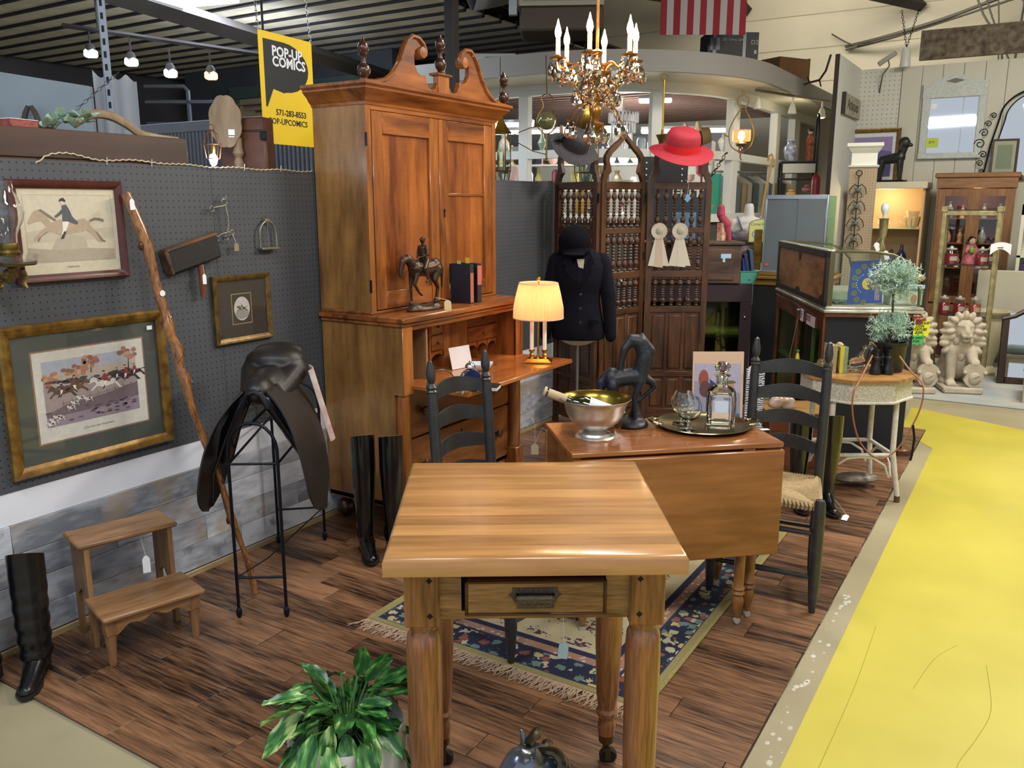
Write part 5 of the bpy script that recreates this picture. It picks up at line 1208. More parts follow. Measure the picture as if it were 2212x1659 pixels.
dw=obj('drawer',G().box(-.143,.146,f_-.020,f_+.012,.757,.832,.003),oakh,wt)
g=G();dm=wood('drawer_bead','#3a1c10','#5c3018','x',20,5,.3)
g.box(-.147,.150,f_-.024,f_+.006,.827,.833,.002);g.box(-.147,.150,f_-.024,f_+.006,.755,.761,.002);g.box(-.147,-.141,f_-.024,f_+.006,.755,.833,.002);g.box(.144,.150,f_-.024,f_+.006,.755,.833,.002);obj('bead_moulding',g,dm,dw)
pw=mat('pewter_pull','#5c5248',.38,.85,var=.3,vs_=200,bump=.5,bs=500)
g=G();yf=f_-.0205;g.m=Matrix.Translation((0,yf,.802))@Matrix(((1,0,0,0),(0,0,-1,0),(0,1,0,0),(0,0,0,1)))
g.prism([(-.048,.016),(.048,.016),(.048,.004),(.056,.0),(.048,-.006),(.044,-.016),(-.044,-.016),(-.048,-.006),(-.056,.0),(-.048,.004)],0,.002)
pl_=obj('cup_pull',g,pw,dw)
g=G();vv=[];ff=[]
for i,x in enumerate((-.038,.038)):
 for(z,y) in((.006,-.002),(.006,-.014),(.001,-.020),(-.022,-.016),(-.022,-.013),(.0,-.017),(.003,-.012)):vv.append((x,yf+y+.0,.800+z))
k_=7
ff=[(j,(j+1)%k_,k_+(j+1)%k_,k_+j) for j in range(k_)]+[tuple(range(k_)),tuple(range(k_,2*k_))[::-1]]
g.add(vv,ff);g.box(-.040,-.036,yf-.019,yf,.780,.806);g.box(.036,.040,yf-.019,yf,.780,.806);obj('cup',g,pw,pl_)
g=G()
for k in range(5):ring(g,(-.026+.013*k,yf-.0185,.789),.004,.0008,10,(1,0,0),(0,0,1))
obj('embossed_ring',g,pw,pl_)
pricetag(wt,(.067,f_+.03,.665),.022,.040,(PI/2,.1,.1),mat('tag_bluewhite','#a9bccb',.6),string=(.063,f_+.03,.738))
# plant, bust
t=thing('potted_plant','variegated peace lily in a white mottled pot beside the butcher block table','plant',(1.770,1.278,0))
potm=mat('white_pot','#c4c2bd',.5,var=.25,vs_=16,bump=.5,bs=22)
pot=obj('pot',G().lathe([(.0,0),(.10,.0),(.115,.04),(.130,.24),(.136,.42),(.128,.435),(.116,.42),(.0,.41)],28),potm,t)
lfm=bpy.data.materials.new('variegated_leaf');lfm.use_nodes=True;nt=lfm.node_tree;N=nt.nodes.new;Lk=nt.links.new;b=nt.nodes['Principled BSDF'];b.inputs['Roughness'].default_value=.35
tc=N('ShaderNodeTexCoord');mp=N('ShaderNodeMapping');mp.inputs['Scale'].default_value=(14,60,30);oi=N('ShaderNodeObjectInfo');Lk(tc.outputs['Object'],mp.inputs[0]);ml=M2('MULTIPLY',oi.outputs['Random'],20.0);Lk(ml,mp.inputs['Location'])
nz=N('ShaderNodeTexNoise');nz.inputs['Scale'].default_value=1;nz.inputs['Detail'].default_value=3;Lk(mp.outputs[0],nz.inputs['Vector'])
r=N('ShaderNodeValToRGB');Lk(M2('ADD',nz.outputs[0],M2('MULTIPLY',M2('POWER',oi.outputs['Random'],4.0),.16)),r.inputs[0]);E_=r.color_ramp.elements;E_[0].color=lin('#1d4a20')+(1,);E_[0].position=.45;E_[1].color=lin('#4d8a3c')+(1,);E_[1].position=.62;e=E_.new(.72);e.color=lin('#b9cf86')+(1,)
Lk(r.outputs[0],b.inputs['Base Color'])
g=G()
vv=[];ff=[];NL=9
for i in range(NL+1):
 k=i/NL;w=.034*math.sin(PI*(k*.93+.03))**.75*(1-.35*k) if i<NL else.0005;x=.135*k;z=-.12*k*k*.35;r_w=.004*math.sin(k*17)
 vv+=[(x,w,z+.006+r_w),(x,w*.5,z+.001),(x,0,z-.004),(x,-w*.5,z+.001),(x,-w,z+.006-r_w)]
for i in range(NL):
 for j in range(4):a=i*5+j;ff.append((a,a+1,a+6,a+5))
g.add(vv,ff);lf0=obj('leaf',g,lfm,t,70)
stm=mat('leaf_stem','#4c7a3a',.5);rr_=random.Random(21)
Ls=[]
for i in range(64):
 a=2*PI*i/64*5.0+rr_.uniform(-.3,.3);el=rr_.uniform(.15,1.25) if i>10 else rr_.uniform(.9,1.4);el=max(el,.32);L=rr_.uniform(.03,.095)
 p0=Vector((.02*math.cos(a),.02*math.sin(a),.41));p1=p0+Vector((math.cos(a)*math.cos(el)*L*1.3,math.sin(a)*math.cos(el)*L*1.3,.02+L*math.sin(el)*1.05));Ls.append((p0,p1,a,el))
for i,(p0,p1,a,el) in enumerate(Ls):
 o=lf0 if i==0 else inst(lf0,t);o.location=p1;s_=rr_.uniform(.62,.95);o.scale=(s_,s_,s_)
 pitch=-(el-.75) if el>.95 else rr_.uniform(.1,1.0)
 o.rotation_euler=(rr_.uniform(-.5,.5),pitch,a+rr_.uniform(-.3,.3))
 g=G();g.tube([p0,p0.lerp(p1,.5)+Vector((0,0,.015)),p1],.0022,5);obj('stem',g,stm,t)
obj('soil',G().lathe([(.0,.416),(.116,.418)],20,cap=False),mat('soil','#1c1410',.95),t)
t=thing('horse_bust','silver and bronze glazed horse head bust on the floor between the table legs','bust',(2.07,1.61,-.001),math.radians(238));t.scale=(1,1,.80)
hb=mat('bust_glaze','#8d9cb8',.25,.6,var=.2,vs_=10,col2='#57503c',coat=.3)
def bust(g):
 c=g.cap_
 g.lathe([(.0,0),(.10,0),(.11,.02),(.09,.05),(.0,.05)],20);c((-.03,0,.05),(-.05,0,.20),.09,.075);c((-.05,0,.20),(-.01,0,.30),.075,.052);c((-.01,0,.30),(.03,0,.315),.05,.045)
 c((.03,0,.315),(.10,0,.235),.045,.028);c((.10,0,.235),(.125,0,.20),.03,.026);g.sph((.02,0,.29),(.05,.042,.05),12,8)
 for s_ in(-1,1):c((.0,s_*.032,.335),(.012,s_*.042,.385),.016,.006);g.sph((.055,s_*.032,.285),.010,8,6)
sculpt('head',bust,.006,hb,t,3)
mn=mat('bust_mane','#4c4532',.28,.7,var=.4,vs_=20,coat=.3)
for k in range(15):
 a=k*1.3;g=G();x=-.02-.075*math.sin(k/14*PI*.6);z=.36-.018*k;s_=1 if k%3 else-1
 g.tube([(x+.03,s_*.005,z),(x-.01,s_*.035,z+.008),(x-.02,s_*.06,z-.02),(x+.008,s_*.062,z-.055),(x+.025,s_*.055,z-.05)],[.009,.014,.015,.011,.004],8,sm=3);obj('mane_curl',g,mn,t)
# drop leaf table and what stands on it
cherry=wood('cherry_top','#6a3a1e','#a0653a','x',8,8,.25,coat=.4,streak=.6);cherz=wood('cherry_leg','#5c3517','#96652f','z',12,7,.3,coat=.2)
TA=math.atan2(.547,.599);TZ=.74
c0=Vector((1.678,2.542,0))+Vector((math.cos(TA),math.sin(TA),0))*.405+Vector((-math.sin(TA),math.cos(TA),0))*.217
t=thing('drop_leaf_table','cherry drop-leaf table with its long leaf hanging and turned gate legs','table',(c0.x,c0.y,FZ),TA);zt_=TZ-FZ
obj('top',G().box(-.405,.405,-.217,.217,zt_-.020,zt_,.004),cherry,t)
obj('drop_leaf',G().box(-.400,.402,-.232,-.212,zt_-.435,zt_-.026,.004),cherry,t)
obj('drop_leaf',G().box(-.400,.402,.212,.232,zt_-.435,zt_-.026,.004),cherry,t)
obj('apron',G().box(-.35,.35,-.17,-.15,zt_-.13,zt_-.02),cherry,t);obj('apron',G().box(-.35,.35,.15,.17,zt_-.13,zt_-.02),cherry,t)
obj('end_apron',G().box(-.36,-.34,-.17,.17,zt_-.13,zt_-.02),cherry,t);obj('end_apron',G().box(.34,.36,-.17,.17,zt_-.13,zt_-.02),cherry,t)
def gleg(x,y,cz=.025):
 g=G();g.m=Matrix.Translation((x,y,0));g.lathe([(.010,.03),(.016,.06),(.024,.10),(.018,.12),(.026,.13),(.020,.14),(.026,.15),(.019,.16),(.020,.20),(.023,.45),(.024,zt_-.20),(.020,zt_-.19),(.024,zt_-.18)],14);g.box(-.024,.024,-.024,.024,zt_-.18,zt_-.02,.002);l_=obj('leg',g,cherz,t)
 g=G();g.m=Matrix.Translation((x,y,.014))@Matrix.Rotation(PI/2,4,'X');g.lathe([(.0,-.008),(.012,-.008),(.014,0),(.012,.008),(.0,.008)],12);g.lathe([(.0,-.003),(.004,-.003),(.004,.003)],8,(0,.0,0));obj('caster',g,mat('white_caster','#9a948c',.4),l_)
 g=G();g.cyl((x,y,.012),(x,y,.045),.006);obj('caster_stem',g,cast,l_)
for x in(-.335,.335):
 for y in(-.145,.145):gleg(x,y)
gleg(.270,-.190)
obj('gate_rail',G().box(.0,.27,-.205,-.195,.33,.36,.003),cherry,t)
pewter=mat('silver_bowl','#cfcdc8',.32,.85,var=.15,vs_=20)
t=thing('silver_bowl','footed silver bowl with a gilt inside standing on the drop-leaf table','bowl',(1.647,2.785,TZ))
obj('outside',G().lathe([(.0,.0),(.074,.0),(.076,.004),(.070,.010),(.064,.012),(.060,.020),(.045,.026),(.040,.030),(.062,.042),(.092,.066),(.108,.095),(.117,.128),(.128,.146),(.134,.150),(.134,.153)],40,cap=False),pewter,t)
obj('inside',G().lathe([(.134,.153),(.126,.147),(.114,.128),(.104,.095),(.088,.068),(.058,.046),(.0,.040)],40,cap=False),mat('gilt_inside','#8a7430',.22,.9),t)
t=thing('wine_bottle','green wine bottle with a black and white label lying in the silver bowl','bottle',(1.70,2.835,TZ+.073),0)
d_=Vector((1.49,2.71,.905))-Vector((1.70,2.835,TZ+.073));t.rotation_euler=d_.to_track_quat('Z','Y').to_euler();t.scale=(1.12,1.12,1.04)
bg=glass('bottle_green','#3f4a14',.02,1.5)
mk=mat('bottle_green_dark','#1c200a',.08,coat=.8)
obj('glass_body',G().lathe([(.0,-.035),(.032,-.035),(.036,-.028),(.036,.10),(.034,.125),(.024,.15),(.016,.165),(.014,.18),(.014,.255),(.016,.256),(.016,.265),(.0,.266)],24),mk,t)
obj('foil',G().lathe([(.0155,.185),(.0155,.262),(.0175,.263),(.0175,.272),(.0,.273)],20),mat('cream_foil','#b09a76',.4),t)
obj('label',G().lathe([(.0366,.02),(.0366,.105)],24,cap=False),mat('label_paper','#c9cdd4',.6),t)
g=G();g.m=Matrix.Rotation(.5,4,'Z')
vv=[];
for i in range(9):
 a=3.6+i*.22;vv+=[(.0369*math.cos(a),.0369*math.sin(a),.04+.01*math.sin(i)),(.0369*math.cos(a),.0369*math.sin(a),.075+.012*math.sin(i*2))]
g.add(vv,[(2*i,2*i+2,2*i+3,2*i+1) for i in range(8)]);obj('label_picture',g,mat('label_ink','#17181c',.5),t)
t=thing('silver_tray','oval silver tray with two scroll handles on the drop-leaf table','tray',(1.945,3.145,TZ),math.radians(30))
trm=mat('tray_silver','#8a8062',.25,1.0,var=.2,vs_=12)
obj('dish',G().lathe([(.0,.006),(.150,.007),(.162,.012),(.180,.017),(.186,.018),(.188,.015),(.180,.012),(.16,.006),(.15,.002),(.0,.0)],48,sx=1.0,sy=.93),trm,t)
for s_ in(-1,1):
 g=G();g.tube([(s_*.170,-.045,.018),(s_*.20,-.038,.024),(s_*.215,0,.028),(s_*.20,.038,.024),(s_*.170,.045,.018)],[.004,.006,.005,.006,.004],8);g.sph((s_*.185,-.04,.02),(.012,.009,.006),8,6);g.sph((s_*.185,.04,.02),(.012,.009,.006),8,6);obj('handle',g,trm,t)
pricetag(t,(.225,-.04,.004),.035,.02,(0,0,.3),string=(.21,.0,.03))
cg=glass('crystal','#fbffff',0,1.5)
t=thing('glass_decanter','square clear glass decanter with a ball stopper on the silver tray','decanter',(2.005,3.165,TZ+.008),math.radians(22));t.scale=(1.3,1.3,1.02)
def sqr(r,z,n=24,rd=.25):
 L=[]
 for i in range(n):
  a=2*PI*(i+.5)/n;c_,s_=math.cos(a),math.sin(a);k=(abs(c_)**6+abs(s_)**6)**(-1/6);L.append((r*k*c_,r*k*s_,z))
 return L
def rings(g,R_,close=True):
 n=len(R_[0]);vv=[p for q in R_ for p in q];ff=[(j*n+i,j*n+(i+1)%n,(j+1)*n+(i+1)%n,(j+1)*n+i) for j in range(len(R_)-1) for i in range(n)]
 if close:ff+=[tuple(range(n))[::-1],tuple((len(R_)-1)*n+i for i in range(n))]
 g.add(vv,ff)
def circ(r,z,n=24):return[(r*math.cos(2*PI*(i+.5)/n),r*math.sin(2*PI*(i+.5)/n),z) for i in range(n)]
g=G();rings(g,[sqr(.040,.0),sqr(.042,.004),sqr(.043,.12),sqr(.040,.140),circ(.030,.152),circ(.017,.160),circ(.017,.190),circ(.024,.196),circ(.024,.200),circ(.013,.200),circ(.013,.165),sqr(.034,.136),sqr(.037,.12),sqr(.037,.016),sqr(.030,.014)]);obj('body',g,cg,t,30)
obj('stopper',G().lathe([(.0,.175),(.0115,.176),(.0125,.200),(.010,.206),(.018,.214),(.0235,.226),(.022,.240),(.013,.250),(.0,.252)],12),cg,t,10)
g=G();g.box(-.020,.018,-.0445,-.0436,.065,.11);obj('paper_label',g,mat('label_pale','#c4cede',.6),t)
def snifter(label,loc):
 t=thing('brandy_glass',label,'glass',loc);t.scale=(1.2,1.2,1.1);obj('bowl_and_foot',G().lathe([(.0,.0),(.030,.0),(.031,.002),(.010,.006),(.005,.012),(.005,.030),(.014,.036),(.032,.050),(.040,.072),(.038,.092),(.029,.116),(.0275,.116),(.0365,.092),(.0385,.072),(.031,.052),(.013,.039),(.0,.037)],28),cg,t)
snifter('clear brandy snifter on the silver tray, in front',(1.925,3.035,TZ+.009));snifter('clear brandy snifter on the silver tray, behind the front one',(1.865,3.125,TZ+.009))
t=thing('horse_sculpture','black painted horse sculpture looking back, behind the silver bowl','sculpture',(1.690,3.02,TZ),math.radians(32));t.scale=(.80,.95,.96)
hsm=mat('black_sculpture','#14171f',.5,var=.5,vs_=26,bump=.5,bs=60)
def hs(g):
 c=g.cap_;g.m=Matrix.Translation((-.01,0,.0));
 c((-.085,0,.19),(-.03,0,.20),.042,.038);c((-.03,0,.20),(.045,0,.205),.037,.042);g.sph((-.09,0,.195),(.045,.04,.048),12,8)
 c((.05,0,.22),(.065,0,.29),.040,.040);c((.065,0,.29),(.045,0,.345),.038,.033);c((.045,0,.345),(.0,.0,.355),.034,.026);c((.0,0,.355),(-.035,-.01,.32),.025,.020);c((-.035,-.01,.32),(-.050,-.01,.25),.020,.014);c((-.05,-.01,.25),(-.052,-.01,.235),.015,.013)
 for s_ in(-1,1):
  c((-.085,s_*.022,.17),(-.075,s_*.026,.10),.032,.018);c((-.075,s_*.026,.10),(-.095,s_*.026,.06),.017,.012);c((-.095,s_*.026,.06),(-.085,s_*.026,.015),.012,.014)
 c((-.12,0,.21),(-.145,0,.18),.018,.02);c((-.145,0,.18),(-.145,0,.10),.022,.020);c((-.145,0,.10),(-.13,0,.04),.018,.008)
 c((.05,-.02,.19),(.02,-.025,.12),.024,.014);c((.02,-.025,.12),(.025,-.025,.015),.013,.013)
 c((.06,.02,.20),(.115,.025,.175),.026,.017);c((.115,.025,.175),(.128,.025,.155),.017,.015);c((.128,.025,.155),(.06,.025,.105),.014,.010);c((.06,.025,.105),(.045,.025,.095),.012,.013)
 c((.05,0,.37),(.10,0,.31),.016,.022);c((.10,0,.31),(.10,0,.24),.018,.01)
sculpt('horse',hs,.0045,hsm,t,3)
def hsb(g):g.m=Matrix.Translation((.0,0,0));g.lathe([(.0,.0),(.085,.0),(.088,.008),(.075,.022),(.05,.03),(.0,.032)],24);g.cap_((.02,0,.03),(.02,0,.09),.035,.012)
o=sculpt('base',hsb,.006,hsm,t,3)
# folding screen
scm=wood('screen_wood','#2f1a0e','#5c3a22','z',16,6,.45);scx=wood('screen_wood_x','#2f1a0e','#5c3a22','x',16,6,.45)
sc=thing('folding_screen','carved dark wood three-panel folding screen with turned spindles and ogee arches','screen',(0,0,FZ))
spp=[]
for k in range(33):spp.append(k/32)
def spindle_mesh(h):
 P_=[(.006,0),(.011,.04),(.006,.08),(.014,.16),(.015,.22),(.006,.30),(.011,.34),(.006,.38),(.010,.42),(.006,.46),(.010,.50),(.006,.54),(.010,.58),(.006,.62),(.011,.66),(.006,.70),(.015,.78),(.014,.84),(.006,.92),(.011,.96),(.006,1)]
 return G().lathe([(r*1.35,z*h) for r,z in P_],8)
spm={}
def spanel(p0,p1):
 p0=Vector(p0);p1=Vector(p1);d_=p1-p0;w=d_.length;a=math.atan2(d_.y,d_.x)
 P=bpy.data.objects.new('panel_frame',None)
 def put(o):o.location=(p0.x,p0.y,0);o.rotation_euler=(0,0,a);return o
 pw_=.042
 zs=1.70
 q_=lambda P:[(x,z if z<=zs else zs+(z-zs)*.82) for x,z in P]
 L=[(0,0),(0,zs+.04),(.012,zs+.10),(.030,zs+.14),(.034,zs+.18),(.028,zs+.215),(.030,zs+.25),(.055,zs+.29),(.10,zs+.335),(w/2-.05,zs+.385),(w/2-.012,zs+.425),(w/2,zs+.45)]
 I=[(pw_,0),(pw_,zs+.05),(.060,zs+.10),(.085,zs+.125),(.078,zs+.165),(.066,zs+.205),(.068,zs+.235),(.090,zs+.27),(.135,zs+.31),(w/2-.035,zs+.36),(w/2-.01,zs+.385),(w/2,zs+.395)]
 L=q_(L);I=q_(I)
 for s_ in(0,1):
  fx=(lambda x:x) if s_==0 else(lambda x:w-x);g=G()
  for i in range(len(L)-1):
   q=[(fx(L[i][0]),L[i][1]),(fx(L[i+1][0]),L[i+1][1]),(fx(I[i+1][0]),I[i+1][1]),(fx(I[i][0]),I[i][1])]
   if s_:q=q[::-1]
   vv=[(x,-.014,z) for x,z in q]+[(x,.014,z) for x,z in q];g.add(vv,[(0,1,2,3)[::1],(7,6,5,4),(0,4,5,1),(2,6,7,3)])
  put(obj('arched_post',g,scm,sc,30))
 for(z0,z1) in((1.69,1.74),(1.39,1.43),(1.08,1.13),(.83,.875),(.36,.40),(.06,.12)):
  put(obj('rail',G().box(pw_-.002,w-pw_+.002,-.012,.012,z0,z1,.003),scx,sc))
 n=6
 for(z0,z1) in((1.43,1.69),(1.13,1.39),(.875,1.08)):
  h=round(z1-z0,3)
  for k in range(n):
   if h not in spm:o=spm[h]=obj('spindle',spindle_mesh(h),scm,sc)
   else:o=inst(spm[h],sc)
   x=pw_+(w-2*pw_)*(k+.5)/n;o.location=(p0.x+math.cos(a)*x,p0.y+math.sin(a)*x,z0)
 put(obj('backing_board',G().box(pw_,w-pw_,-.004,.004,.12,.83),scm,sc))
 for(z0,z1) in((.40,.83),(.12,.36)):
  iw=(w-2*pw_)/3
  for k in range(3):put(obj('raised_panel',G().box(pw_+iw*k+.016,pw_+iw*(k+1)-.016,-.012,.012,z0+.02,z1-.02,.006),scm,sc))
  for k in(1,2):put(obj('muntin',G().box(pw_+iw*k-.012,pw_+iw*k+.012,-.010,.010,z0,z1,.002),scm,sc))
 bpy.data.objects.remove(P)
h0=(.025,5.40);h1=(.452,5.213);h2=(.600,5.640);h3=(.998,5.876)
spanel(h0,h1);spanel((h1[0]+.006,h1[1]+.018),h2);spanel((h2[0]+.02,h2[1]+.004),h3)
g=G()
for z in(.25,1.2,1.6):g.box(.596,.612,5.62,5.63,z,z+.06);g.box(.448,.462,5.195,5.205,z,z+.06)
obj('hinge',g,blackm,sc)
def hat(label,loc,rot,cr,ch,br_,m_,band,straw=False,wave=0.0):
 t=thing('sun_hat',label,'hat',loc,0,None,rot);n=40;R_=[]
 for r,z in((.0,ch),(cr*.5,ch*.985),(cr*.82,ch*.90),(cr*.96,ch*.70),(cr,ch*.40),(cr*1.02,ch*.08),(cr*1.06,0)):
  R_.append([(max(r,.0005)*math.cos(2*PI*i/n)*1.08,max(r,.0005)*math.sin(2*PI*i/n),z) for i in range(n)])
 for k in range(1,7):
  r=cr*1.06+(br_-cr*1.06)*k/6;R_.append([(r*math.cos(2*PI*i/n)*1.05,r*math.sin(2*PI*i/n),-.02*(k/6)**2+wave*(k/6)*math.sin(4*PI*i/n+1)) for i in range(n)])
 g=G();rings(g,R_,False);lo=[[(p[0]*.985,p[1]*.985,p[2]-.004) for p in q] for q in R_[::-1]];rings(g,[R_[-1]]+lo,False);obj('crown_and_brim',g,m_,t,50)
 g=G();g.lathe([(cr*1.045,.004),(cr*1.03,ch*.2),(cr*1.012,ch*.34)],n,sx=1.07,cap=False);obj('band',g,band,t)
 return t
straw=mat('grey_straw','#2f2b31',.8,var=.25,vs_=60,bump=.6,bs=130)
ht=hat('grey straw hat with a rosette hanging on the left arch of the folding screen',(.315,5.115,1.975),(math.radians(30),math.radians(30),math.radians(20)),.085,.105,.160,straw,mat('grey_band','#28252a',.8),wave=.015)
g=G();g.m=Matrix.Translation((-.10,-.05,.025))@Matrix.Rotation(-.9,4,'Y')
for k in range(4):g.lathe([(.008+.009*k,0),(.012+.009*k,.012-.002*k),(.006+.009*k,.01)],12)
obj('rosette',g,straw,ht)
redm=mat('red_straw','#9c1a2c',.7,var=.12,vs_=60,bump=.3,bs=150)
ht=hat('wide-brimmed red hat with a bright ribbon on the right arch of the folding screen',(.895,5.54,1.955),(math.radians(24),math.radians(3),CAMR),.108,.140,.205,redm,mat('red_ribbon','#c4141e',.5),wave=.012)
g=G();g.m=Matrix.Translation((.108,-.02,.03));g.sph((0,0,0),(.008,.014,.012),8,6)
for a in(-.8,.2,1.2,2.2):g.add([(0,0,0),(.008,.03*math.cos(a),.03*math.sin(a)),(.012,.03*math.cos(a+.5),.03*math.sin(a+.5))],[(0,1,2),(2,1,0)])
obj('bow',g,mat('red_ribbon','#c4141e',.5),ht)
rsm=mat('ribbon_satin','#c9c0ae',.5,sheen=.3);rsp=mat('ribbon_pink','#c2ab98',.5)
def rosette(label,px_,z,spread,pink):
 u=(px_);p=Vector((h2[0]+.02,h2[1]+.004,0)).lerp(Vector((h3[0],h3[1],0)),u)+Vector((.016,-.026,0));t=thing('prize_rosette',label,'rosette',(p.x,p.y,z),0,None,(PI/2,0,CAMR));n=24
 pets=G();pets.prism([(.022,-.0030),(.055,-.0062),(.058,0),(.055,.0062),(.022,.0030)],0,.003)
 o=obj('pleat',pets,rsm,t)
 for i in range(n):
  q=o if i==0 else inst(o,t);q.rotation_euler=(.18,0,2*PI*i/n)
 obj('backing',G().lathe([(.0,-.001),(.050,-.001)],22,cap=False),mat('rosette_back','#6f6658',.7),t)
 obj('centre',G().lathe([(.0,.008),(.022,.007),(.027,.003),(.027,0)],22),mat('rosette_centre','#a8a18c',.5),t)
 for k,(x0,x1) in enumerate(spread):
  g=G();g.prism([(-.018+x0*.12,-.03),(.018+x0*.12,-.03),(x0+.030,-.255+abs(x0)*.2),(x0-.030,-.25+abs(x0)*.2)],-.002-.0012*k,-.0015-.0012*k);obj('tail',g,rsp if(pink and k==0) else rsm,t)
rosette('cream prize rosette on the folding screen, the left of two, with a pink tail',.19,1.415,((.005,0),(-.042,0),(.048,0)),True)
rosette('cream prize rosette on the folding screen, the right of two, beside the pink-tailed one',.52,1.415,((.018,0),(-.045,0),(.055,0)),False)
t=thing('blue_tag','small pale blue diamond tag hanging from a string on the folding screen','tag',(.862,5.775,1.64),0,None,(PI/2,0,CAMR));g=G();g.prism([(0,.035),(.028,0),(0,-.028),(-.028,0)],0,.001);obj('card',g,mat('blue_card','#7ba0c4',.6),t);g=G();g.tube([(0,.035,0),(.005,.09,0),(-.01,.12,0),(-.02,.125,-.0)],.0012,4);obj('string',g,STR,t)
# dress form with jacket and helmet
t=thing('dress_form','dress form on a metal pole wearing the dark navy riding jacket','mannequin',(.62,4.62,FZ),CAMR-.12);t.scale=(.88,.9,1)
navy=mat('navy_wool','#0e0e18',.9,var=.2,vs_=30,spec=.15);fleece=mat('form_fleece','#b5aea2',.9)
obj('pole',G().cyl((0,0,.02),(0,0,.80),.009).lathe([(.0,0),(.13,.0),(.13,.01),(.02,.02)],20),mat('pole_steel','#8e8e8e',.35,.8),t)
def tor(g):g.sph((0,0,1.05),(.155,.10,.24),16,12);g.sph((0,0,.83),(.165,.115,.10),16,10);g.cap_((0,0,1.25),(0,0,1.33),.05,.045);g.sph((0,0,1.22),(.17,.08,.07),14,8)
sculpt('torso',tor,.012,fleece,t,3)
jk=thing('riding_jacket','dark navy wool riding jacket buttoned on the dress form','jacket',(.62,4.62,FZ),CAMR-.12);jk.scale=(.88,.9,1)
def jkt(g):
 n=28;R_=[]
 for z,rx,ry,yo in((.775,.185,.13,0),(.83,.188,.135,0),(.90,.172,.125,0),(1.0,.152,.112,0),(1.06,.152,.112,0),(1.14,.172,.122,-.008),(1.22,.188,.115,-.005),(1.28,.170,.085,0),(1.315,.11,.06,.01),(1.335,.07,.055,.01)):
  R_.append([(rx*math.cos(2*PI*i/n),ry*math.sin(2*PI*i/n)+yo,z) for i in range(n)])
 rings(g,R_)
sculpt('body',jkt,.010,navy,jk,4)
for s_ in(-1,1):
 def slv(g,s_=s_):g.cap_((s_*.160,0,1.25),(s_*.205,-.005,1.05),.055,.055);g.cap_((s_*.205,-.005,1.05),(s_*.228,-.025,.80),.053,.042)
 sculpt('sleeve',slv,.010,navy,jk,4)
g=G();g.prism([(-.012,1.30),(.03,1.10),(.02,1.30)],0,.003)
g=G();g.m=Matrix(((1,0,0,0),(0,0,-1,0),(0,1,0,0),(0,0,0,1)));g.prism([(-.075,1.325),(-.11,1.24),(-.085,1.235),(-.09,1.20),(.018,1.10),(-.02,1.20)],.117,.127);obj('lapel',g,navy,jk)
g=G();g.m=Matrix(((1,0,0,0),(0,0,-1,0),(0,1,0,0),(0,0,0,1)));g.prism([(.075,1.325),(.11,1.24),(.085,1.235),(.09,1.20),(.022,1.10),(.045,1.20)],.117,.127);obj('lapel',g,navy,jk)
g=G();g.m=Matrix(((1,0,0,0),(0,0,-1,0),(0,1,0,0),(0,0,0,1)));g.prism([(-.012,1.27),(.04,1.27),(.03,1.18),(.022,1.15)],.112,.118);obj('shirt_front',g,mat('shirt_white','#b9b3a8',.7),jk)
for z in(1.06,.975,.89):
 g=G();g.m=Matrix.Translation((.02,-.122-.0,z))@Matrix.Rotation(PI/2,4,'X');g.lathe([(.0,.0),(.010,.0),(.010,.005),(.0,.006)],10);obj('button',g,mat('button_dark','#1f1a22',.4),jk)
g=G();g.box(.085,.15,-.135,-.110,.885,.915,.004);obj('pocket_flap',g,navy,jk)
hm=thing('riding_helmet','black velvet riding helmet resting on the collar of the navy jacket','helmet',(.60,4.595,1.345+FZ),CAMR-.12);hm.scale=(1.06,)*3
def hl(g):g.sph((0,0,.02),(.095,.112,.095),20,14);g.sph((0,-.105,-.045),(.07,.06,.012),14,8);g.sph((0,0,-.03),(.098,.115,.04),18,8)
sculpt('shell',hl,.007,mat('black_velvet','#0b0a10',.95,spec=.1),hm,4);obj('top_button',G().sph((0,0,.118),.010,8,6),blackm,hm)
g=G();g.tube([(-.08,.03,-.05),(-.045,-.06,-.11),(.0,-.08,-.125),(.05,-.06,-.11),(.08,.03,-.05)],.006,6);obj('harness',g,mat('dark_green_strap','#1c2420',.6),hm)
# chandelier
t=thing('chandelier','brass chandelier with six lit candle bulbs and hanging crystal drops','chandelier',(1.495,3.048,1.974),CAMR)
cbr=mat('chandelier_brass','#9a6a34',.3,.9,var=.3,vs_=60)
obj('column',G().lathe([(.0,-.19),(.006,-.185),(.012,-.17),(.03,-.155),(.036,-.14),(.012,-.13),(.010,-.11),(.020,-.09),(.022,-.06),(.012,-.045),(.014,-.03),(.024,-.015),(.018,.0),(.007,.015),(.006,.08),(.012,.09),(.03,.10),(.055,.108),(.058,.115),(.03,.122),(.012,.13),(.010,.17),(.02,.18),(.022,.19),(.006,.20),(.005,.60),(.0,.60)],16),cbr,t)
flame=emis('candle_flame','#ffc47a',60);slv_=mat('candle_sleeve','#f0dcb8',.5,emit='#ffdca8',es=.8)
cry=glass('crystal_drop','#fff6ec',0,1.55)
dropm=obj('crystal',G().lathe([(.0,0),(.0025,-.004),(.004,-.010),(.011,-.024),(.0135,-.034),(.010,-.044),(.0,-.050)],7),cry,t,5);bead=None
Cs=[]
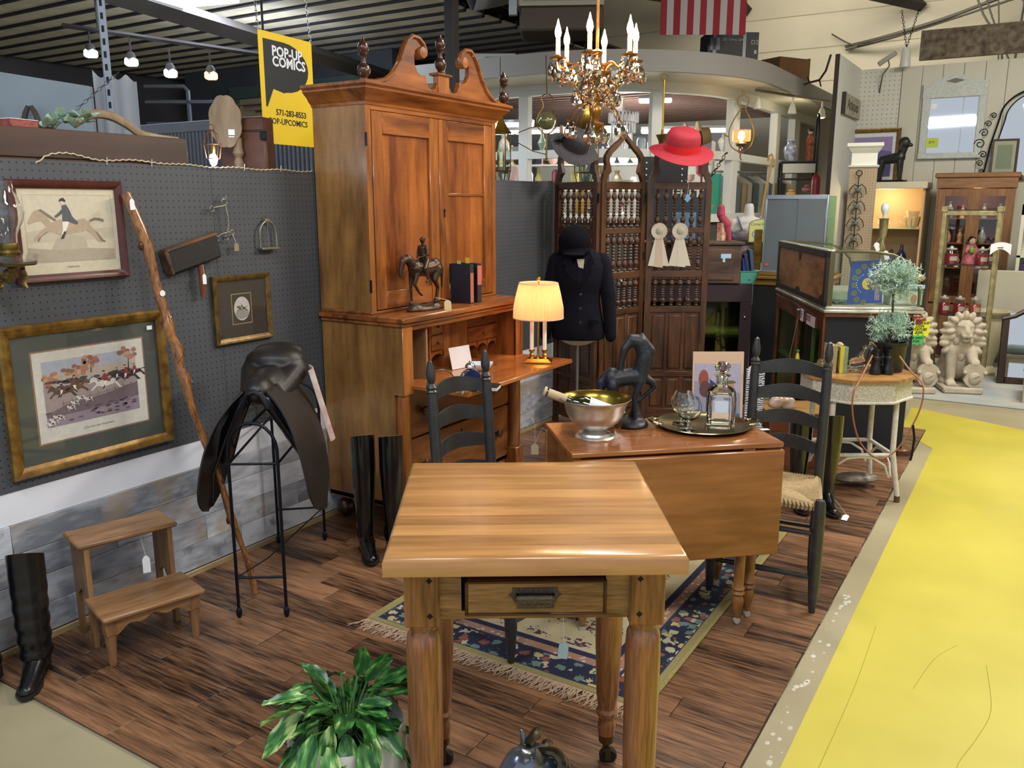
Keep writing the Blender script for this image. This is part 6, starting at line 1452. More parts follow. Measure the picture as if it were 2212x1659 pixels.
for k in range(6):
 a=2*PI*k/6+.25;ca,sa=math.cos(a),math.sin(a);R=.155
 def P3(r,z):return(r*ca,r*sa,z)
 g=G();g.tube([P3(.03,.112),P3(.05,.14),P3(.075,.145),P3(.10,.125),P3(.125,.118),P3(.145,.128),P3(R,.150)],[.005,.005,.0045,.0045,.0045,.005,.006],6,sm=3);obj('arm',g,cbr,t)
 zh=.150+(.0 if k%2 else.0)
 g=G();g.lathe([(.004,0),(.010,.004),(.030,.008),(.032,.013),(.026,.012),(.010,.010),(.011,.022),(.0,.022)],12,P3(R,zh));obj('bobeche',g,cbr,t)
 g=G();g.lathe([(.0085,.02),(.0085,.080),(.0,.08)],10,P3(R,zh));obj('candle_sleeve',g,slv_,t)
 g=G();g.lathe([(.005,.078),(.010,.088),(.0125,.100),(.010,.115),(.005,.130),(.002,.145),(.0,.150)],10,P3(R,zh));obj('bulb',g,flame,t)
 for j in range(6):q=2*PI*j/6+.3;Cs.append((P3(R,zh)[0]+.030*math.cos(q),P3(R,zh)[1]+.030*math.sin(q),zh+.002,.62 if j%2 else 1.0))
 Cs.append((.10*ca,.10*sa,.112,.6))
 g=G();g.tube([P3(.012,-.03),P3(.04,-.01),P3(.07,.02),P3(.085,.055),P3(.065,.075),P3(.045,.055)],[.003]*6,5,sm=3);g.tube([P3(.012,-.02),P3(.05,-.035),P3(.085,-.07),P3(.095,-.11),P3(.108,-.13),P3(.118,-.118)],[.003]*6,5,sm=3);obj('scroll',g,cbr,t)
 Cs+=[(.085*ca,.085*sa,.05,1.0),(.065*ca,.065*sa,.02,.85),(.112*ca,.112*sa,-.125,.9),(.035*math.cos(a),.035*math.sin(a),-.14,1.0),(.05*math.cos(a+.5),.05*math.sin(a+.5),.105,1.0),(.028*math.cos(a+.4),.028*math.sin(a+.4),.09,.7)]
for i,(x,y,z,s_) in enumerate(Cs):
 o=dropm if i==0 else inst(dropm,t);o.location=(x,y,z-.004);o.scale=(s_*1.4,)*3;o.rotation_euler=(0,0,i*.7)
g=G()
for(x,y,z,s_) in Cs:g.sph((x,y,z),.0038*s_,6,4)
obj('beads',g,cry,t,stuff=True)
zq=lambda z:z if z>.1 else.1-(.1-z)*.72
for ch in t.children:
 k=ch.name.split('.')[0]
 if k in('column','scroll','beads'):
  for v in ch.data.vertices:v.co.z=zq(v.co.z)
 elif k=='crystal':ch.location.z=zq(ch.location.z)
point('chandelier_light',(1.50,3.05,2.24),16,(1.0,.74,.45),.12)
chain('chandelier_chain','brass chain from which the chandelier hangs',(1.50,3.05,2.6),(1.50,3.05,3.6),24,.005,brass)
# white wicker table and its things
t=thing('wicker_table','octagonal white wicker table with an oak top and arched rattan legs','table',(2.205,4.905,0),CAMR)
wk_=mat('white_wicker','#cfcabd',.55,var=.12,vs_=40);wkw=mat('wicker_weave','#c4bead',.7,var=.35,vs_=110,bump=.9,bs=130)
octo=lambda r,a0=PI/8:[(r*math.cos(a0+2*PI*i/8)*1.12,r*math.sin(a0+2*PI*i/8)*.98) for i in range(8)]
ztp=.695
obj('top',G().prism(octo(.285),ztp-.018,ztp),wood('wicker_top_oak','#7a5228','#b58a50','x',10,6,.35,coat=.2),t)
g=G();R0=[(p[0],p[1],ztp-.125) for p in octo(.262)];R1=[(p[0],p[1],ztp-.018) for p in octo(.262)];rings(g,[R0,R1],False);rings(g,[[(p[0]*.97,p[1]*.97,p[2]) for p in R1],[(p[0]*.97,p[1]*.97,p[2]) for p in R0]],False);obj('woven_apron',g,wkw,t,20)
g=G();L=[(p[0],p[1],ztp-.125) for p in octo(.265)];g.tube(L,.008,6,closed=True);obj('apron_braid',g,wk_,t)
for k in range(4):
 a=PI/4+PI/2*k;top=Vector((.215*math.cos(a)*1.12,.215*math.sin(a)*.98,ztp-.03));mid=top*1.02;mid.z=.28;bot=Vector((top.x*1.22,top.y*1.22,0))
 g=G();g.tube([top,mid,bot+Vector((0,0,.025))],[.015,.015,.014],10);l_=obj('leg',g,wk_,t)
 g=G();g.cyl(bot+Vector((0,0,.035)),bot,.0155);obj('leg_cap',g,mat('leg_cap_brown','#5c4030',.6),l_)
 a2=a+PI/2;top2=Vector((.215*math.cos(a2)*1.12,.215*math.sin(a2)*.98,0));m0=Vector((top.x*1.04,top.y*1.04,.26));m1=Vector((top2.x*1.04,top2.y*1.04,.26))
 g=G();g.cyl(m0,m1,.011,n=8);obj('stretcher',g,wk_,t)
 L=[m0.lerp(m1,.04)+Vector((0,0,-.13)),m0.lerp(m1,.12)+Vector((0,0,-.06)),m0.lerp(m1,.30)+Vector((0,0,-.02)),m0.lerp(m1,.5)+Vector((0,0,-.012)),m0.lerp(m1,.70)+Vector((0,0,-.02)),m0.lerp(m1,.88)+Vector((0,0,-.06)),m0.lerp(m1,.96)+Vector((0,0,-.13))]
 g=G();g.tube(L,.007,6);obj('arch_brace',g,wk_,t)
ZW=ztp
def gl_horse(label,loc,rz):
 t=thing('glass_horse_bookend',label,'bookend',loc,rz)
 def f(g):
  c=g.cap_;g.box(-.055,.055,-.03,.03,0,.012);c((-.03,0,.045),(.015,0,.055),.035,.032);c((.02,0,.06),(.04,0,.12),.028,.022);c((.04,0,.12),(.055,0,.15),.022,.02);c((.055,0,.15),(.095,0,.12),.022,.013);c((.02,0,.13),(.005,0,.08),.014,.02);c((.03,.0,.03),(.055,0,.01),.018,.016);c((-.045,0,.03),(-.05,0,.01),.02,.02)
 sculpt('figure',f,.006,glass('crystal2','#e8e4e0',.05,1.5),t,3)
gl_horse('clear glass horse bookend at the left of the three books on the wicker table',(2.075,4.79,ZW),CAMR)
gl_horse('clear glass horse bookend at the right of the three books on the wicker table',(2.215,4.90,ZW),CAMR)
for i,(c_,pg,w,h,lb) in enumerate((('#9c8b68','#bfb292',.036,.155,'tan book between the glass horse bookends on the wicker table'),('#c4b83e','#cfc58a',.020,.145,'yellow book between the glass horse bookends on the wicker table'),('#7f8f6a','#c2bd9a',.022,.145,'sage green book between the glass horse bookends on the wicker table'))):
 p=Vector((2.12,4.785,0))+Vector((math.cos(CAMR),math.sin(CAMR),0))*([0,.038,.060][i]);book(lb,(p.x,p.y,ZW),CAMR+PI/2,w,.10,h,c_,pg,group=None)
nav=mat('planter_navy','#0d1017',.35,coat=.15)
t=thing('topiary','two-tier grey-green artificial topiary in a dark glossy pot on the wicker table','plant',(2.345,5.02,ZW),0)
obj('pot',G().lathe([(.0,0),(.078,0),(.082,.02),(.092,.14),(.098,.15),(.098,.165),(.088,.165),(.084,.14),(.0,.14)],28),nav,t)
obj('pot_band',G().lathe([(.0605,.03),(.068,.098)],24,sx=1.3,cap=False),mat('pot_gilt','#6f6234',.3,.6),t) if False else None
obj('stem',G().tube([(0,0,.14),(.004,0,.25),(-.004,.004,.42),(.003,0,.60)],.006,6),mat('twig','#5a4030',.8),t)
ndl=mat('frosted_needle','#8fb0a4',.7,var=.25,vs_=60,col2='#bccfb8')
g=G();r5=random.Random(11)
for sx in range(4):
 a=sx*PI/2+.3
 for kk in range(3):
  d_=Vector((math.cos(a+kk*.5),math.sin(a+kk*.5),r5.uniform(-.2,.5)));p=Vector((0,0,0));g.tube([p,p+d_*.03],.0012,3,False)
spr=G()
for j in range(12):
 a=j*2.4;z=.006*j;d_=Vector((math.cos(a),math.sin(a),.9));spr.tube([(0,0,z),(d_.x*.017,d_.y*.017,z+.013)],[.0034,.0012],3,False)
spr.tube([(0,0,0),(0,0,.075)],.0013,3,False)
sp0=None
for(cz,rr0,n,hz) in((.245,.075,100,.045),(.505,.09,170,.065)):
 for i in range(n):
  u=r5.uniform(-1,1);a=r5.random()*6.283;dr=Vector((math.sqrt(1-u*u)*math.cos(a),math.sqrt(1-u*u)*math.sin(a),u*.8+.15)).normalized();k=r5.uniform(.25,.75)
  if sp0 is None:o=sp0=obj('sprig',spr,ndl,t,0)
  else:o=inst(sp0,t)
  o.location=Vector((dr.x*rr0*k,dr.y*rr0*k,cz+dr.z*hz*k));o.rotation_euler=dr.to_track_quat('Z','Y').to_euler();o.scale=(r5.uniform(.8,1.15),)*3
t=thing('binoculars','pair of black binoculars standing on the wicker table in front of the dark planter','binoculars',(2.335,4.89,ZW),CAMR)
bk_=mat('binocular_black','#0e0f12',.3,coat=.2)
for s_ in(-1,1):obj('barrel',G().lathe([(.0,0),(.030,0),(.031,.006),(.030,.03),(.024,.045),(.023,.075),(.026,.078),(.026,.095),(.017,.10),(.016,.125),(.019,.128),(.019,.138),(.0,.138)],16,(s_*.034,0,0)),bk_,t)
obj('bridge',G().box(-.03,.03,-.008,.008,.05,.058,.002).box(-.03,.03,-.008,.008,.092,.100,.002).cyl((0,0,.045),(0,0,.118),.008),bk_,t)
lthr=mat('tan_strap','#8e5a3c',.6)
t=thing('leather_strap','tan leather strap looping down from the binoculars over the front of the wicker table','strap',(0,0,0))
g=G();Rv=Vector((math.cos(CAMR),math.sin(CAMR),0));c_=Vector((2.335,4.885,0))-Vector((-.528,.849,0))*.0
fr=Vector((.528,-.849,0))
def wp(a,b_,z):p=c_+Rv*(a-b_*.40)+fr*b_;return(p.x,p.y,z)
g.tube([wp(-.055,.0,.80),wp(-.09,.12,.745),wp(-.125,.27,.70),wp(-.145,.305,.66),wp(-.14,.31,.55),wp(-.10,.31,.42),wp(-.03,.31,.335),wp(.04,.31,.315),wp(.11,.31,.37),wp(.17,.30,.48),wp(.21,.29,.60),wp(.205,.27,.70),wp(.15,.15,.74),wp(.09,.03,.80)],.0045,6,sm=4);obj('strap',g,lthr,t)
g=G();g.tube([wp(.175,.305,.49),wp(.19,.30,.42),wp(.185,.305,.33),wp(.18,.30,.30)],.006,6);obj('strap_end',g,blackm,t)
t=thing('wrapped_bundle','clear wrapped bundle resting on the stretchers under the wicker table','bundle',(2.235,4.99,.03),CAMR)
g=G();g.sph((0,0,.03),(.14,.07,.028),14,8);obj('bundle',g,mat('bundle_grey','#6f675a',.4,var=.5,vs_=30),t)
# the curved glass counter on a dark cabinet (rotated)
CR=math.radians(26.4);PC=Vector((1.887,5.575,0))
dkw=wood('case_wood','#3d2012','#744226','z',12,5,.4,coat=.2);dkwy=wood('case_wood_y','#3d2012','#744226','y',12,5,.4,coat=.2)
bb_=mat('navy_felt','#10141f',.8,var=.2,vs_=20)
t=thing('dark_cabinet','dark wooden cabinet with a navy end panel and glass doors, under the curved glass showcase','cabinet',PC,CR)
obj('end_panel',G().box(.0,.54,0,.02,.0,.90),bb_,t);obj('right_side',G().box(.52,.54,.02,1.45,0,.90),bb_,t);obj('rear_panel',G().box(0,.54,1.43,1.45,0,.9),dkw,t)
obj('bottom',G().box(0,.54,.02,1.43,.06,.08),dkw,t);obj('top',G().box(-.012,.56,-.012,1.46,.90,.925,.004),dkwy,t)
for y in(0,.68,1.38):obj('stile',G().box(-.012,.012,y,y+.07,0,.90,.003),dkw,t)
for z in(.0,.80):obj('rail',G().box(-.010,.010,.07,1.38,z,z+.10,.003),dkwy,t)
for y in(.07,.75):d_=obj('door',G().box(-.004,.0,y,y+.61,.10,.80),pane('door_glass','#e8ffe8',.15),t)
obj('inner_shelf',G().box(.02,.5,.03,1.42,.44,.455),mat('shelf_olive','#59553a',.6),t)
obj('brass_post',G().box(-.002,.018,.28,.30,.10,.80),mat('post_olive','#7a7340',.5,.3),t)
obj('crown',G().prism([(.0,-.02),(.62,-.02),(.60,.02),(.0,.02)],.0,.001),dkwy,t) if False else None
obj('corner_moulding',G().box(.52,.585,-.03,1.46,.86,.925,.010).box(.54,.60,-.035,1.46,.885,.905,.006),wood('red_moulding','#4a1f14','#82432c','y',12,6,.35,coat=.2),t)
obj('base_moulding',G().box(.50,.60,-.04,1.46,0.0,.05,.008),dkwy,t)
obj('lock',G().cyl((-.012,.70,.86),(-.02,.70,.86),.012),steelp,t)
g=G();g.box(-.015,-.013,.52,.60,.80,.885);obj('notice',g,mat('pink_paper','#cbb8c0',.7),t)
g=G();g.box(-.015,-.013,.20,.42,.80,.87);obj('notice',g,mat('pink_paper','#cbb8c0',.7),t)
ink=mat('black_ink','#2a2a30',.8)
for(y0,s_) in((.595,'PLEASE\nASK FOR\nHELP TO\nOPEN'),(.415,'PLEASE ASK FOR\nHELP TO OPEN\nDISPLAY CASES')):text('notice_lettering',s_,.014,ink,t,(-.0155,y0,.845),(PI/2,0,-PI/2),align='LEFT',spacing=1.0)
g=G();g.tube([(-.015,.66,.80),(-.02,.72,.66),(-.02,.80,.52),(-.018,.82,.46)],.003,5);obj('cord',g,mat('cord_tan','#a58f6a',.7),t)
t=thing('curved_showcase','curved glass countertop showcase with silvery frame and worn wooden back door','showcase',(PC.x,PC.y,.926),CR)
fs=mat('showcase_nickel','#c4c1ae',.3,.7,var=.2,vs_=20);fsb=mat('frame_bronze','#6a6348',.4,.7)
obj('base_moulding',G().box(-.02,.60,-.02,1.46,0,.022,.006).box(-.01,.59,-.01,1.46,.022,.040,.005),fs,t)
obj('floor',G().box(.0,.57,0,1.44,.040,.045),mat('case_floor','#8d8a78',.6),t)
prof_=[(0,.385),(.12,.385),(.26,.383),(.38,.365),(.47,.325),(.53,.26),(.555,.18),(.56,.10),(.56,.045)]
for y in(.0,1.42):
 g=G();g.tube([(x,y+.01,z) for x,z in prof_],.009,6);g.box(-.0,.03,y,y+.02,.045,.385);obj('frame_hoop',g,fsb,t)
g=G();n=len(prof_);g.add([(x,0.02,z) for x,z in prof_]+[(x,1.42,z) for x,z in prof_],[(i,i+1,n+i+1,n+i) for i in range(n-1)]);obj('curved_glass',g,pane('case_glass','#f4fffa',.16),t,60)
g=G();g.add([(x,.008,z) for x,z in prof_]+[(0,.008,.045)],[tuple(range(len(prof_)+1))]);obj('end_glass',g,pane('case_glass','#f4fffa',.16),t)
ww=wood('worn_door','#5c351c','#9c6a3e','y',7,3,.6,streak=.8);wd=mat('worn_dark','#1c110b',.7)
obj('back_frame',G().box(-.02,.0,.0,1.44,.345,.39,.003).box(-.02,.0,.0,1.44,.04,.075,.003).box(-.02,.0,0,.05,.04,.39).box(-.02,.0,1.39,1.44,.04,.39),wd,t)
dd_=obj('sliding_door',G().box(-.014,-.006,.05,1.39,.075,.345),ww,t)
g=G();g.prism([(.69,.34),(.75,.34),(.74,.30),(.72,.285),(.70,.30)],-.017,-.014);g2=G();g2.m=Matrix(((0,0,1,0),(1,0,0,0),(0,1,0,0),(0,0,0,1)));g2.prism([(.69,.34),(.76,.34),(.75,.30),(.725,.28),(.70,.30)],-.018,-.014);g2.prism([(.05,.075),(.16,.075),(.11,.10),(.05,.12)],-.018,-.014);g2.prism([(.66,.075),(.80,.075),(.76,.10),(.70,.10)],-.018,-.014);g2.prism([(1.3,.075),(1.39,.075),(1.39,.12)],-.018,-.014);obj('iron_mount',g2,wd,dd_)
obj('top_rail',G().box(-.02,.03,0,1.44,.38,.395,.004),fs,t)
t=thing('blue_poster','blue coin poster with a golden eagle and white stars inside the curved glass showcase','poster',(PC.x+.075,PC.y+.075,.975),0,None,(PI/2-.05,-.06,CR))
g=G();g.c='#22408a';g.poly([(.03,0),(.245,0),(.245,.27),(.06,.27)],.002)
for(x,y) in((.075,.07),(.075,.12),(.08,.165),(.10,.205),(.135,.235),(.19,.245),(.09,.03),(.13,.01)):
 g.c='#6f6a3c';g.poly(E2(x,y,.017,.017,14),.0024);g.c='#5a5a3a';g.poly(E2(x,y,.011,.011,12),.0026)
g.c='#c9a93c';g.poly(E2(.155,.125,.032,.036,16),.0026);g.c='#22408a';g.poly(E2(.168,.125,.018,.022,12),.0028);g.c='#6a4a38';g.poly([(.15,.14),(.20,.135),(.21,.11),(.18,.09),(.16,.10)],.003);g.c='#e8e8e8';g.poly([(.148,.125),(.165,.132),(.162,.118)],.0032)
for k in range(9):a=1.9+k*.27;g.c='#dfe4f0';g.poly(E2(.15+.06*math.cos(a),.125+.06*math.sin(a),.003,.003,5),.003)
for k in range(3):g.c='#c98ea0';g.poly([(.200+.010*k,.02),(.205+.010*k,.02),(.210+.010*k,.21),(.205+.010*k,.21)],.003)
g.c='#e8c8b8';g.poly(E2(.222,.232,.007,.007,8),.003)
obj('print',g,paper,t,None);obj('card',G().prism([(.03,0),(.245,0),(.245,.27),(.06,.27)],-.003,.001),mat('card_blue','#22408a',.5),t)
t=thing('certificate_box','pale blue topped box with a framed certificate inside the curved glass showcase','box',(PC.x+.33,PC.y+.24,.972),CR)
obj('box',G().box(0,.20,0,.12,0,.105,.003),mat('box_greyg','#8c9a8e',.6),t);obj('lid',G().box(-.01,.205,-.01,.13,.105,.128,.003),mat('lid_blue','#a0b4d4',.5),t)
g=G();g.m=Matrix(((1,0,0,0),(0,0,-1,0),(0,1,0,0),(0,0,0,1)));g.c='#9a9a8c';g.poly([(.02,.005),(.19,.005),(.19,.095),(.02,.095)],.001);g.c='#c3c0ae';g.poly([(.028,.012),(.182,.012),(.182,.088),(.028,.088)],.0014);g.c='#a87850';g.poly(E2(.145,.04,.02,.03,12),.0018);g.c='#8a8878'
for k in range(5):g.poly([(.045,.035+.01*k),(.11,.035+.01*k),(.11,.037+.01*k),(.045,.037+.01*k)],.0018)
obj('certificate',g,paper,t,None);g=G();g.m=Matrix.Translation((.192,-.002,.09))@Matrix.Rotation(PI/2,4,'X');g.lathe([(.0,.001),(.010,.001),(.010,0)],12);obj('green_dot',g,mat('dot_green','#4aa84a',.6),t)
t=thing('gold_bag','yellow and gold packet lying on the certificate box in the curved showcase','packet',(PC.x+.33,PC.y+.27,1.105),CR);g=G();g.sph((.11,.04,.035),(.11,.045,.036),14,8);obj('packet',g,mat('gold_packet','#a8964a',.3,.4,var=.5,vs_=60),t)
t=thing('glass_bowl','clear plastic bowl standing at the left inside the curved glass showcase','bowl',(PC.x+.03,PC.y+.16,.972));obj('bowl',G().lathe([(.05,0),(.07,.02),(.075,.08),(.073,.08),(.066,.02),(.0,.006)],20),glass('clear_plastic','#dfeae6',.1),t)
# grey sliding-door glass case on a gilt base
t=thing('glass_case','tall glass display case with two grey sliding doors on a gilt wooden plinth','showcase',(1.012,7.21,0),math.radians(3));t.scale=(1.05,1.05,1)
gs=mat('grey_laminate','#5d666b',.5,var=.06,vs_=4);alum=mat('aluminium','#9aa4b0',.35,.7)
cw,cd=.467,.40;z0,z1=1.045,1.675
obj('sliding_door',G().box(.012,.255,-.004,.002,z0+.01,z1-.035),gs,t);obj('sliding_door',G().box(.25,cw-.012,-.010,-.004,z0+.01,z1-.035),gs,t)
obj('top_rail',G().box(0,cw,-.012,.012,z1-.035,z1,.002),alum,t);obj('side_rail',G().box(-.004,.010,-.012,.012,z0,z1,.002),alum,t);obj('side_rail',G().box(cw-.01,cw+.004,-.012,.012,z0,z1,.002),alum,t)
obj('bottom_rail',G().box(0,cw,-.012,.012,z0-.004,z0+.012,.002),alum,t)
gg_=pane('green_edge_glass','#e6fff4',.2)
obj('side_glass',G().box(cw,cw+.004,.0,cd,z0,z1-.01),gg_,t);obj('back_glass',G().box(0,cw,cd,cd+.004,z0,z1-.01),gg_,t);obj('top_glass',G().box(0,cw+.004,.012,cd,z1-.014,z1-.008),gg_,t)
ge=mat('glass_edge','#8fb0a4',.2)
for z in(1.27,1.48):obj('glass_shelf',G().box(.02,cw-.004,.03,cd,z,z+.006),ge,t)
g=G();g.m=Matrix.Translation((.035,-.0105,z0+.06))@Matrix.Rotation(PI/2,4,'X');g.lathe([(.0,.001),(.012,.001),(.012,0)],12);obj('orange_dot',g,mat('dot_orange','#d0562e',.6),t)
gw=wood('gilt_plinth','#5a4010','#9a7528','x',10,6,.4,coat=.2)
obj('plinth',G().box(-.04,cw+.05,-.05,cd+.05,z0-.03,z0-.005,.006).box(-.07,cw+.08,-.08,cd+.08,z0-.06,z0-.03,.008).box(-.05,cw+.06,-.06,cd+.06,z0-.11,z0-.06,.004),gw,t)
obj('black_pedestal',G().box(-.05,cw+.05,-.05,cd+.05,0,z0-.11),mat('black_felt','#08090c',.85),t)
t2=thing('figurine','small pale glass figurine on the upper shelf of the grey-doored glass case','figurine',(1.45,7.40,1.486));obj('figure',G().lathe([(.0,0),(.03,0),(.035,.01),(.02,.03),(.012,.05),(.018,.065),(.010,.08),(.0,.085)],12),mat('pale_glass','#a9c4cc',.15,coat=.5),t2)
t2=thing('shoe_ornament','small dark shoe ornament on the lower shelf of the grey-doored glass case','ornament',(1.44,7.40,1.276),.6);g=G();g.sph((0,0,.02),(.05,.02,.015),12,8);g.cap_((.03,0,.02),(.035,0,.05),.015,.012);obj('shoe',g,mat('shoe_dark','#1b1d20',.4),t2)
t=thing('wooden_chest','brown wooden chest with a white paper tag on its front, behind the folding screen','chest',(.30,6.22,.985),math.radians(30));chw=wood('chest_wood','#2f2019','#5e4436','x',10,5,.6)
obj('body',G().box(-.05,.82,0,.40,.0,.30,.006),chw,t);obj('lid',G().box(-.06,.84,-.012,.41,.30,.325,.006),chw,t);obj('front_panel',G().box(.0,.76,-.008,.0,.03,.27,.003),chw,t)
g=G();g.box(.655,.735,-.011,-.009,.20,.235);g.box(.67,.69,-.011,-.009,.17,.2);obj('price_tag',g,mat('tag_blue','#a8c4e0',.6),t)
t=thing('glass_door_cabinet','dark purple-brown cabinet with a glass door and green packages, under the wooden chest','cabinet',(.20,6.20,0),math.radians(30));pb_=mat('aubergine_wood','#33232a',.5)
obj('carcase',G().box(0,1.02,.38,.40,0,.98).box(0,.02,0,.38,0,.98).box(1.0,1.02,0,.38,0,.98).box(0,1.02,0,.40,.96,.982),pb_,t)
obj('face_frame',G().box(0,1.02,-.015,0,.84,.98,.002).box(0,.07,-.015,0,0,.84).box(.93,1.02,-.015,0,0,.84).box(.07,.93,-.015,0,0,.08).box(.48,.54,-.015,0,.08,.84),pb_,t)
obj('glass_door',G().box(.07,.93,-.006,-.003,.08,.84),pane('smoked_glass','#c9cfae',.2),t);obj('olive_back',G().box(.03,.99,.36,.375,.05,.95),mat('olive_lining','#77795a',.7),t)
for z in(.30,.55):obj('shelf',G().box(.02,1.0,.03,.36,z,z+.008),ge,t)
obj('knob',G().sph((.50,-.025,.87),.016,10,8),steelp,t);obj('knob',G().sph((.97,-.02,.72),.012,8,6),steelp,t)
t=thing('green_package','green soft package in plastic lying inside the glass-door cabinet','package',(.80,6.66,.32),math.radians(30));g=G();g.box(-.10,.26,-.10,.12,0,.10,.03);obj('package',g,mat('green_pack','#7d8f5c',.35,var=.3,vs_=10),t);text('gold_mark','W',.05,mat('gold_ink','#b0973a',.4),t,(.12,-.102,.035),(PI/2,0,0),align='CENTER')
t=thing('green_package','pale green folded package on the shelf above inside the glass-door cabinet','package',(.80,6.66,.56),math.radians(30));g=G();g.box(-.10,.26,-.10,.12,0,.06,.02);obj('package',g,mat('pale_pack','#b5c2a0',.4),t)
t=thing('teal_bin','translucent teal plastic bin holding dark blue folders beside the gilt plinth','bin',(1.015,6.72,.985),math.radians(30));tq=mat('teal_plastic','#5fae9a',.3,alpha=.85)
g=G();rings(g,[sqr(.075,0,24),sqr(.10,.09,24),sqr(.108,.095,24),sqr(.108,.100,24),sqr(.096,.095,24),sqr(.072,.006,24)],False);g.add(sqr(.073,.006,24),[tuple(range(24))]);o=obj('bin',g,tq,t,40);o.scale=(1,.7,1)
for i,(x,y,z,rot_) in enumerate(((-.05,.0,.02,-.25),(-.01,.01,.03,-.1),(.03,-.01,.05,-.2),(.06,.0,.06,-.15))):
 b_=thing('folder',['slim navy folder at the left of the teal bin','royal blue folder, second in the teal bin','navy folder, third in the teal bin','tall slate blue folder at the right of the teal bin'][i],'folder',(1.015+x*.866,6.72+x*.5+y,.995+z*.3),0,'blue folders in the teal bin',(0,rot_,math.radians(30)))
 obj('cover',G().box(-.012,.012,-.05,.05,0,.15+.03*i,.002),mat('folder_%d'%i,['#1c2440','#22408c','#1f2a4c','#34466a'][i],.5),b_);obj('paper',G().box(-.009,.009,-.046,.051,.004,.15+.03*i-.004),mat('folder_paper','#8f8a80',.7),b_)
t=thing('white_dress_form','white headless dress form in a silver sequined top near the kiosk window','mannequin',(.66,7.94,.0),CAMR);t.scale=(1.05,1.05,.98)
def ts(g):g.sph((0,0,1.36),(.135,.09,.14),16,12);g.sph((0,0,1.22),(.115,.085,.14),14,10);g.cap_((0,0,1.48),(.0,0,1.61),.050,.040);g.sph((0,0,1.465),(.145,.07,.055),14,8);g.cap_((-.13,0,1.46),(-.145,0,1.40),.042,.036);g.cap_((.13,0,1.46),(.145,0,1.40),.042,.036)
sculpt('torso',ts,.010,mat('form_white','#c4c0bc',.6),t,3);obj('neck_cap',G().lathe([(.0,1.652),(.036,1.650)],14,cap=False),mat('neck_dark','#4a2a1c',.6),t)
sq=mat('sequins','#8d7f88',.25,.8,var=.5,vs_=90,bump=1.0,bs=160)
def tq_(g):g.sph((0,-.004,1.33),(.145,.100,.13),16,12);g.sph((0,0,1.20),(.125,.095,.10),14,10)
sculpt('sequin_top',tq_,.010,sq,t,2)
g=G()
for s_ in(-1,1):g.tube([(s_*.075,-.085,1.40),(s_*.095,-.06,1.47),(s_*.10,.0,1.515)],[.022,.020,.018],6,flat=.4)
obj('straps',g,mat('strap_lilac','#7f86a0',.5),t)
obj('skirt',G().lathe([(.115,1.12),(.17,1.0),(.20,.80),(.21,.70)],20,sy=.75,cap=False),mat('tulle_grey','#77767a',.8,var=.2,vs_=12,col2='#9fb4cc'),t);obj('pole',G().cyl((0,0,0),(0,0,1.15),.012),steelp,t)
t=thing('come_in_sign','cream olive-rimmed sign reading Come In We Are Open hung on the sequined form','sign',(.83,7.82,1.36),0,None,(PI/2,0,CAMR))
g=G();pts=[(-.13,-.10),(.13,-.10),(.13,.06)]+[(.13*math.cos(PI*k/10),.06+.05*math.sin(PI*k/10)) for k in range(1,10)]+[(-.13,.06)]
g.prism(pts,0,.006);obj('rim',g,mat('olive_rim','#6f6a34',.5),t);g=G();g.prism([(x*.95,y*.95) for x,y in pts],.006,.007);obj('face',g,mat('sign_cream','#d2c88a',.5),t)
text('lettering','Come In We\'re',.036,ink,t,(-.002,.062,.0072),align='CENTER',shear=.2);text('lettering','OPEN',.080,mat('sign_blue','#5f9ab8',.5),t,(-.0,-.03,.0072),align='CENTER',bold=.002)
t=thing('brown_post','brown wooden upright leaning beside the come-in sign','post',(.93,7.30,1.05),CAMR);obj('post',G().box(-.02,.04,-.02,.02,0,.34,.004),gw,t)
t=thing('pink_flamingo_scarf','pink stuffed bird with striped cloth hanging behind the right edge of the folding screen','toy',(.78,6.86,1.30),CAMR)
pk_=mat('pink_plush','#a03a50',.85,var=.2,vs_=40,bump=.4,bs=90);g=G();g.cap_((-.03,0,.27),(-.03,0,.22),.03,.034);g.cap_((-.03,0,.21),(.02,0,.14),.03,.04);g.cap_((.02,0,.14),(.045,0,.02),.036,.022);obj('body',g,pk_,t)
g=G();g.sheet(lambda u,v:(-.06+.075*u,-.02+.01*math.sin(u*9),.15-.17*v),6,4,.004);obj('cloth',g,mat('stripe_cloth','#c9bda0',.8,var=.3,vs_=30,col2='#a8483a'),t)
t=thing('framed_poster','pale framed poster of a horse and riders standing on the floor behind the decanter','picture',(1.46,4.80,.50),0,None,(PI/2-.10,0,CAMR));pfr=mat('pale_pine','#c9ab92',.5)
W2,H2=.30,.50
obj('border',G().prism([(-W2/2,-H2/2),(W2/2,-H2/2),(W2/2,H2/2),(-W2/2,H2/2)],0,.012),pfr,t)
g=G();g.c='#8f8ea6';x0,x1,y0,y1=-.14,.135,-.24,.18;g.poly([(x0,y0),(x1,y0),(x1,y1),(x0,y1)],.0125);g.c='#a9a4bc';g.poly([(x0,.08),(x1,.0),(x1,y1),(x0,y1)],.0127);g.c='#4c5f8c';g.poly([(x0,y0),(x1,y0),(x1,-.12),(.0,-.08),(x0,-.14)],.0129)
g.c='#8f4a3e';g.poly(E2(-.085,.09,.03,.055,12),.0131);g.c='#5c3c40';g.poly(E2(-.075,.03,.035,.05,12),.0132);g.c='#2c3c6a';g.poly([(-.05,.09),(.03,.03),(.06,-.12),(-.03,-.1)],.0133);g.c='#6f86a8';g.poly([(.04,.02),(.10,.03),(.12,-.12),(.03,-.12)],.0134);g.c='#b58d70';g.poly(E2(.072,.05,.022,.028,12),.0135);g.c='#6a5a3c';g.poly(E2(.072,.07,.035,.010,12),.0136)
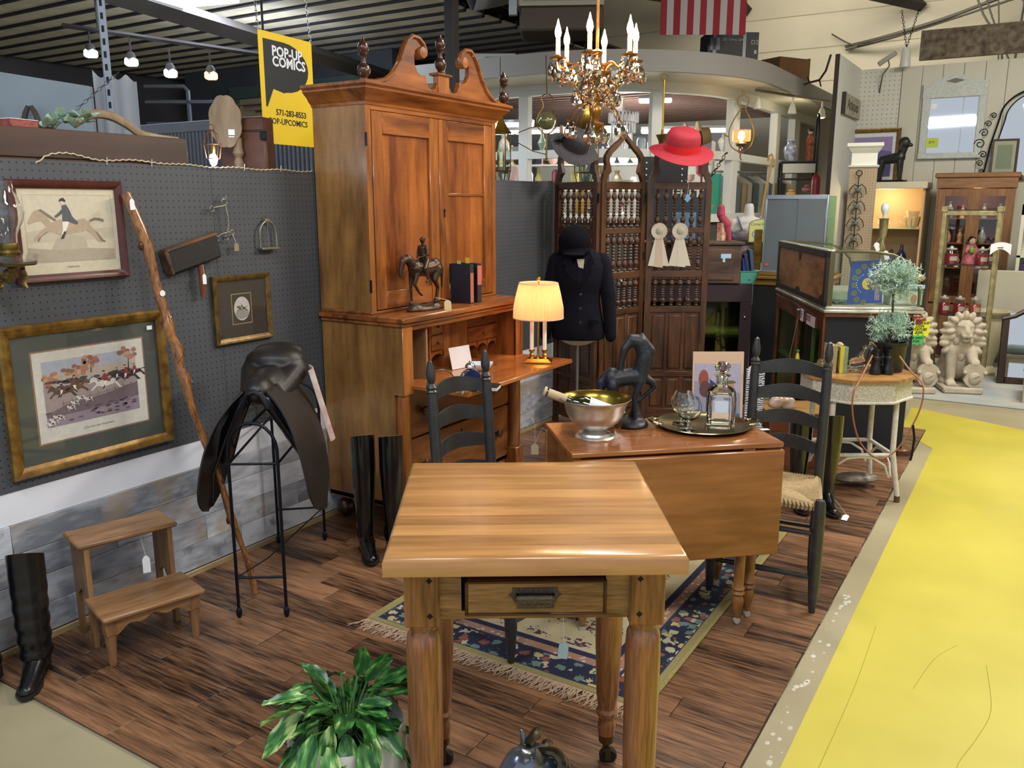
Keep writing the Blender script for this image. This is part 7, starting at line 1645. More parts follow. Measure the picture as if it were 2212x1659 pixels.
g.c='#dcd8dc'
for k in range(7):stroke_quads(g,[(-.12+.035*k,-.235),(-.10+.035*k,-.15)],.006,.002,.0137)
obj('print',g,paper,t,None)
t=thing('zebra_cloth','black and white striped cloth seen beside the pale framed poster','cloth',(1.63,4.90,.30),0,None,(PI/2,0,CAMR));zb=bpy.data.materials.new('zebra');zb.use_nodes=True;nt=zb.node_tree;b=nt.nodes['Principled BSDF']
wv=nt.nodes.new('ShaderNodeTexWave');wv.bands_direction='Y';wv.inputs['Scale'].default_value=24;wv.inputs['Distortion'].default_value=6;wv.inputs['Detail Scale'].default_value=2;r=nt.nodes.new('ShaderNodeValToRGB');r.color_ramp.elements[0].position=.38;r.color_ramp.elements[1].position=.5;r.color_ramp.elements[0].color=(.03,.03,.04,1);r.color_ramp.elements[1].color=(.75,.77,.85,1);tc=nt.nodes.new('ShaderNodeTexCoord');nt.links.new(tc.outputs['Object'],wv.inputs[0]);nt.links.new(wv.outputs[0],r.inputs[0]);nt.links.new(r.outputs[0],b.inputs['Base Color'])
g=G();g.box(-.03,.075,-.30,.35,-.01,.01);obj('cloth',g,zb,t)
t=thing('wooden_crate_shelf','low reddish wooden display box with plastic bags beside the wicker table','box',(1.74,5.03,0),CAMR)
rw=wood('reddish_box','#4a2415','#8a4c2c','x',10,5,.4)
obj('box',G().box(-.02,.32,0,.30,.0,.36,.004),rw,t);obj('ledge',G().box(-.03,.34,-.02,.31,.36,.375,.003),wood('ledge_oak','#7a5a30','#a8834c','x',10,5,.4),t)
t=thing('plastic_bag','crumpled clear bag with peach paper lying on the reddish display box','bag',(1.77,5.08,.378),.3)
def pbg(g):
 for k in range(6):g.sph((.04*math.cos(k*1.7),.03*math.sin(k*2.3),.03+.008*k),(.05,.03,.028),8,6)
sculpt('bag',pbg,.010,mat('peach_plastic','#b39a86',.15,var=.3,vs_=30,coat=.6),t,1)
t=thing('yellow_bird_ornament','small yellow and green ornament in the lower part of the glass cabinet','ornament',(1.72,5.62,.60));obj('body',G().lathe([(.0,0),(.015,0),(.012,.03),(.006,.05),(.0,.052)],10),mat('orn_yellow','#c9b830',.5),t);obj('top',G().sph((0,0,.06),.011,8,6),mat('orn_green','#2c8a3c',.5),t)
# lions
stone2=mat('cast_stone','#b5aa98',.85,var=.14,vs_=14,bump=.3,bs=40)
def lion(label,loc,rz):
 t=thing('stone_lion',label,'statue',loc,rz)
 def body(g):
  c=g.cap_;g.sph((0,.12,.24),(.115,.17,.17),16,10);c((0,.02,.42),(0,.12,.25),.11,.125);g.sph((0,.20,.16),(.13,.13,.13),14,10)
  for s_ in(-1,1):g.sph((s_*.09,.16,.13),(.06,.11,.10),12,8);g.sph((s_*.10,.04,.07),(.045,.07,.035),10,6)
  c((-.075,-.03,.36),(-.075,-.06,.12),.052,.038);g.sph((-.078,-.09,.075),(.045,.06,.030),10,8)
  c((.075,-.03,.36),(.082,-.09,.27),.052,.045);g.sph((.085,-.125,.265),(.048,.05,.036),10,8)
  for k in range(3):g.sph((-.105+.028*k,-.13,.066),(.014,.022,.018),8,6);g.sph((.06+.024*k,-.160,.252),(.013,.018,.02),8,6)
 sculpt('body',body,.010,stone2,t,2)
 def head(g):
  g.sph((0,-.03,.53),(.085,.10,.105),16,12);g.sph((0,-.12,.50),(.052,.045,.042),12,8);g.sph((0,-.11,.455),(.040,.04,.022),10,6);g.cap_((0,-.10,.58),(0,-.145,.525),.022,.024)
  for s_ in(-1,1):g.cap_((s_*.02,-.115,.575),(s_*.06,-.085,.575),.014,.012);g.sph((s_*.024,-.15,.49),(.024,.02,.018),8,6)
 sculpt('head',head,.008,stone2,t,2)
 g=G();g.sph((0,-.142,.472),(.02,.012,.008),8,6);obj('mouth',g,mat('mouth_dark','#2c2118',.9),t)
 mg=[]
 for ring_,(R,n,z0,y0) in enumerate(((.115,14,.545,-.045),(.150,17,.50,-.02),(.150,13,.43,-.03))):
  for k in range(n):
   a=-PI/2+2*PI*(k+.5*ring_)/n;x=R*math.cos(a);z=z0+R*math.sin(a)*(1.0 if ring_<2 else.9)
   if z>.66 and ring_==1:z=.66
   if ring_==2 and math.sin(a)>.3:continue
   mg.append(((x,y0-.012*(k%2),z),a,ring_))
 def mn_(g):
  for p,a,r_ in mg:g.sph(p,(.046,.036,.026 if r_<2 else.03),10,6,(0,-a,0))
  g.sph((0,.0,.52),(.12,.06,.13),14,10);g.sph((0,.01,.40),(.12,.07,.12),14,10)
 sculpt('mane',mn_,.008,stone2,t,1)
 obj('base',G().box(-.155,.155,-.20,.30,.0,.055,.012),stone2,t)
 g=G();pts=[(-.075,.21),(-.09,.18),(-.07,.15),(-.085,.10),(-.06,.06),(-.03,.035),(.0,.03),(.03,.035),(.06,.06),(.085,.10),(.07,.15),(.09,.18),(.075,.21),(.04,.235),(.0,.22),(-.04,.235)]
 g.m=Matrix.Translation((.085,-.155,.02))@Matrix(((1,0,0,0),(0,0,-1,0),(0,1,0,0),(0,0,0,1)));g.prism(pts,-.015,.018);g.sph((0,.115,.022),(.048,.055,.022),14,8);g.tube([(-.03,.12,.04),(.0,.135,.046),(.03,.15,.04)],.006,5)
 for s_ in(-1,1):g.sph((s_*.08,.165,.02),(.018,.018,.016),8,6)
 obj('shield',g,stone2,t)
lion('cream cast stone seated lion with a shield, facing forward, right of two',(2.495,8.20,.012),math.radians(20))
lion('stone seated lion half hidden by the dark cabinet, behind yellow and green price cards',(2.14,7.99,.012),math.radians(28))
t=thing('price_stickers','yellow and green hand-lettered starburst price cards on the left stone lion','sign',(2.20,7.78,.55),0,None,(PI/2,0,CAMR))
def burst(w,h,n=22,d_=.008):return[((w+(d_ if i%2 else-d_))*(1 if False else 1)*max(-1,min(1,1.35*math.cos(2*PI*i/n))),(h+(d_ if i%2 else-d_))*max(-1,min(1,1.35*math.sin(2*PI*i/n)))) for i in range(n)]
g=G();g.prism([(x,y+.03) for x,y in burst(.085,.068)],0,.002);obj('yellow_card',g,mat('neon_yellow','#dde02a',.6),t);g=G();g.prism([(x-.02,y-.065) for x,y in burst(.062,.04)],.002,.004);obj('green_card',g,mat('neon_green','#3fc05a',.6),t)
text('lettering','FABULOUS\nLION\nSTATUES\n$295-',.030,ink,t,(-.0,.035,.0045),align='CENTER',bold=.0008,shear=.2,spacing=.9);text('lettering','OR $495-\nPAIR',.028,ink,t,(-.02,-.065,.0045),align='CENTER',bold=.0008,shear=.2)
gb=mat('gilt_brass','#9a8f66',.4,.5,var=.35,vs_=18)
t=thing('brass_etagere','tall gilt brass shelf stand with glass shelves holding candle jars','shelf',(2.445,8.70,.012),0)
ew,ed=.215,.15
for x in(-ew,ew):
 for y in(-ed,ed):g=G();g.box(x-.018,x+.018,y-.018,y+.018,0,1.55,.006);obj('post',g,gb,t)
for z in(1.51,):
 for y in(-ed,ed):obj('rail',G().box(-ew,ew,y-.014,y+.014,z-.02,z+.02,.004),gb,t)
 for x in(-ew,ew):obj('rail',G().box(x-.014,x+.014,-ed,ed,z-.02,z+.02,.004),gb,t)
for x in(-ew,ew):
 for y in(-ed,ed):obj('corner_block',G().box(x-.025,x+.025,y-.025,y+.025,1.52,1.57,.004),gb,t)
for z in(.10,.60,1.05,1.535):obj('glass_shelf',G().box(-ew+.01,ew-.01,-ed,ed,z,z+.008),mat('shelf_dark_glass','#3c4038',.1,alpha=.7),t)
def jar(label,x,y,z,col,r=.045,h=.10,lidw=False):
 t=thing('candle_jar',label,'jar',(2.445+x,8.70+y,z),0,'candle jars on the brass shelf stand')
 obj('wax',G().lathe([(.0,.004),(r-.004,.006),(r-.003,h*.72),(.0,h*.72)],16),mat('wax_'+col.strip('#'),col,.4),t)
 obj('glass',G().lathe([(.0,.0),(r,.0),(r,h*.8),(r*.8,h*.92),(r*.8,h),(.0,h)],16),pane('jar_glass','#f4f0f0',.3),t)
 obj('lid',G().lathe([(r*.78,h),(r*.82,h+.012),(r*.3,h+.016),(r*.22,h+.030),(.0,h+.033)],14),mat('lid_glass','#a8a8a4',.15,coat=.5),t)
 g=G();g.m=Matrix.Rotation(CAMR,4,'Z');vv=[]
 for k in range(7):a=-PI/2-.6+1.2*k/6;vv+=[((r+.001)*math.cos(a),(r+.001)*math.sin(a),h*.25),((r+.001)*math.cos(a),(r+.001)*math.sin(a),h*.55)]
 g.add(vv,[(2*k,2*k+2,2*k+3,2*k+1) for k in range(6)]);obj('paper_label',g,mat('jar_label','#a08f80',.6),t)
jar('red candle jar at the left of the upper brass shelf, left of the doll',-.135,-.07,1.071,'#8c1224',.058,.13)
jar('red candle jar at the right of the upper brass shelf, beside the doll',.11,-.08,1.071,'#8c1224',.05,.13)
jar('red candle jar behind the white price card on the upper brass shelf',.165,.03,1.071,'#7a1020',.045,.13)
jar('red candle jar at the left of the lower brass shelf',-.15,-.08,.621,'#8c1224',.047,.14)
jar('red candle jar in the middle of the lower brass shelf',-.025,-.08,.621,'#8c1224',.05,.14)
jar('orange candle jar at the right of the lower brass shelf',.10,-.08,.621,'#a8512c',.05,.14)
t=thing('doll','small dark-haired doll in a red dress holding a green bundle, between red candle jars','doll',(2.46,8.70,1.071),CAMR)
def dl(g):g.lathe([(.0,0),(.075,0),(.06,.08),(.035,.15),(.03,.17),(.0,.17)],16);g.cap_((-.03,0,.15),(-.055,-.03,.11),.018,.015);g.cap_((.03,0,.15),(.055,-.03,.11),.018,.015)
sculpt('dress',dl,.006,mat('doll_dress','#8f2a34',.7,var=.3,vs_=40,col2='#b3707a'),t,2)
obj('head',G().sph((0,-.004,.205),(.032,.03,.035),14,10),mat('doll_skin','#c9a08c',.6),t);g=G();g.sph((0,.006,.215),(.038,.034,.034),14,8);g.sph((-.04,0,.19),.014,8,6);g.sph((.042,0,.19),.014,8,6);obj('hair',g,mat('doll_hair','#1a1210',.5),t)
g=G();g.box(-.045,-.005,-.075,-.045,.10,.15,.008);obj('green_bundle',g,mat('doll_green','#5f8f2c',.5),t);g=G();g.sph((-.012,-.033,.207),.003,6,4);g.sph((.012,-.033,.207),.003,6,4);obj('eyes',g,blackm,t)
t=thing('shelf_price_card','curled white price card hanging off the right post of the brass shelf stand','card',(2.68,8.50,1.20),0,None,(0,0,CAMR));obj('card',G().sheet(lambda u,v:(-.08+.18*u,-.02,.02*math.sin(PI*u)+.06*v-.03*(1-v)*(1-math.sin(PI*u))),10,3,.001),WHITE,t);g=G();g.box(-.02,.03,-.023,-.021,.03,.036);g.box(-.01,.02,-.023,-.021,.015,.02);obj('ink',g,ink,t)
t=thing('china_cabinet','tall brown wooden china cabinet with two glass doors behind the brass shelf stand','cabinet',(2.02,9.86,.0),math.radians(2));cc1=wood('china_oak','#5c3a1e','#8f6438','z',10,5,.45);cc1x=wood('china_oak_x','#5c3a1e','#8f6438','x',10,5,.45)
CW=.70
for x in(0,CW-.02):obj('side',G().box(x,x+.02,0,.35,0,1.86),cc1,t)
obj('back',G().box(0,CW,.33,.35,0,1.86),mat('cabinet_red_back','#5c2a22',.7),t);obj('cornice',G().box(-.03,CW+.03,-.03,.36,1.86,1.91,.01).box(-.01,CW+.01,-.015,.35,1.76,1.86,.003),cc1x,t)
for x0 in(.02,CW/2):
 d_=obj('door',G().box(x0,x0+.06,-.012,.006,.6,1.75,.002).box(x0+.27,x0+.33,-.012,.006,.6,1.75,.002).box(x0+.06,x0+.27,-.012,.006,1.68,1.75).box(x0+.06,x0+.27,-.012,.006,.6,.67),cc1,t);obj('pane',G().box(x0+.06,x0+.27,-.004,-.001,.67,1.68),pane('cab_glass','#fff8f0',.22),d_)
obj('lower_doors',G().box(.02,CW-.02,-.01,.01,.02,.58,.003),cc1,t)
for z in(.95,1.20,1.45):obj('shelf',G().box(.02,CW-.02,.02,.33,z,z+.01),mat('shelf_wood2','#6f4a30',.6),t)
r7=random.Random(4);cn=0
for z in(.96,1.21,1.46):
 for x in(.12,.24,.44,.58):
  cn+=1;c_=r7.choice(['#c9b89a','#9aa8c4','#c4a08a','#d8d4cc','#b08a5a','#8a9aa8']);k=r7.random()
  q=thing('ornament','small ornament on the %s shelf of the brown china cabinet, %s from the left'%({.96:'lower',1.21:'middle',1.46:'upper'}[z],ORD[[.12,.24,.44,.58].index(x)]),'ornament',(2.02+x,9.86+.12,z),r7.random(),'ornaments in the china cabinet');
  obj('ornament',G().lathe([(.0,0),(.03,0),(.04*k+.01,.03),(.025+.02*k,.07),(.01,.10+.05*k),(.018,.12+.05*k),(.0,.125+.05*k)],12),mat('orn_'+c_.strip('#'),c_,.3,coat=.3),q)
point('cabinet_light',(2.38,9.98,1.70),2.2,(1.0,.85,.65),.05)
t=thing('white_shelf_unit','cream built-in shelf with warm lit glass shelf and goblets below the dark dog figure','shelf',(1.20,9.95,0));cr1=mat('niche_cream','#c4a880',.6);
obj('top',G().box(-.02,.72,-.05,.45,1.76,1.83,.006),mat('cream_top','#c9c2a8',.6),t);obj('back',G().box(-.0,.70,.43,.45,0,1.76),cr1,t);obj('side',G().box(.68,.70,0,.43,0,1.76).box(0,.02,0,.43,0,1.76),cr1,t)
obj('glass_shelf',G().box(.02,.68,.02,.43,1.34,1.345),ge,t);obj('shelf',G().box(.02,.68,.02,.43,.90,.92),cr1,t);obj('lower_panel',G().box(.0,.70,.0,.02,0,.9),cr1,t)
point('niche_light',(1.50,10.08,1.68),7,(1.0,.74,.42),.05)
gb0=None
for i,x in enumerate((.25,.36,.47)):
 q=thing('goblet','%s of three clear stemmed goblets on the warm lit glass shelf'%['left','middle','right'][i],'glass',(1.2+x,10.1,1.346),0,'goblets on the warm lit glass shelf');g=G().lathe([(.025,0),(.004,.008),(.004,.05),(.02,.065),(.03,.10),(.028,.13)],14,cap=False)
 if gb0 is None:gb0=obj('goblet',g,pane('goblet_glass','#ffffff',.35),q)
 else:inst(gb0,q)
t=thing('pedestal_capital','cream carved column capital standing on the warm lit shelf','capital',(1.78,10.12,1.35),.3);obj('capital',G().lathe([(.05,0),(.055,.01),(.05,.03),(.06,.10),(.075,.15),(.08,.16),(.08,.18),(.0,.18)],4,a0=PI/4),mat('capital_cream','#cdb48c',.7,bump=.8,bs=40),t);g=G()
for k in range(8):a=k*PI/4;g.cap_((.055*math.cos(a),.055*math.sin(a),.03),(.075*math.cos(a),.075*math.sin(a),.11),.014,.010)
obj('acanthus_leaf',g,mat('capital_cream','#cdb48c',.7),t)
for i,(x,h,lb) in enumerate(((.10,.20,'dark blue bottle on the lower warm shelf, the left one'),(.20,.25,'dark blue bottle on the lower warm shelf, the taller right one'))):
 q=thing('blue_bottle',lb,'bottle',(1.52+x,9.98,.92),0);obj('bottle',G().lathe([(.0,0),(.05,0),(.055,.02),(.055,h*.55),(.02,h*.8),(.016,h),(.022,h+.004),(.0,h+.006)],16),mat('cobalt','#161a3c',.1,coat=.6),q)
t=thing('pegboard_pedestal','tall tan pegboard pedestal topped with a white moulded cap','pedestal',(1.50,8.66,0),math.radians(10));pgt=mat('pegboard_tan','#9c8a70',.7);nt=pgt.node_tree;tc=nt.nodes.new('ShaderNodeTexCoord');sp=nt.nodes.new('ShaderNodeSeparateXYZ');nt.links.new(tc.outputs['Object'],sp.inputs[0]);peg_nodes(nt,nt.nodes['Principled BSDF'],tc,sp,'X','Z',.0254,.004,(.15,.12,.09,1))
obj('shaft',G().box(-.12,.12,-.12,.12,0,1.94),pgt,t)
g=G();wc_=mat('cap_white','#d8d6cc',.5);P4=lambda r,z:[(r*c,r*d_,z) for c,d_ in((-1,-1),(1,-1),(1,1),(-1,1))]
rings(g,[P4(.13,1.935),P4(.135,1.95),P4(.115,1.955),P4(.11,1.96),P4(.11,2.06),P4(.14,2.10),P4(.145,2.11),P4(.155,2.12),P4(.155,2.15)]);obj('white_cap',g,wc_,t,20)
t=thing('iron_wall_sconce','dark scrolled iron hanging ornament with glass cups on the tan pegboard pedestal','ornament',(1.49,8.52,1.20),math.radians(10));g=G()
for k in range(4):
 z=.56-.15*k
 for s_ in(-1,1):g.tube([(0,0,z),(s_*.03,-.01,z+.02),(s_*.06,-.01,z-.01),(s_*.075,-.01,z-.06),(s_*.065,-.01,z-.07)],.004,5);g.tube([(0,0,z-.05),(s_*.03,-.01,z-.06),(s_*.04,-.01,z-.09),(s_*.02,-.01,z-.10)],.0035,5)
g.tube([(0,0,.65),(0,0,-.05)],.004,5);ring(g,(0,0,.68),.025,.004,14,(1,0,0),(0,0,1));obj('ironwork',g,blackm,t)
for k in range(4):obj('glass_cup',G().lathe([(.01,0),(.025,.012),(.03,.035),(.026,.035),(.01,.01)],12,(0,-.03,.51-.15*k)),mat('smoky_glass','#6d7c80',.1,alpha=.7),t)
t=thing('brass_floor_lamp','brass standing lamp with a plain white bulb and hanging paper tags','lamp',(1.735,8.55,0));obj('stem',G().lathe([(.10,0),(.10,.02),(.02,.04),(.016,1.18),(.03,1.22),(.018,1.26),(.035,1.34),(.040,1.46),(.048,1.47),(.02,1.475),(.0,1.48)],16),gb,t);obj('bulb',G().lathe([(.014,1.475),(.016,1.50),(.034,1.54),(.038,1.57),(.028,1.60),(.0,1.615)],16),mat('bulb_milk','#d8dcd8',.3),t)
pricetag(t,(-.05,-.04,1.25),.05,.08,(PI/2,-.5,CAMR),string=(0,-.02,1.32));pricetag(t,(.04,-.04,1.18),.045,.085,(PI/2,-.3,CAMR),string=(0,-.02,1.28))
t=thing('dog_statue','dark long-legged dog figure standing on the cream shelf unit by the purple picture','statue',(1.55,10.02,1.83),math.radians(-12));t.scale=(.85,)*3
def dg_(g):
 c=g.cap_;c((-.13,0,.27),(.08,0,.30),.055,.07)
 for s_ in(-1,1):c((-.13,s_*.03,.25),(-.15,s_*.03,.02),.035,.016);c((.09,s_*.03,.25),(.10,s_*.03,.02),.032,.016)
 c((.09,0,.32),(.12,0,.42),.05,.05);g.sph((.12,0,.47),(.075,.07,.075),12,8);c((.15,0,.455),(.205,0,.44),.032,.022);c((.10,.05,.46),(.09,.06,.38),.025,.02);c((.10,-.05,.46),(.09,-.06,.38),.025,.02)
sculpt('dog',dg_,.009,mat('dog_black','#17171a',.45,var=.3,vs_=30),t,2);obj('base',G().box(-.20,.17,-.07,.07,0,.025,.004),blackm,t)
def wframe(name,label,cat,x,z,w,h,y=10.485,tilt=0):return thing(name,label,cat,(x,y,z),0,None,(PI/2,0,tilt))
t=wframe('framed_picture','gilt framed purple picture behind the white pedestal cap','picture',1.27,2.12,.56,.56,10.44);frame(t,.56,.60,.045,.03,mat('gilt_frame','#7a6230',.4,.6,var=.3,vs_=30));g=G();g.c='#c9cdd2';g.poly([(-.24,-.26),(.24,-.26),(.24,.26),(-.24,.26)],.008);g.c='#5c568a';g.poly([(-.20,-.22),(.20,-.22),(.20,.21),(-.20,.21)],.009);g.c='#8a7aa8';g.poly([(-.20,.12),(.2,.05),(.20,.21),(-.20,.21)],.0095);obj('print',g,paper,t,None)
mir=mat('mirror','#d8d8d8',.02,1.0)
t=wframe('wicker_mirror','white wicker framed mirror with an arched crest on the panelled wall','mirror',2.03,2.50,.62,.82,10.48,0);wkm=mat('wicker_white','#b9bfbc',.7,var=.15,vs_=60,bump=.8,bs=110)
obj('frame_rail',G().box(-.30,-.225,-.42,.35,0,.038,.008),wkm,t);obj('frame_rail',G().box(.235,.31,-.42,.35,0,.038,.008),wkm,t);obj('frame_rail',G().box(-.302,.312,-.422,-.36,0,.041,.008),wkm,t);obj('frame_rail',G().prism([(-.302,.21),(.312,.21),(.312,.362),(.18,.375),(.11,.43),(-.10,.43),(-.17,.375),(-.302,.362)],0,.041),wkm,t)
g=G();
for s_ in(0,1):
 P_=[]
 for k in range(9):u=k/8;P_.append((-.30+.61*u,.36+.10*math.sin(PI*u)**2+.005,.02))
g=G();g.prism([(-.09,.375),(.0,.35),(.095,.375),(.0,.402)],.0405,.043);obj('hand_hole',g,mat('hole_shadow','#6f6f68',.8),t)
obj('mirror_glass',G().box(-.225,.235,-.36,.21,.008,.012),mir,t)
g=G();g.box(-.21,-.155,.10,.155,.013,.014);obj('white_tag',g,WHITE,t);g=G();g.box(-.225,-.11,-.30,-.20,.013,.014);obj('yellow_note',g,mat('note_yellowgreen','#b4c840',.6),t);text('lettering','$79-',.035,ink,t,(-.17,-.245,.0145),align='CENTER')
t=wframe('iron_mirror','arched mirror with black iron scrollwork cut off at the right edge','mirror',2.78,2.20,0,0,10.46)
g=G();P_=[(-.40,-.34,.02),(-.36,.0,.02),(-.30,.28,.02)]+[(-.30+.36*(1-math.cos(a)),.28+.28*math.sin(a),.02) for a in[k*PI/20 for k in range(1,20)]];g.tube(P_,.009,6);g.tube([(p[0]+.05,p[1]-.02,.015) for p in P_],.006,6);obj('iron_frame',g,blackm,t)
g=G()
def scroll(g,cx_,cy_,r,s_=1):
 g.tube([(cx_+s_*r*(1-k/22)*math.cos(k*.5),cy_+r*(1-k/22)*math.sin(k*.5),.02) for k in range(18)],.005,5)
for(x,y,r) in((-.36,.30,.032),(-.40,.22,.035),(-.43,.13,.045),(-.46,.02,.055),(-.42,-.09,.04),(-.44,-.18,.035),(-.42,-.26,.025)):scroll(g,x,y,r,-1)
obj('scrollwork',g,blackm,t);g=G();pm=[(p[0]+.05,p[1]-.02) for p in P_]+[(.35,-.34)];g.prism(pm,.005,.010);obj('mirror_glass',g,mir,t);pricetag(t,(-.34,-.10,.03),.11,.08,(0,0,1.2))
t=wframe('framed_picture','small dark framed green-toned picture to the right of the white wicker mirror','picture',2.56,2.08,0,0,10.40);frame(t,.24,.36,.02,.02,mat('frame_grey_brown','#4c463c',.5));g=G();g.c='#9aa08c';g.poly([(-.10,-.16),(.10,-.16),(.10,.16),(-.10,.16)],.008);g.c='#77846c';g.poly([(-.07,-.12),(.07,-.12),(.07,.12),(-.07,.12)],.009);obj('print',g,paper,t,None)
t=thing('antiques_sign','weathered board sign reading Antiques on the white pegboard return wall','sign',(1.075,10.0,2.63),0,None,(PI/2,0,PI/2));obj('board',G().box(-.42,.42,-.11,.10,0,.03,.003),mat('sign_weathered','#9a9484',.7,var=.25,vs_=20),t);text('lettering','Antiques',.16,mat('sign_ink','#3a2c26',.7),t,(0,0,.031),align='CENTER',shear=.2,bold=.002)
obj('edge',G().box(-.425,-.40,-.115,.105,0,.035),mat('dark_edge','#2c211b',.7),t)
t=thing('security_camera','small grey security camera tilted up at the top of the panelled wall','camera',(1.34,10.42,3.15),0,None,(0,-.6,.2));obj('body',G().box(-.10,.10,-.03,.03,-.025,.025,.005),mat('camera_grey','#8a877c',.4),t);obj('lens',G().cyl((.10,0,0),(.104,0,0),.02),blackm,t);obj('bracket',G().tube([(0,0,-.025),(-.02,0,-.08),(-.12,0,-.12),(-.22,0.06,-.24),(-.24,.10,-.28)],.007,6),mat('cable_dark','#4a453c',.6),t)
t=thing('white_counterweight','white bottle-shaped weight hung on chains above the panelled wall','weight',(1.53,10.38,3.04));obj('body',G().lathe([(.055,0),(.045,.17),(.03,.20),(.0,.20)],12),mat('weight_white','#c9cac4',.4),t)
chain('hanging_chain','left chain above the white bottle-shaped weight',(1.53,10.38,3.24),(1.45,10.38,3.62),14,.010,blackm);chain('hanging_chain','right chain above the white bottle-shaped weight',(1.53,10.38,3.24),(1.62,10.38,3.62),14,.010,blackm)
t=thing('cable_bundle','thick grey cables running along the upper wall and looping down at the right','cable',(0,0,0));cb=mat('cable_grey','#57534c',.6)
for pts,r in(([(.4,12.9,3.72),(.9,12.6,3.74),(1.6,12.4,3.85),(2.2,12.2,3.98),(2.5,12.1,4.02),(2.62,12.05,3.85),(2.66,12.0,3.4),(2.64,12,3.2)],.022),([(.4,12.92,3.68),(1.0,12.6,3.72),(1.7,12.4,3.84),(2.2,12.2,3.92),(2.48,12.1,3.94),(2.5,12.05,3.7),(2.48,12.0,3.2)],.014),([(1.9,12,4.3),(2.1,12,3.8),(2.3,12,3.5),(2.36,12,3.2)],.012),([(2.0,12,4.3),(2.2,12,3.75),(2.45,12,3.2)],.010),([(3.0,12,4.3),(2.8,12,3.9),(2.6,12,3.2)],.010),([(2.15,12,4.3),(2.25,12,3.9),(2.32,12,3.2)],.008),([(.2,12.9,3.9),(.5,12.8,3.72),(.75,12.7,3.70)],.01)):
 g=G();g.tube(pts,r,6,sm=4);obj('cable',g,cb,t)
t=thing('white_shelf','white shelf with books behind the china cabinet, cut off at the right edge','shelf',(2.80,9.80,0));obj('case',G().box(0,.6,.0,.02,0,1.6).box(0,.03,-.3,0,0,1.6).box(0,.6,-.3,0,1.5,1.6).box(0,.6,-.3,0,1.1,1.12).box(0,.6,-.3,0,.8,.82),mat('shelf_white','#cfcdbf',.5),t)
for k in range(5):q=thing('book','%s book on the white shelf at the right edge'%['dark purple','violet','beige','brown','grey'][k],'book',(2.85+.035*k,9.53,.82),0,'books on the white shelf at the right edge');obj('book',G().box(0,.028,0,.15,0,.22+.01*(k%3),.002),mat('spine_%d'%k,['#3c2c5c','#6a4a8a','#a8a090','#4c3c3c','#8a8a9a'][k],.5),q)
t=thing('cream_urn','large cream pottery urn behind the brass shelf stand','urn',(2.63,9.12,.0));obj('urn',G().lathe([(.0,0),(.11,0),(.13,.04),(.09,.10),(.14,.30),(.17,.48),(.16,.56),(.20,.60),(.205,.62),(.17,.62),(.14,.56),(.0,.5)],28),mat('urn_cream','#b5aa8a',.5,var=.08,vs_=8),t)
t=thing('cream_headboard','plain cream board with turned finial standing behind the urn','headboard',(2.50,9.40,0));obj('board',G().box(0,.9,0,.03,.3,.98,.01),mat('headboard_cream','#b5b19f',.6),t);obj('finial',G().sph((.05,0,1.01),(.035,.02,.02),10,6),mat('headboard_cream','#b5b19f',.6),t)
t=thing('floor_mirror','dark carved wood framed mirror standing on the carpet at the right edge','mirror',(2.78,8.70,.012),0,None,(-.12,0,math.radians(12)));dm2=wood('mirror_frame_wood','#1c0f0a','#3c2418','z',12,5,.4)
obj('frame_rail',G().box(0,.06,-.015,.015,0,.60,.006),dm2,t);obj('frame_rail',G().box(.06,.70,-.015,.015,0,.06,.006),dm2,t);g=G();g.tube([(.0,0,.58),(.10,0,.61),(.18,0,.66),(.30,0,.68),(.45,0,.68)],.022,8);obj('carved_crest',g,dm2,t);obj('mirror_glass',G().box(.06,.70,-.004,.004,.06,.64),mir,t)
t=thing('slipper_chair','cream painted chair with a pale blue cushion beyond the dark floor mirror','chair',(3.05,8.1,.012));obj('seat',G().box(-.05,.4,-.2,.25,.30,.40,.04),mat('cushion_blue','#9ab0b4',.8),t);obj('frame',G().box(-.07,.42,-.22,.27,.26,.30,.01),mat('chair_cream','#b8b09a',.5),t)
for x,y in((-.04,-.19),(.38,-.19),(-.04,.23),(.38,.23)):obj('leg',G().lathe([(.012,0),(.022,.26)],8,(x,y,0)),mat('chair_cream','#b8b09a',.5),t)
t=thing('red_gold_lamp','dark red glass and gilt standing lamp between the two stone lions','lamp',(2.33,8.50,.012));obj('shade',G().lathe([(.05,.25),(.06,.45),(.05,.46),(.04,.25)],16),mat('ruby_glass','#4c1018',.15,coat=.5),t);obj('stand',G().lathe([(.08,0),(.08,.015),(.015,.03),(.02,.25),(.0,.25)],16),gb,t)
# things hung on, above and inside the kiosk
t=thing('hanging_oil_lantern','brass hanging oil lantern with a glowing amber shade at the kiosk corner','lantern',(.40,8.42,2.10),CAMR);rb=mat('bronze_wire','#6f5a34',.4,.8)
g=G();ring(g,(0,0,.47),.055,.006,20,(1,0,0),(0,0,1));ring(g,(0,0,.545),.015,.005,12,(1,0,0),(0,0,1))
for s_ in(-1,1):g.tube([(s_*.03,0,.425),(s_*.025,0,.39),(s_*.07,0,.32),(s_*.115,0,.22),(s_*.12,0,.14),(s_*.10,0,.06),(s_*.05,0,.015),(0,0,.0)],.006,6,sm=3);g.tube([(s_*.12,0,.14),(s_*.15,0,.15),(s_*.165,0,.165)],.006,6)
g.tube([(0,0,0),(0,0,-.06),(.015,0,-.08)],.007,6);obj('frame',g,rb,t);obj('oil_font',G().lathe([(.0,.04),(.04,.05),(.055,.075),(.03,.10),(.0,.10)],16),rb,t)
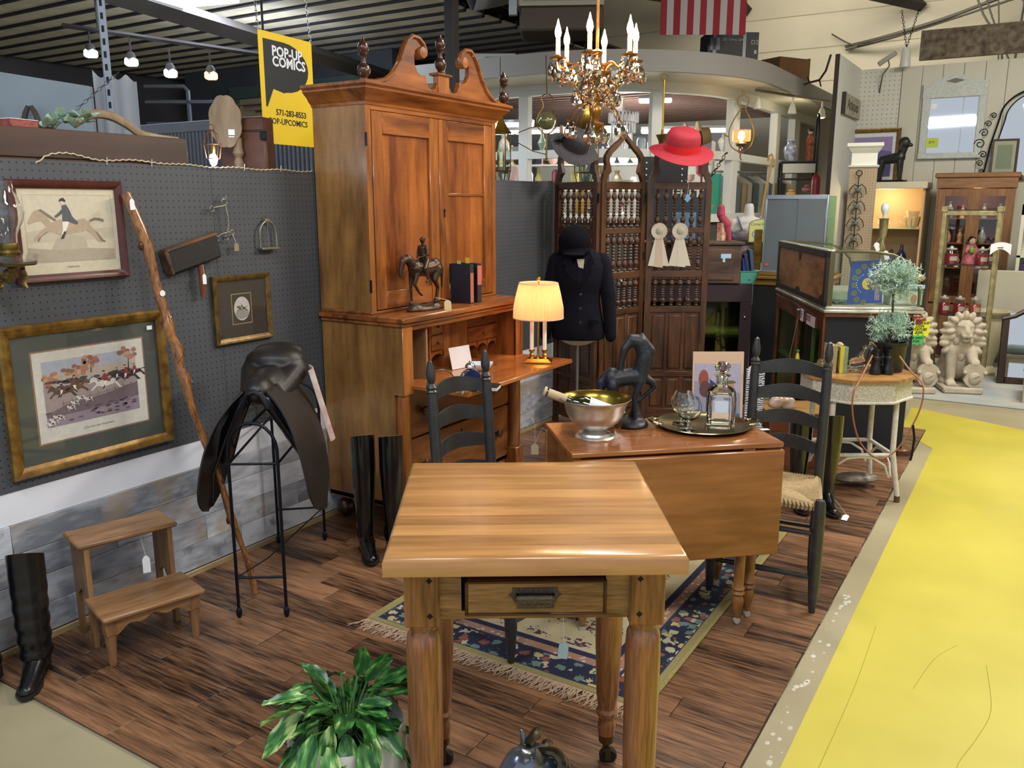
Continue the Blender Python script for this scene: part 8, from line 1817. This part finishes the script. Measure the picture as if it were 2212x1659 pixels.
obj('shade',G().lathe([(.085,.10),(.088,.12),(.086,.20),(.084,.205)],24,cap=False),mat('amber_shade','#c9905a',.3,emit='#ff9a4a',es=.6,alpha=.6),t);obj('flame',G().sph((0,0,.15),(.035,.035,.05),12,8),emis('lantern_glow','#ffca80',14),t)
point('lantern_light',(.42,8.38,2.25),5,(1.0,.72,.4),.04)
chain('swag_chain','dark chain swagged from the amber lantern down across the kiosk window',(.30,8.32,2.10),(-.10,7.75,1.62),26,.016,blackm,sag=.16)
t=thing('brass_pendant','brass pendant lamp base on a long rod behind the red hat','lamp',(.02,7.35,1.95),CAMR);obj('rod',G().cyl((0,0,.30),(0,0,.72),.009),brass,t);obj('cup',G().lathe([(.010,.0),(.018,.05),(.035,.07),(.03,.10),(.015,.13),(.03,.16),(.035,.20),(.06,.25),(.055,.255),(.02,.21),(.012,.30)],16),brassd,t);g=G();ring(g,(0,0,.74),.03,.005,12,(1,0,0),(0,0,1));obj('hook',g,rb,t);obj('glass_shade',G().sph((0,0,-.22),(.13,.13,.12),20,12),mat('frosted_globe','#b5b194',.3),t)
t=thing('brass_globe_sconce','brass scrolled globe lamp hanging in front of the kiosk window','lamp',(-.74,6.60,2.22),CAMR);obj('globe',G().sph((0,0,.08),.075,16,12),mat('olive_globe','#77734a',.15,.3,coat=.5),t);g=G()
for s_ in(-1,1):g.tube([(s_*.01,0,.30),(s_*.05,0,.27),(s_*.03,0,.20),(s_*.07,0,.13),(s_*.085,0,.05),(s_*.04,0,-.01),(0,0,-.03)],.006,5,sm=3)
g.tube([(0,0,.28),(0,.30,.66)],.004,5);g.tube([(0,0,-.02),(0,0,-.25)],.008,6);g.sph((0,0,-.25),.022,8,6);g.tube([(0,0,-.2),(-.12,0,-.17),(-.25,0,-.1)],.004,5);g.tube([(0,0,.05),(-.15,0,.02),(-.3,0,-.04),(-.5,0,.02)],.004,5);obj('arms',g,brassd,t)
def lantern(label,loc,s_=1.0):
 t=thing('glass_lantern',label,'lantern',loc,CAMR);t.scale=(s_,)*3;g=G();r0,r1=.085,.06
 T6=lambda r,z:[(r*math.cos(PI/3*k),r*math.sin(PI/3*k),z) for k in range(6)]
 for k in range(6):
  for a,b_ in((T6(.085,.42)[k],T6(.085,.12)[k]),(T6(.085,.12)[k],T6(.055,.0)[k])):g.tube([a,b_],.004,4)
 for L in(T6(.085,.42),T6(.085,.12),T6(.055,.0)):g.tube(L,.004,4,closed=True)
 obj('brass_frame',g,brass,t);g=G();rings(g,[T6(.055,.0),T6(.085,.12),T6(.085,.42)],False);obj('glass',g,pane('lantern_glass','#f0fffa',.3),t,10)
 obj('canopy',G().lathe([(.10,.42),(.07,.45),(.03,.52),(.02,.56),(.028,.60),(.0,.62)],6),brass,t);g=G();ring(g,(0,0,.65),.022,.004,12,(1,0,0),(0,0,1));g.tube([(0,0,.66),(0,.34,1.06)],.003,5);obj('loop',g,brass,t)
 for k in range(3):a=k*2.1;obj('candle',G().lathe([(.010,.12),(.006,.20),(.010,.21),(.008,.27),(.0,.29)],8,(.03*math.cos(a),.03*math.sin(a),0)),brass,t)
lantern('brass and glass hanging lantern just right of the desk top finial',(-.16,4.95,1.72),.82)
lantern('brass and glass lantern seen behind the crystal chandelier',(-.30,6.5,1.72),1.15)
t=thing('crystal_waterfall_light','small tiered crystal waterfall chandelier hanging inside the kiosk','chandelier',(-.80,8.30,2.16),0);g=G();sv=mat('chandelier_silver','#a8a8a8',.3,.9)
for r,z in((.15,.36),(.12,.26),(.09,.16),(.05,.07)):ring(g,(0,0,z),r,.005,24)
g.cyl((0,0,.36),(0,0,.52),.006);obj('rings',g,sv,t);pr0=None
for r,z,n in((.15,.36,26),(.12,.26,22),(.09,.16,18),(.05,.07,10)):
 for k in range(n):
  a=2*PI*k/n;gg=G().lathe([(.0,0),(.008,-.01),(.009,-.09),(.0,-.11)],4)
  if pr0 is None:o=pr0=obj('prism',gg,mat('prism_glass','#c9ccd0',.05,spec=1.0,coat=1.0,emit='#ffffff',es=.12),t,5)
  else:o=inst(pr0,t)
  o.location=(r*math.cos(a),r*math.sin(a),z)
t=thing('white_spot_track','white track with three small spotlights under the kiosk soffit','track light',(.36,8.95,2.70),math.radians(74));wsp=mat('spot_white','#c4c2b4',.4)
obj('track',G().box(0,1.5,-.015,.015,.02,.045),mat('track_brown','#7a6a50',.5),t)
for k,x in enumerate((.05,.72,1.35)):g=G();g.cyl((x,0,.02),(x,0,-.05),.012);g.lathe([(.02,-.05),(.035,-.09),(.045,-.15),(.04,-.15)],12,(x,0,0));obj('spot',g,wsp,t)
obj('lit_lamp',G().sph((1.35,0,-.145),(.038,.038,.015),10,6),emis('track_glow','#ffdc90',12),t);point('track_spot',(.55,10.2,2.45),5,(1,.85,.55),.05)
t=thing('foam_cooler','white foam box with grey side standing on the kiosk roof','box',(-2.70,8.35,2.92),CAMR-.05);wf=mat('foam_white','#bfc1ba',.7)
obj('body',G().box(0,.45,0,.55,0,.30,.01),wf,t);obj('rib',G().box(-.03,.15,-.03,.04,.20,.32,.01).box(.30,.48,-.03,.04,.20,.32,.01),wf,t);obj('lid',G().box(-.03,.49,-.03,.58,.30,.34,.01),wf,t)
t=thing('black_carton','black taped carton marked D2 standing on the kiosk roof below the flag','box',(-.20,9.90,2.93),CAMR+.03);bc=mat('carton_black','#1e1d22',.5)
obj('body',G().box(-.30,.28,0,.35,.27,.56,.004),bc,t);obj('tape',G().box(-.24,-.20,-.003,.35,.27,.563).box(.10,.135,-.003,.35,.27,.563),mat('tape_grey','#7c7a84',.3),t);text('lettering','D2',.07,wf,t,(.19,-.004,.45),(PI/2,0,0));text('lettering','LED Ceiling Light',.035,wf,t,(-.14,-.004,.48),(PI/2,0,0));g=G();g.box(-.27,-.16,-.003,-.001,.37,.50);obj('picture',g,mat('carton_picture','#6a6c7c',.4),t);g=G();g.box(.23,.26,-.003,-.001,.33,.37);obj('white_patch',g,wf,t)
obj('under_box',G().box(-.28,.26,.0,.35,0,.27,.004),mat('carton_pale','#8d8d8a',.7),t)
t=thing('brown_carton','brown cardboard carton on the kiosk roof right of the black one','box',(.40,10.22,2.93),CAMR+.5);obj('body',G().box(-.22,.24,0,.30,0,.28,.004),mat('cardboard','#6a4a2c',.8,var=.1,vs_=6),t);obj('flap',G().box(.24,.25,0,.30,0,.29),mat('cardboard','#6a4a2c',.8),t)
t=thing('white_stones','light tube fixture lying on the kiosk roof behind the chandelier','light',(-1.1,8.6,2.93),.3);obj('fixture',G().box(-.3,.5,0,.10,0,.08,.01),mat('fixture_grey','#8f948f',.5),t)
t=thing('striped_flag','red and white striped flag hanging from the roof above the kiosk','flag',(-.74,9.04,3.38),math.radians(32));fr_=mat('flag_red','#a02c3a',.8);fwh=mat('flag_white','#c4bfbe',.8)
for k in range(13):
 w=.92/13;o=obj('stripe',G().sheet(lambda u,v,k=k:(w*(k+u),.025*math.sin((k+u)*1.1)*(.3+v),1.3*v),2,6,.003),fr_ if k%2==0 else fwh,t)
t=thing('air_vent_unit','grey ceiling air unit with a slatted grille above the chandelier','vent',(-1.47,7.34,3.34),math.radians(28));obj('casing',G().box(-.02,.80,0,.7,.10,.5,.01),mat('vent_grey','#8c877c',.5),t);obj('side_strip',G().box(-.10,-.02,-.01,.05,.02,.5,.005),mat('strip_steel','#9aa0a4',.4,.5),t)
obj('grille_frame',G().box(0,.80,-.015,0,.10,.14).box(0,.80,-.015,0,.32,.36).box(0,.03,-.015,0,.14,.32).box(.77,.80,-.015,0,.14,.32),mat('vent_frame','#a09a8c',.5),t);fs0=None
for k in range(30):
 if fs0 is None:o=fs0=obj('fin',G().box(0,.006,-.012,0,.14,.32),mat('vent_frame','#a09a8c',.5),t)
 else:o=inst(fs0,t)
 o.location=(.035+.0245*k,0,0)
obj('lower_duct',G().box(.0,.8,.0,.6,-.12,.10,.02),mat('duct_brown','#4c4138',.7),t)
struct('wall_kiosk_1',G().box(-6,.0,12.3,12.36,0,2.9),mat('kiosk_inner','#c4c5bb',.7),label='inner back wall of the kiosk room')
ob=struct('wall_kiosk_2',G().box(-3.4,-.4,11.0,11.06,0,2.15),mat('kiosk_white_board','#d0d0c8',.6),label='white wall added inside the kiosk to brighten the view through its windows');obj('grey_band',G().box(-3.4,-.4,10.98,11.0,2.15,2.5),mat('band_slate','#5a6068',.6),ob)  # white wall added behind the shelving for brightness
text('lettering','PINTS  HATS',.16,mat('letter_white','#e0e0e0',.5,emit='#ffffff',es=.3),ob,(-3.0,10.97,2.32),(PI/2,0,0),bold=.004)
o=struct('ceiling_1',G().box(-6,.0,7.8,12.9,2.84,2.86),mat('kiosk_ceiling','#5f4a42',.8),label='brown slatted ceiling inside the kiosk')
pj=None
for k in range(26):
 if pj is None:q=pj=obj('slat',G().box(-6,-.05,0,.04,2.78,2.84),mat('slat_brown','#6e564c',.7),o)
 else:q=inst(pj,o)
 q.location=(0,7.9+.19*k,0)
def tube_light(label,loc,L,rz):t=thing('tube_light',label,'light',loc,rz,'white tube lights inside the kiosk');obj('housing',G().box(-L/2,L/2,-.07,.07,.02,.05),mat('light_frame','#b8bcc0',.5),t);obj('tube',G().box(-L/2,L/2,-.055,.055,-.02,.02,.01),emis('kiosk_tube','#fff8ec',7),t)
tube_light('long white tube light inside the kiosk left of the pendant rod',(-2.2,9.2,2.45),1.9,.35);tube_light('long white tube light inside the kiosk right of the pendant rod',(-.62,9.6,2.42),1.0,.35);tube_light('square white light under the kiosk ceiling above the pendant rod',(-.75,9.0,2.70),.35,.35);tube_light('bright light at the left end of the kiosk window above the desk finial',(-2.1,8.2,2.45),.5,.35)
r8=random.Random(17)
sh=thing('kiosk_shelving','white shelving with assorted goods inside the kiosk','shelf',(-3.2,8.9,0),math.radians(14));shw=mat('shelving_white','#cfcdc2',.5)
for z in(1.45,1.75,2.05):obj('shelf',G().box(0,3.0,0,.30,z,z+.02),shw,sh)
for x in(0,.75,1.5,2.25,2.98):obj('upright',G().box(x,x+.02,0,.30,0,2.3),shw,sh)
def vase(g,k,s_):
 P=[[(.0,0),(.04,0),(.07,.06),(.06,.14),(.025,.19),(.035,.23),(.0,.23)],[(.0,0),(.05,0),(.01,.02),(.01,.10),(.05,.13),(.055,.2),(.0,.2)],[(.0,0),(.055,0),(.055,.16),(.04,.19),(.0,.19)],[(.0,0),(.06,0),(.02,.05),(.05,.12),(.02,.18),(.015,.26),(.0,.27)],[(.0,0),(.03,0),(.09,.07),(.10,.08),(.0,.04)]][k]
 g.lathe([(r*s_,z*s_) for r,z in P],14);return g
CN=dict(zip(['#cfc9bc','#d8d6d2','#a3b4bc','#8a3040','#3c4a5a','#b59a6a','#9ab09a','#c9a8a0','#6a5a4a','#dfe4e4','#7a4a2c','#b8b070'],['cream','off-white','pale blue','dark red','slate blue','tan','sage green','pale pink','grey-brown','white','rust brown','olive yellow']))
SHN={1.47:'lower',1.77:'middle',2.07:'upper',2.14:'upper'}
cols_=['#cfc9bc','#d8d6d2','#a3b4bc','#8a3040','#3c4a5a','#b59a6a','#9ab09a','#c9a8a0','#6a5a4a','#dfe4e4','#7a4a2c','#b8b070']
kinds=['vase','goblet','canister','candlestick','bowl']
cnt=0
d14=Vector((math.cos(math.radians(14)),math.sin(math.radians(14)),0));n14=Vector((-d14.y,d14.x,0))
for z in(1.47,1.77,2.07):
 x=.10;no=0
 while x<2.9:
  k=r8.randrange(5);c_=r8.choice(cols_);s_=r8.uniform(.7,1.1);p=Vector((-3.2,8.9,0))+d14*x+n14*r8.uniform(.08,.2)
  q=thing(kinds[k],'%s %s, %s from the left on the %s white kiosk shelf at the back'%(CN[c_],kinds[k],ORD[no],SHN[z]),kinds[k],(p.x,p.y,z),0,'%ss on the kiosk shelving'%kinds[k]);obj(kinds[k],vase(G(),k,s_),mat('ware_'+c_.strip('#'),c_,.25,coat=.3),q)
  x+=r8.uniform(.14,.26);no+=1
P_=path_w(-.35);
def along(px,py,D):pass
for z in(1.47,1.77,2.14):
 for i in range(13):
  u=i/12;x,y=-2.3+2.0*u,8.35+.9*u*u;k=r8.randrange(5);c_=r8.choice(cols_);q=thing(kinds[k],'%s %s, %s from the left on the %s ledge just behind the kiosk window'%(CN[c_],kinds[k],ORD[i],SHN[z]),kinds[k],(x+r8.uniform(-.04,.04),y,z),0,'%ss close behind the kiosk window'%kinds[k]);obj(kinds[k],vase(G(),k,r8.uniform(.8,1.3)),mat('ware_'+c_.strip('#'),c_,.25,coat=.3),q)
for z in(1.455,1.755,2.125):obj('glass_ledge',G().sheet(lambda u,v,z=z:(-2.4+2.2*u,8.27+.9*u*u+.18*v,z+.012),10,1,.010),mat('ledge_glass','#b9c4c0',.15),kw)
items=[(-1.9,8.1,1.50,1,1.1,'#b8bcc0'),(-1.72,8.05,1.50,0,.9,'#c9a0a4'),(-1.45,8.1,1.50,3,1.1,'#d0ccc0'),(-1.2,8.15,1.50,0,1.3,'#a8842c'),(-.98,8.25,1.50,2,1.1,'#7a8ca0'),(-.78,8.35,1.5,1,1.1,'#c8ccc8'),(-.55,8.45,1.5,0,1.2,'#6a3a34'),(-.36,8.55,1.5,3,1.1,'#b8b4ac'),(-.22,8.75,1.5,1,1.2,'#cfd4d4'),(-.12,8.95,1.5,4,1.2,'#a8a8a0'),(-.06,9.2,1.5,2,.9,'#b0a860'),(-2.2,8.05,1.5,4,1.3,'#d0ccc8'),(-2.5,8.05,1.5,3,1.2,'#8a6a3c')]
items.sort()
for i,(x,y,z,k,s_,c_) in enumerate(items):
 q=thing(kinds[k],'%s on the inner sill of the kiosk window, %s from the left'%(kinds[k],ORD[i]),kinds[k],(x,y,z),0,'%ss on the kiosk sill'%kinds[k]);obj(kinds[k],vase(G(),k,s_),mat('ware_'+c_.strip('#'),c_,.2,coat=.4),q)
obj('inner_ledge',ribbon(path_w(-.08),path_w(-.75),1.46,1.50),shw,kw)
t=thing('white_necklace_bust','white necklace display bust on the mid rail of the kiosk corner window','display bust',(.02,9.05,2.13),CAMR+.3)
def nb(g):g.lathe([(.0,0),(.02,0),(.05,.05),(.075,.11),(.06,.14),(.03,.16),(.025,.20),(.0,.20)],16,sy=.5)
sculpt('bust',nb,.007,mat('bust_white','#dcdcd6',.5),t,1)
for i in range(3):q=thing('red_ornament','dark red pointed glass ornament, %s beside the white necklace bust'%['first','second','third'][i],'ornament',(.03+.01*i,9.24+.13*i,2.13),0,'red ornaments beside the white necklace bust');obj('ornament',G().lathe([(.0,0),(.045,0),(.05,.03),(.02,.12),(.0,.16)],10),mat('ruby_glass2','#7a2430',.15,coat=.5),q)
t=thing('clothes_rail','metal clothes rail inside the kiosk behind the corner window','rail',(-.13,10.55,1.98),math.radians(60));obj('rail',G().cyl((-.6,0,0),(.48,0,0),.012),steelp,t)
gc=['#8a9aa8','#5c6a7a','#a08a6a','#b3a79a','#4c5868','#9aa89a','#c4beb4','#6a7a8a','#8c7c5c','#3c4450','#b8a890']
for k in range(11):
 q=thing('hanging_garment','%s garment on the kiosk clothes rail, %s from the left'%(['pale blue','slate','tan','beige','dark blue','sage','cream','grey-blue','olive brown','charcoal','sand'][k],ORD[k]),'garment',(-.13+.50*(-.45+.09*k),10.55+.866*(-.45+.09*k),1.98),math.radians(60),'garments on the kiosk clothes rail')
 g=G();g.add([(-.02,-.03,-.05),(.02,-.03,-.05),(.03,-.21,-.14),(-.03,-.21,-.14),(-.035,-.20,-.75),(.035,-.20,-.75),(.02,.03,-.05),(-.02,.03,-.05),(.03,.21,-.14),(-.03,.21,-.14),(.035,.20,-.75),(-.035,.20,-.75)],[(0,1,2,3),(3,2,5,4),(0,7,6,1),(7,9,8,6),(9,11,10,8),(0,3,4,11,9,7),(1,6,8,10,5,2),(4,5,10,11)]);obj('cloth',g,mat('garment_%d'%k,gc[k],.85),q);obj('hanger_hook',G().tube([(0,0,-.05),(0,0,0),(0,.012,.018)],.004,5),steelp,q)
t=thing('teal_box','tall teal glass panel standing in the kiosk corner window','panel',(-.02,8.98,1.50),math.radians(60));obj('panel',G().box(-.07,.07,0,.05,0,.42,.004),mat('teal_panel','#2f8f78',.3),t)
t=thing('kiosk_straw_hat','tan straw hat hanging with its brim edge on inside the kiosk','hat',(-.28,9.2,2.32),0,None,(0,PI/2-.2,CAMR));obj('hat',G().lathe([(.0,.10),(.08,.09),(.095,.0),(.17,-.02),(.165,-.028),(.09,-.01),(.0,.08)],24),mat('tan_straw','#8a7048',.8,bump=.5,bs=90),t)
t=thing('kiosk_straw_hat','dark centred straw hat hanging beside the tan one inside the kiosk','hat',(-.40,9.1,2.30),0,None,(0,PI/2-.1,CAMR));obj('hat',G().lathe([(.0,.10),(.08,.09),(.095,.0),(.17,-.02),(.165,-.028),(.09,-.01),(.0,.08)],24),mat('dark_straw','#4c3c30',.8,bump=.5,bs=90),t);g=G();g.box(-.14,-.10,-.03,.03,.0,.01);obj('yellow_tag',g,mat('yellow_tag_card','#c9b83c',.6),t)
t=thing('silver_flower_sculpture','metal flower stem with red blooms on the kiosk mid rail by the red hat','flowers',(-.02,7.72,1.98),0);g=G();g.tube([(0,0,-.25),(.01,0,-.1),(-.03,0,.05),(-.02,0,.10)],.008,6);obj('stem',g,rb,t);g=G()
for a,b_,c_ in((-.03,0,.14),(.03,0,.13),(.07,.03,.11),(.0,.02,.17)):g.sph((a,b_,c_),(.032,.03,.022),8,6)
obj('blooms',g,mat('bloom_red','#b0203a',.6),t);obj('bowl',G().lathe([(.02,.03),(.05,.06),(.06,.09),(.055,.09),(.02,.04)],12),steelp,t)
t=thing('iron_shelf_stand','black iron shelf stand with arched side beyond the kiosk windows','shelf',(.62,9.75,0),math.radians(20));g=G()
for x,y in((-.17,-.12),(.19,-.12),(-.17,.12),(.19,.12)):g.cyl((x,y,0),(x,y,2.12 if x>0 else 2.05),.012)
g.tube([(.19,-.12,2.1),(.19,-.11,2.42),(.19,-.06,2.52),(.19,.0,2.55),(.19,.06,2.52),(.19,.11,2.42),(.19,.12,2.1)],.012,6);obj('iron_frame',g,blackm,t)
for z in(1.5,1.66,1.86,2.04):obj('shelf',G().box(-.18,.20,-.13,.13,z,z+.015),blackm,t)
obj('drawer',G().box(-.16,.18,-.125,.1,1.93,2.03,.003),mat('drawer_white','#b8b6ac',.5),t)
t=thing('blue_white_vase','blue and white lidded ginger jar on top of the iron shelf stand','vase',(.55,9.70,2.06));obj('jar',G().lathe([(.04,0),(.045,.01),(.07,.10),(.065,.15),(.035,.18),(.035,.20),(.05,.205),(.03,.235),(.0,.24)],20),mat('jar_bluewhite','#3a4a7a',.15,coat=.6,var=.2,vs_=22,col2='#d0d4dc'),t)
t=thing('geisha_figure','figurine of a woman in an orange and red robe beside the blue and white jar','figurine',(.735,9.78,2.06));obj('robe',G().lathe([(.0,0),(.045,0),(.035,.12),(.04,.18),(.045,.22),(.02,.27),(.0,.27)],14),mat('robe_orange','#b06a3c',.5,var=.4,vs_=30,col2='#8a2c20'),t);obj('head',G().sph((0,0,.30),.024,10,8),mat('doll_skin','#c9a08c',.6),t);obj('hair',G().sph((0,.006,.318),(.032,.03,.02),10,6),mat('doll_hair','#1a1210',.5),t);obj('fan',G().lathe([(.0,0),(.05,.002),(.0,.004)],12,(.04,-.03,.17)),mat('fan_red','#a83a2c',.6),t)
for i,(x,z,c_,lb) in enumerate(((-.05,1.70,'#c9a05a','glowing golden house ornament in the middle of the iron shelf stand'),(.05,1.52,'#cfc8a8','pale folded cloth on the lower shelf of the iron stand'),(-.10,1.52,'#b8442c','red ornament at the left of the lower iron shelf'),(.12,1.75,'#a06a6a','small pink fan ornament on the middle iron shelf'))):
 q=thing('ornament',lb,'ornament',(.64+x,9.70,z-.02));obj('ornament',G().box(-.05,.05,-.04,.04,0,.05,.015).box(-.03,.03,-.02,.02,.05,.08,.01),mat('orn_'+c_.strip('#'),c_,.5),q)
t=thing('walking_cane','light wood cane with a curved handle leaning beside the iron shelf stand','cane',(.42,9.35,0));g=G();g.tube([(-.16,0,.01),(-.02,0,1.7),(.03,0,2.0),(.045,0,2.08),(.03,0,2.12),(.0,0,2.10),(-.005,0,2.05)],.012,8);obj('cane',g,mat('cane_wood','#b08a50',.4),t)
t=thing('red_column','dark red rounded cylinder standing right of the iron shelf stand','extinguisher',(.86,9.62,1.3));obj('body',G().lathe([(.045,0),(.05,.5),(.045,.58),(.02,.62),(.0,.63)],14),mat('red_cyl','#7a1c28',.35),t)
t=thing('antler_branch','small dark antler-like branch hanging at the kiosk fascia right end','ornament',(.66,9.9,2.86));g=G();g.tube([(-.1,0,0),(.0,0,.03),(.10,0,.05),(.16,0,.14),(.2,.0,.3)],.012,6);g.tube([(.0,0,.03),(-.03,0,.09)],.008,5);g.tube([(.1,0,.05),(.12,0,-.02)],.008,5);obj('branch',g,mat('branch_dark','#3a2c24',.7),t)
t=thing('string_of_dots_banner','black strip with white dots standing behind the folding screen','banner',(.36,6.1,1.33),CAMR);obj('strip',G().box(0,.36,0,.02,0,.62),mat('strip_black','#101014',.6),t);g=G()
for k in range(12):g.sph((.045,-.002,.08+.045*k),.007,6,4);g.sph((.315,-.002,.08+.045*k),.007,6,4)
obj('dots',g,mat('dot_white','#c9c9c9',.5),t,stuff=True);text('lettering','IS',.09,mat('strip_letter','#a8a070',.5),t,(.26,-.003,.28),(PI/2,0,0),bold=.003)
t=thing('dark_poster','tall dark blue poster with pale lettering behind the right screen panel','poster',(.45,6.07,1.33),CAMR);t.scale=(1,1,.62);obj('panel',G().box(0,.46,0,.02,0,.66),mat('poster_dark','#232a34',.5),t);text('lettering','FLIT',.13,mat('poster_letter','#a8b0a4',.5),t,(.17,-.003,.56),(PI/2,0,0),bold=.004);g=G();g.box(.18,.36,-.004,-.001,.02,.34);obj('pale_print',g,mat('poster_blue','#4f6a84',.5,var=.4,vs_=12),t)
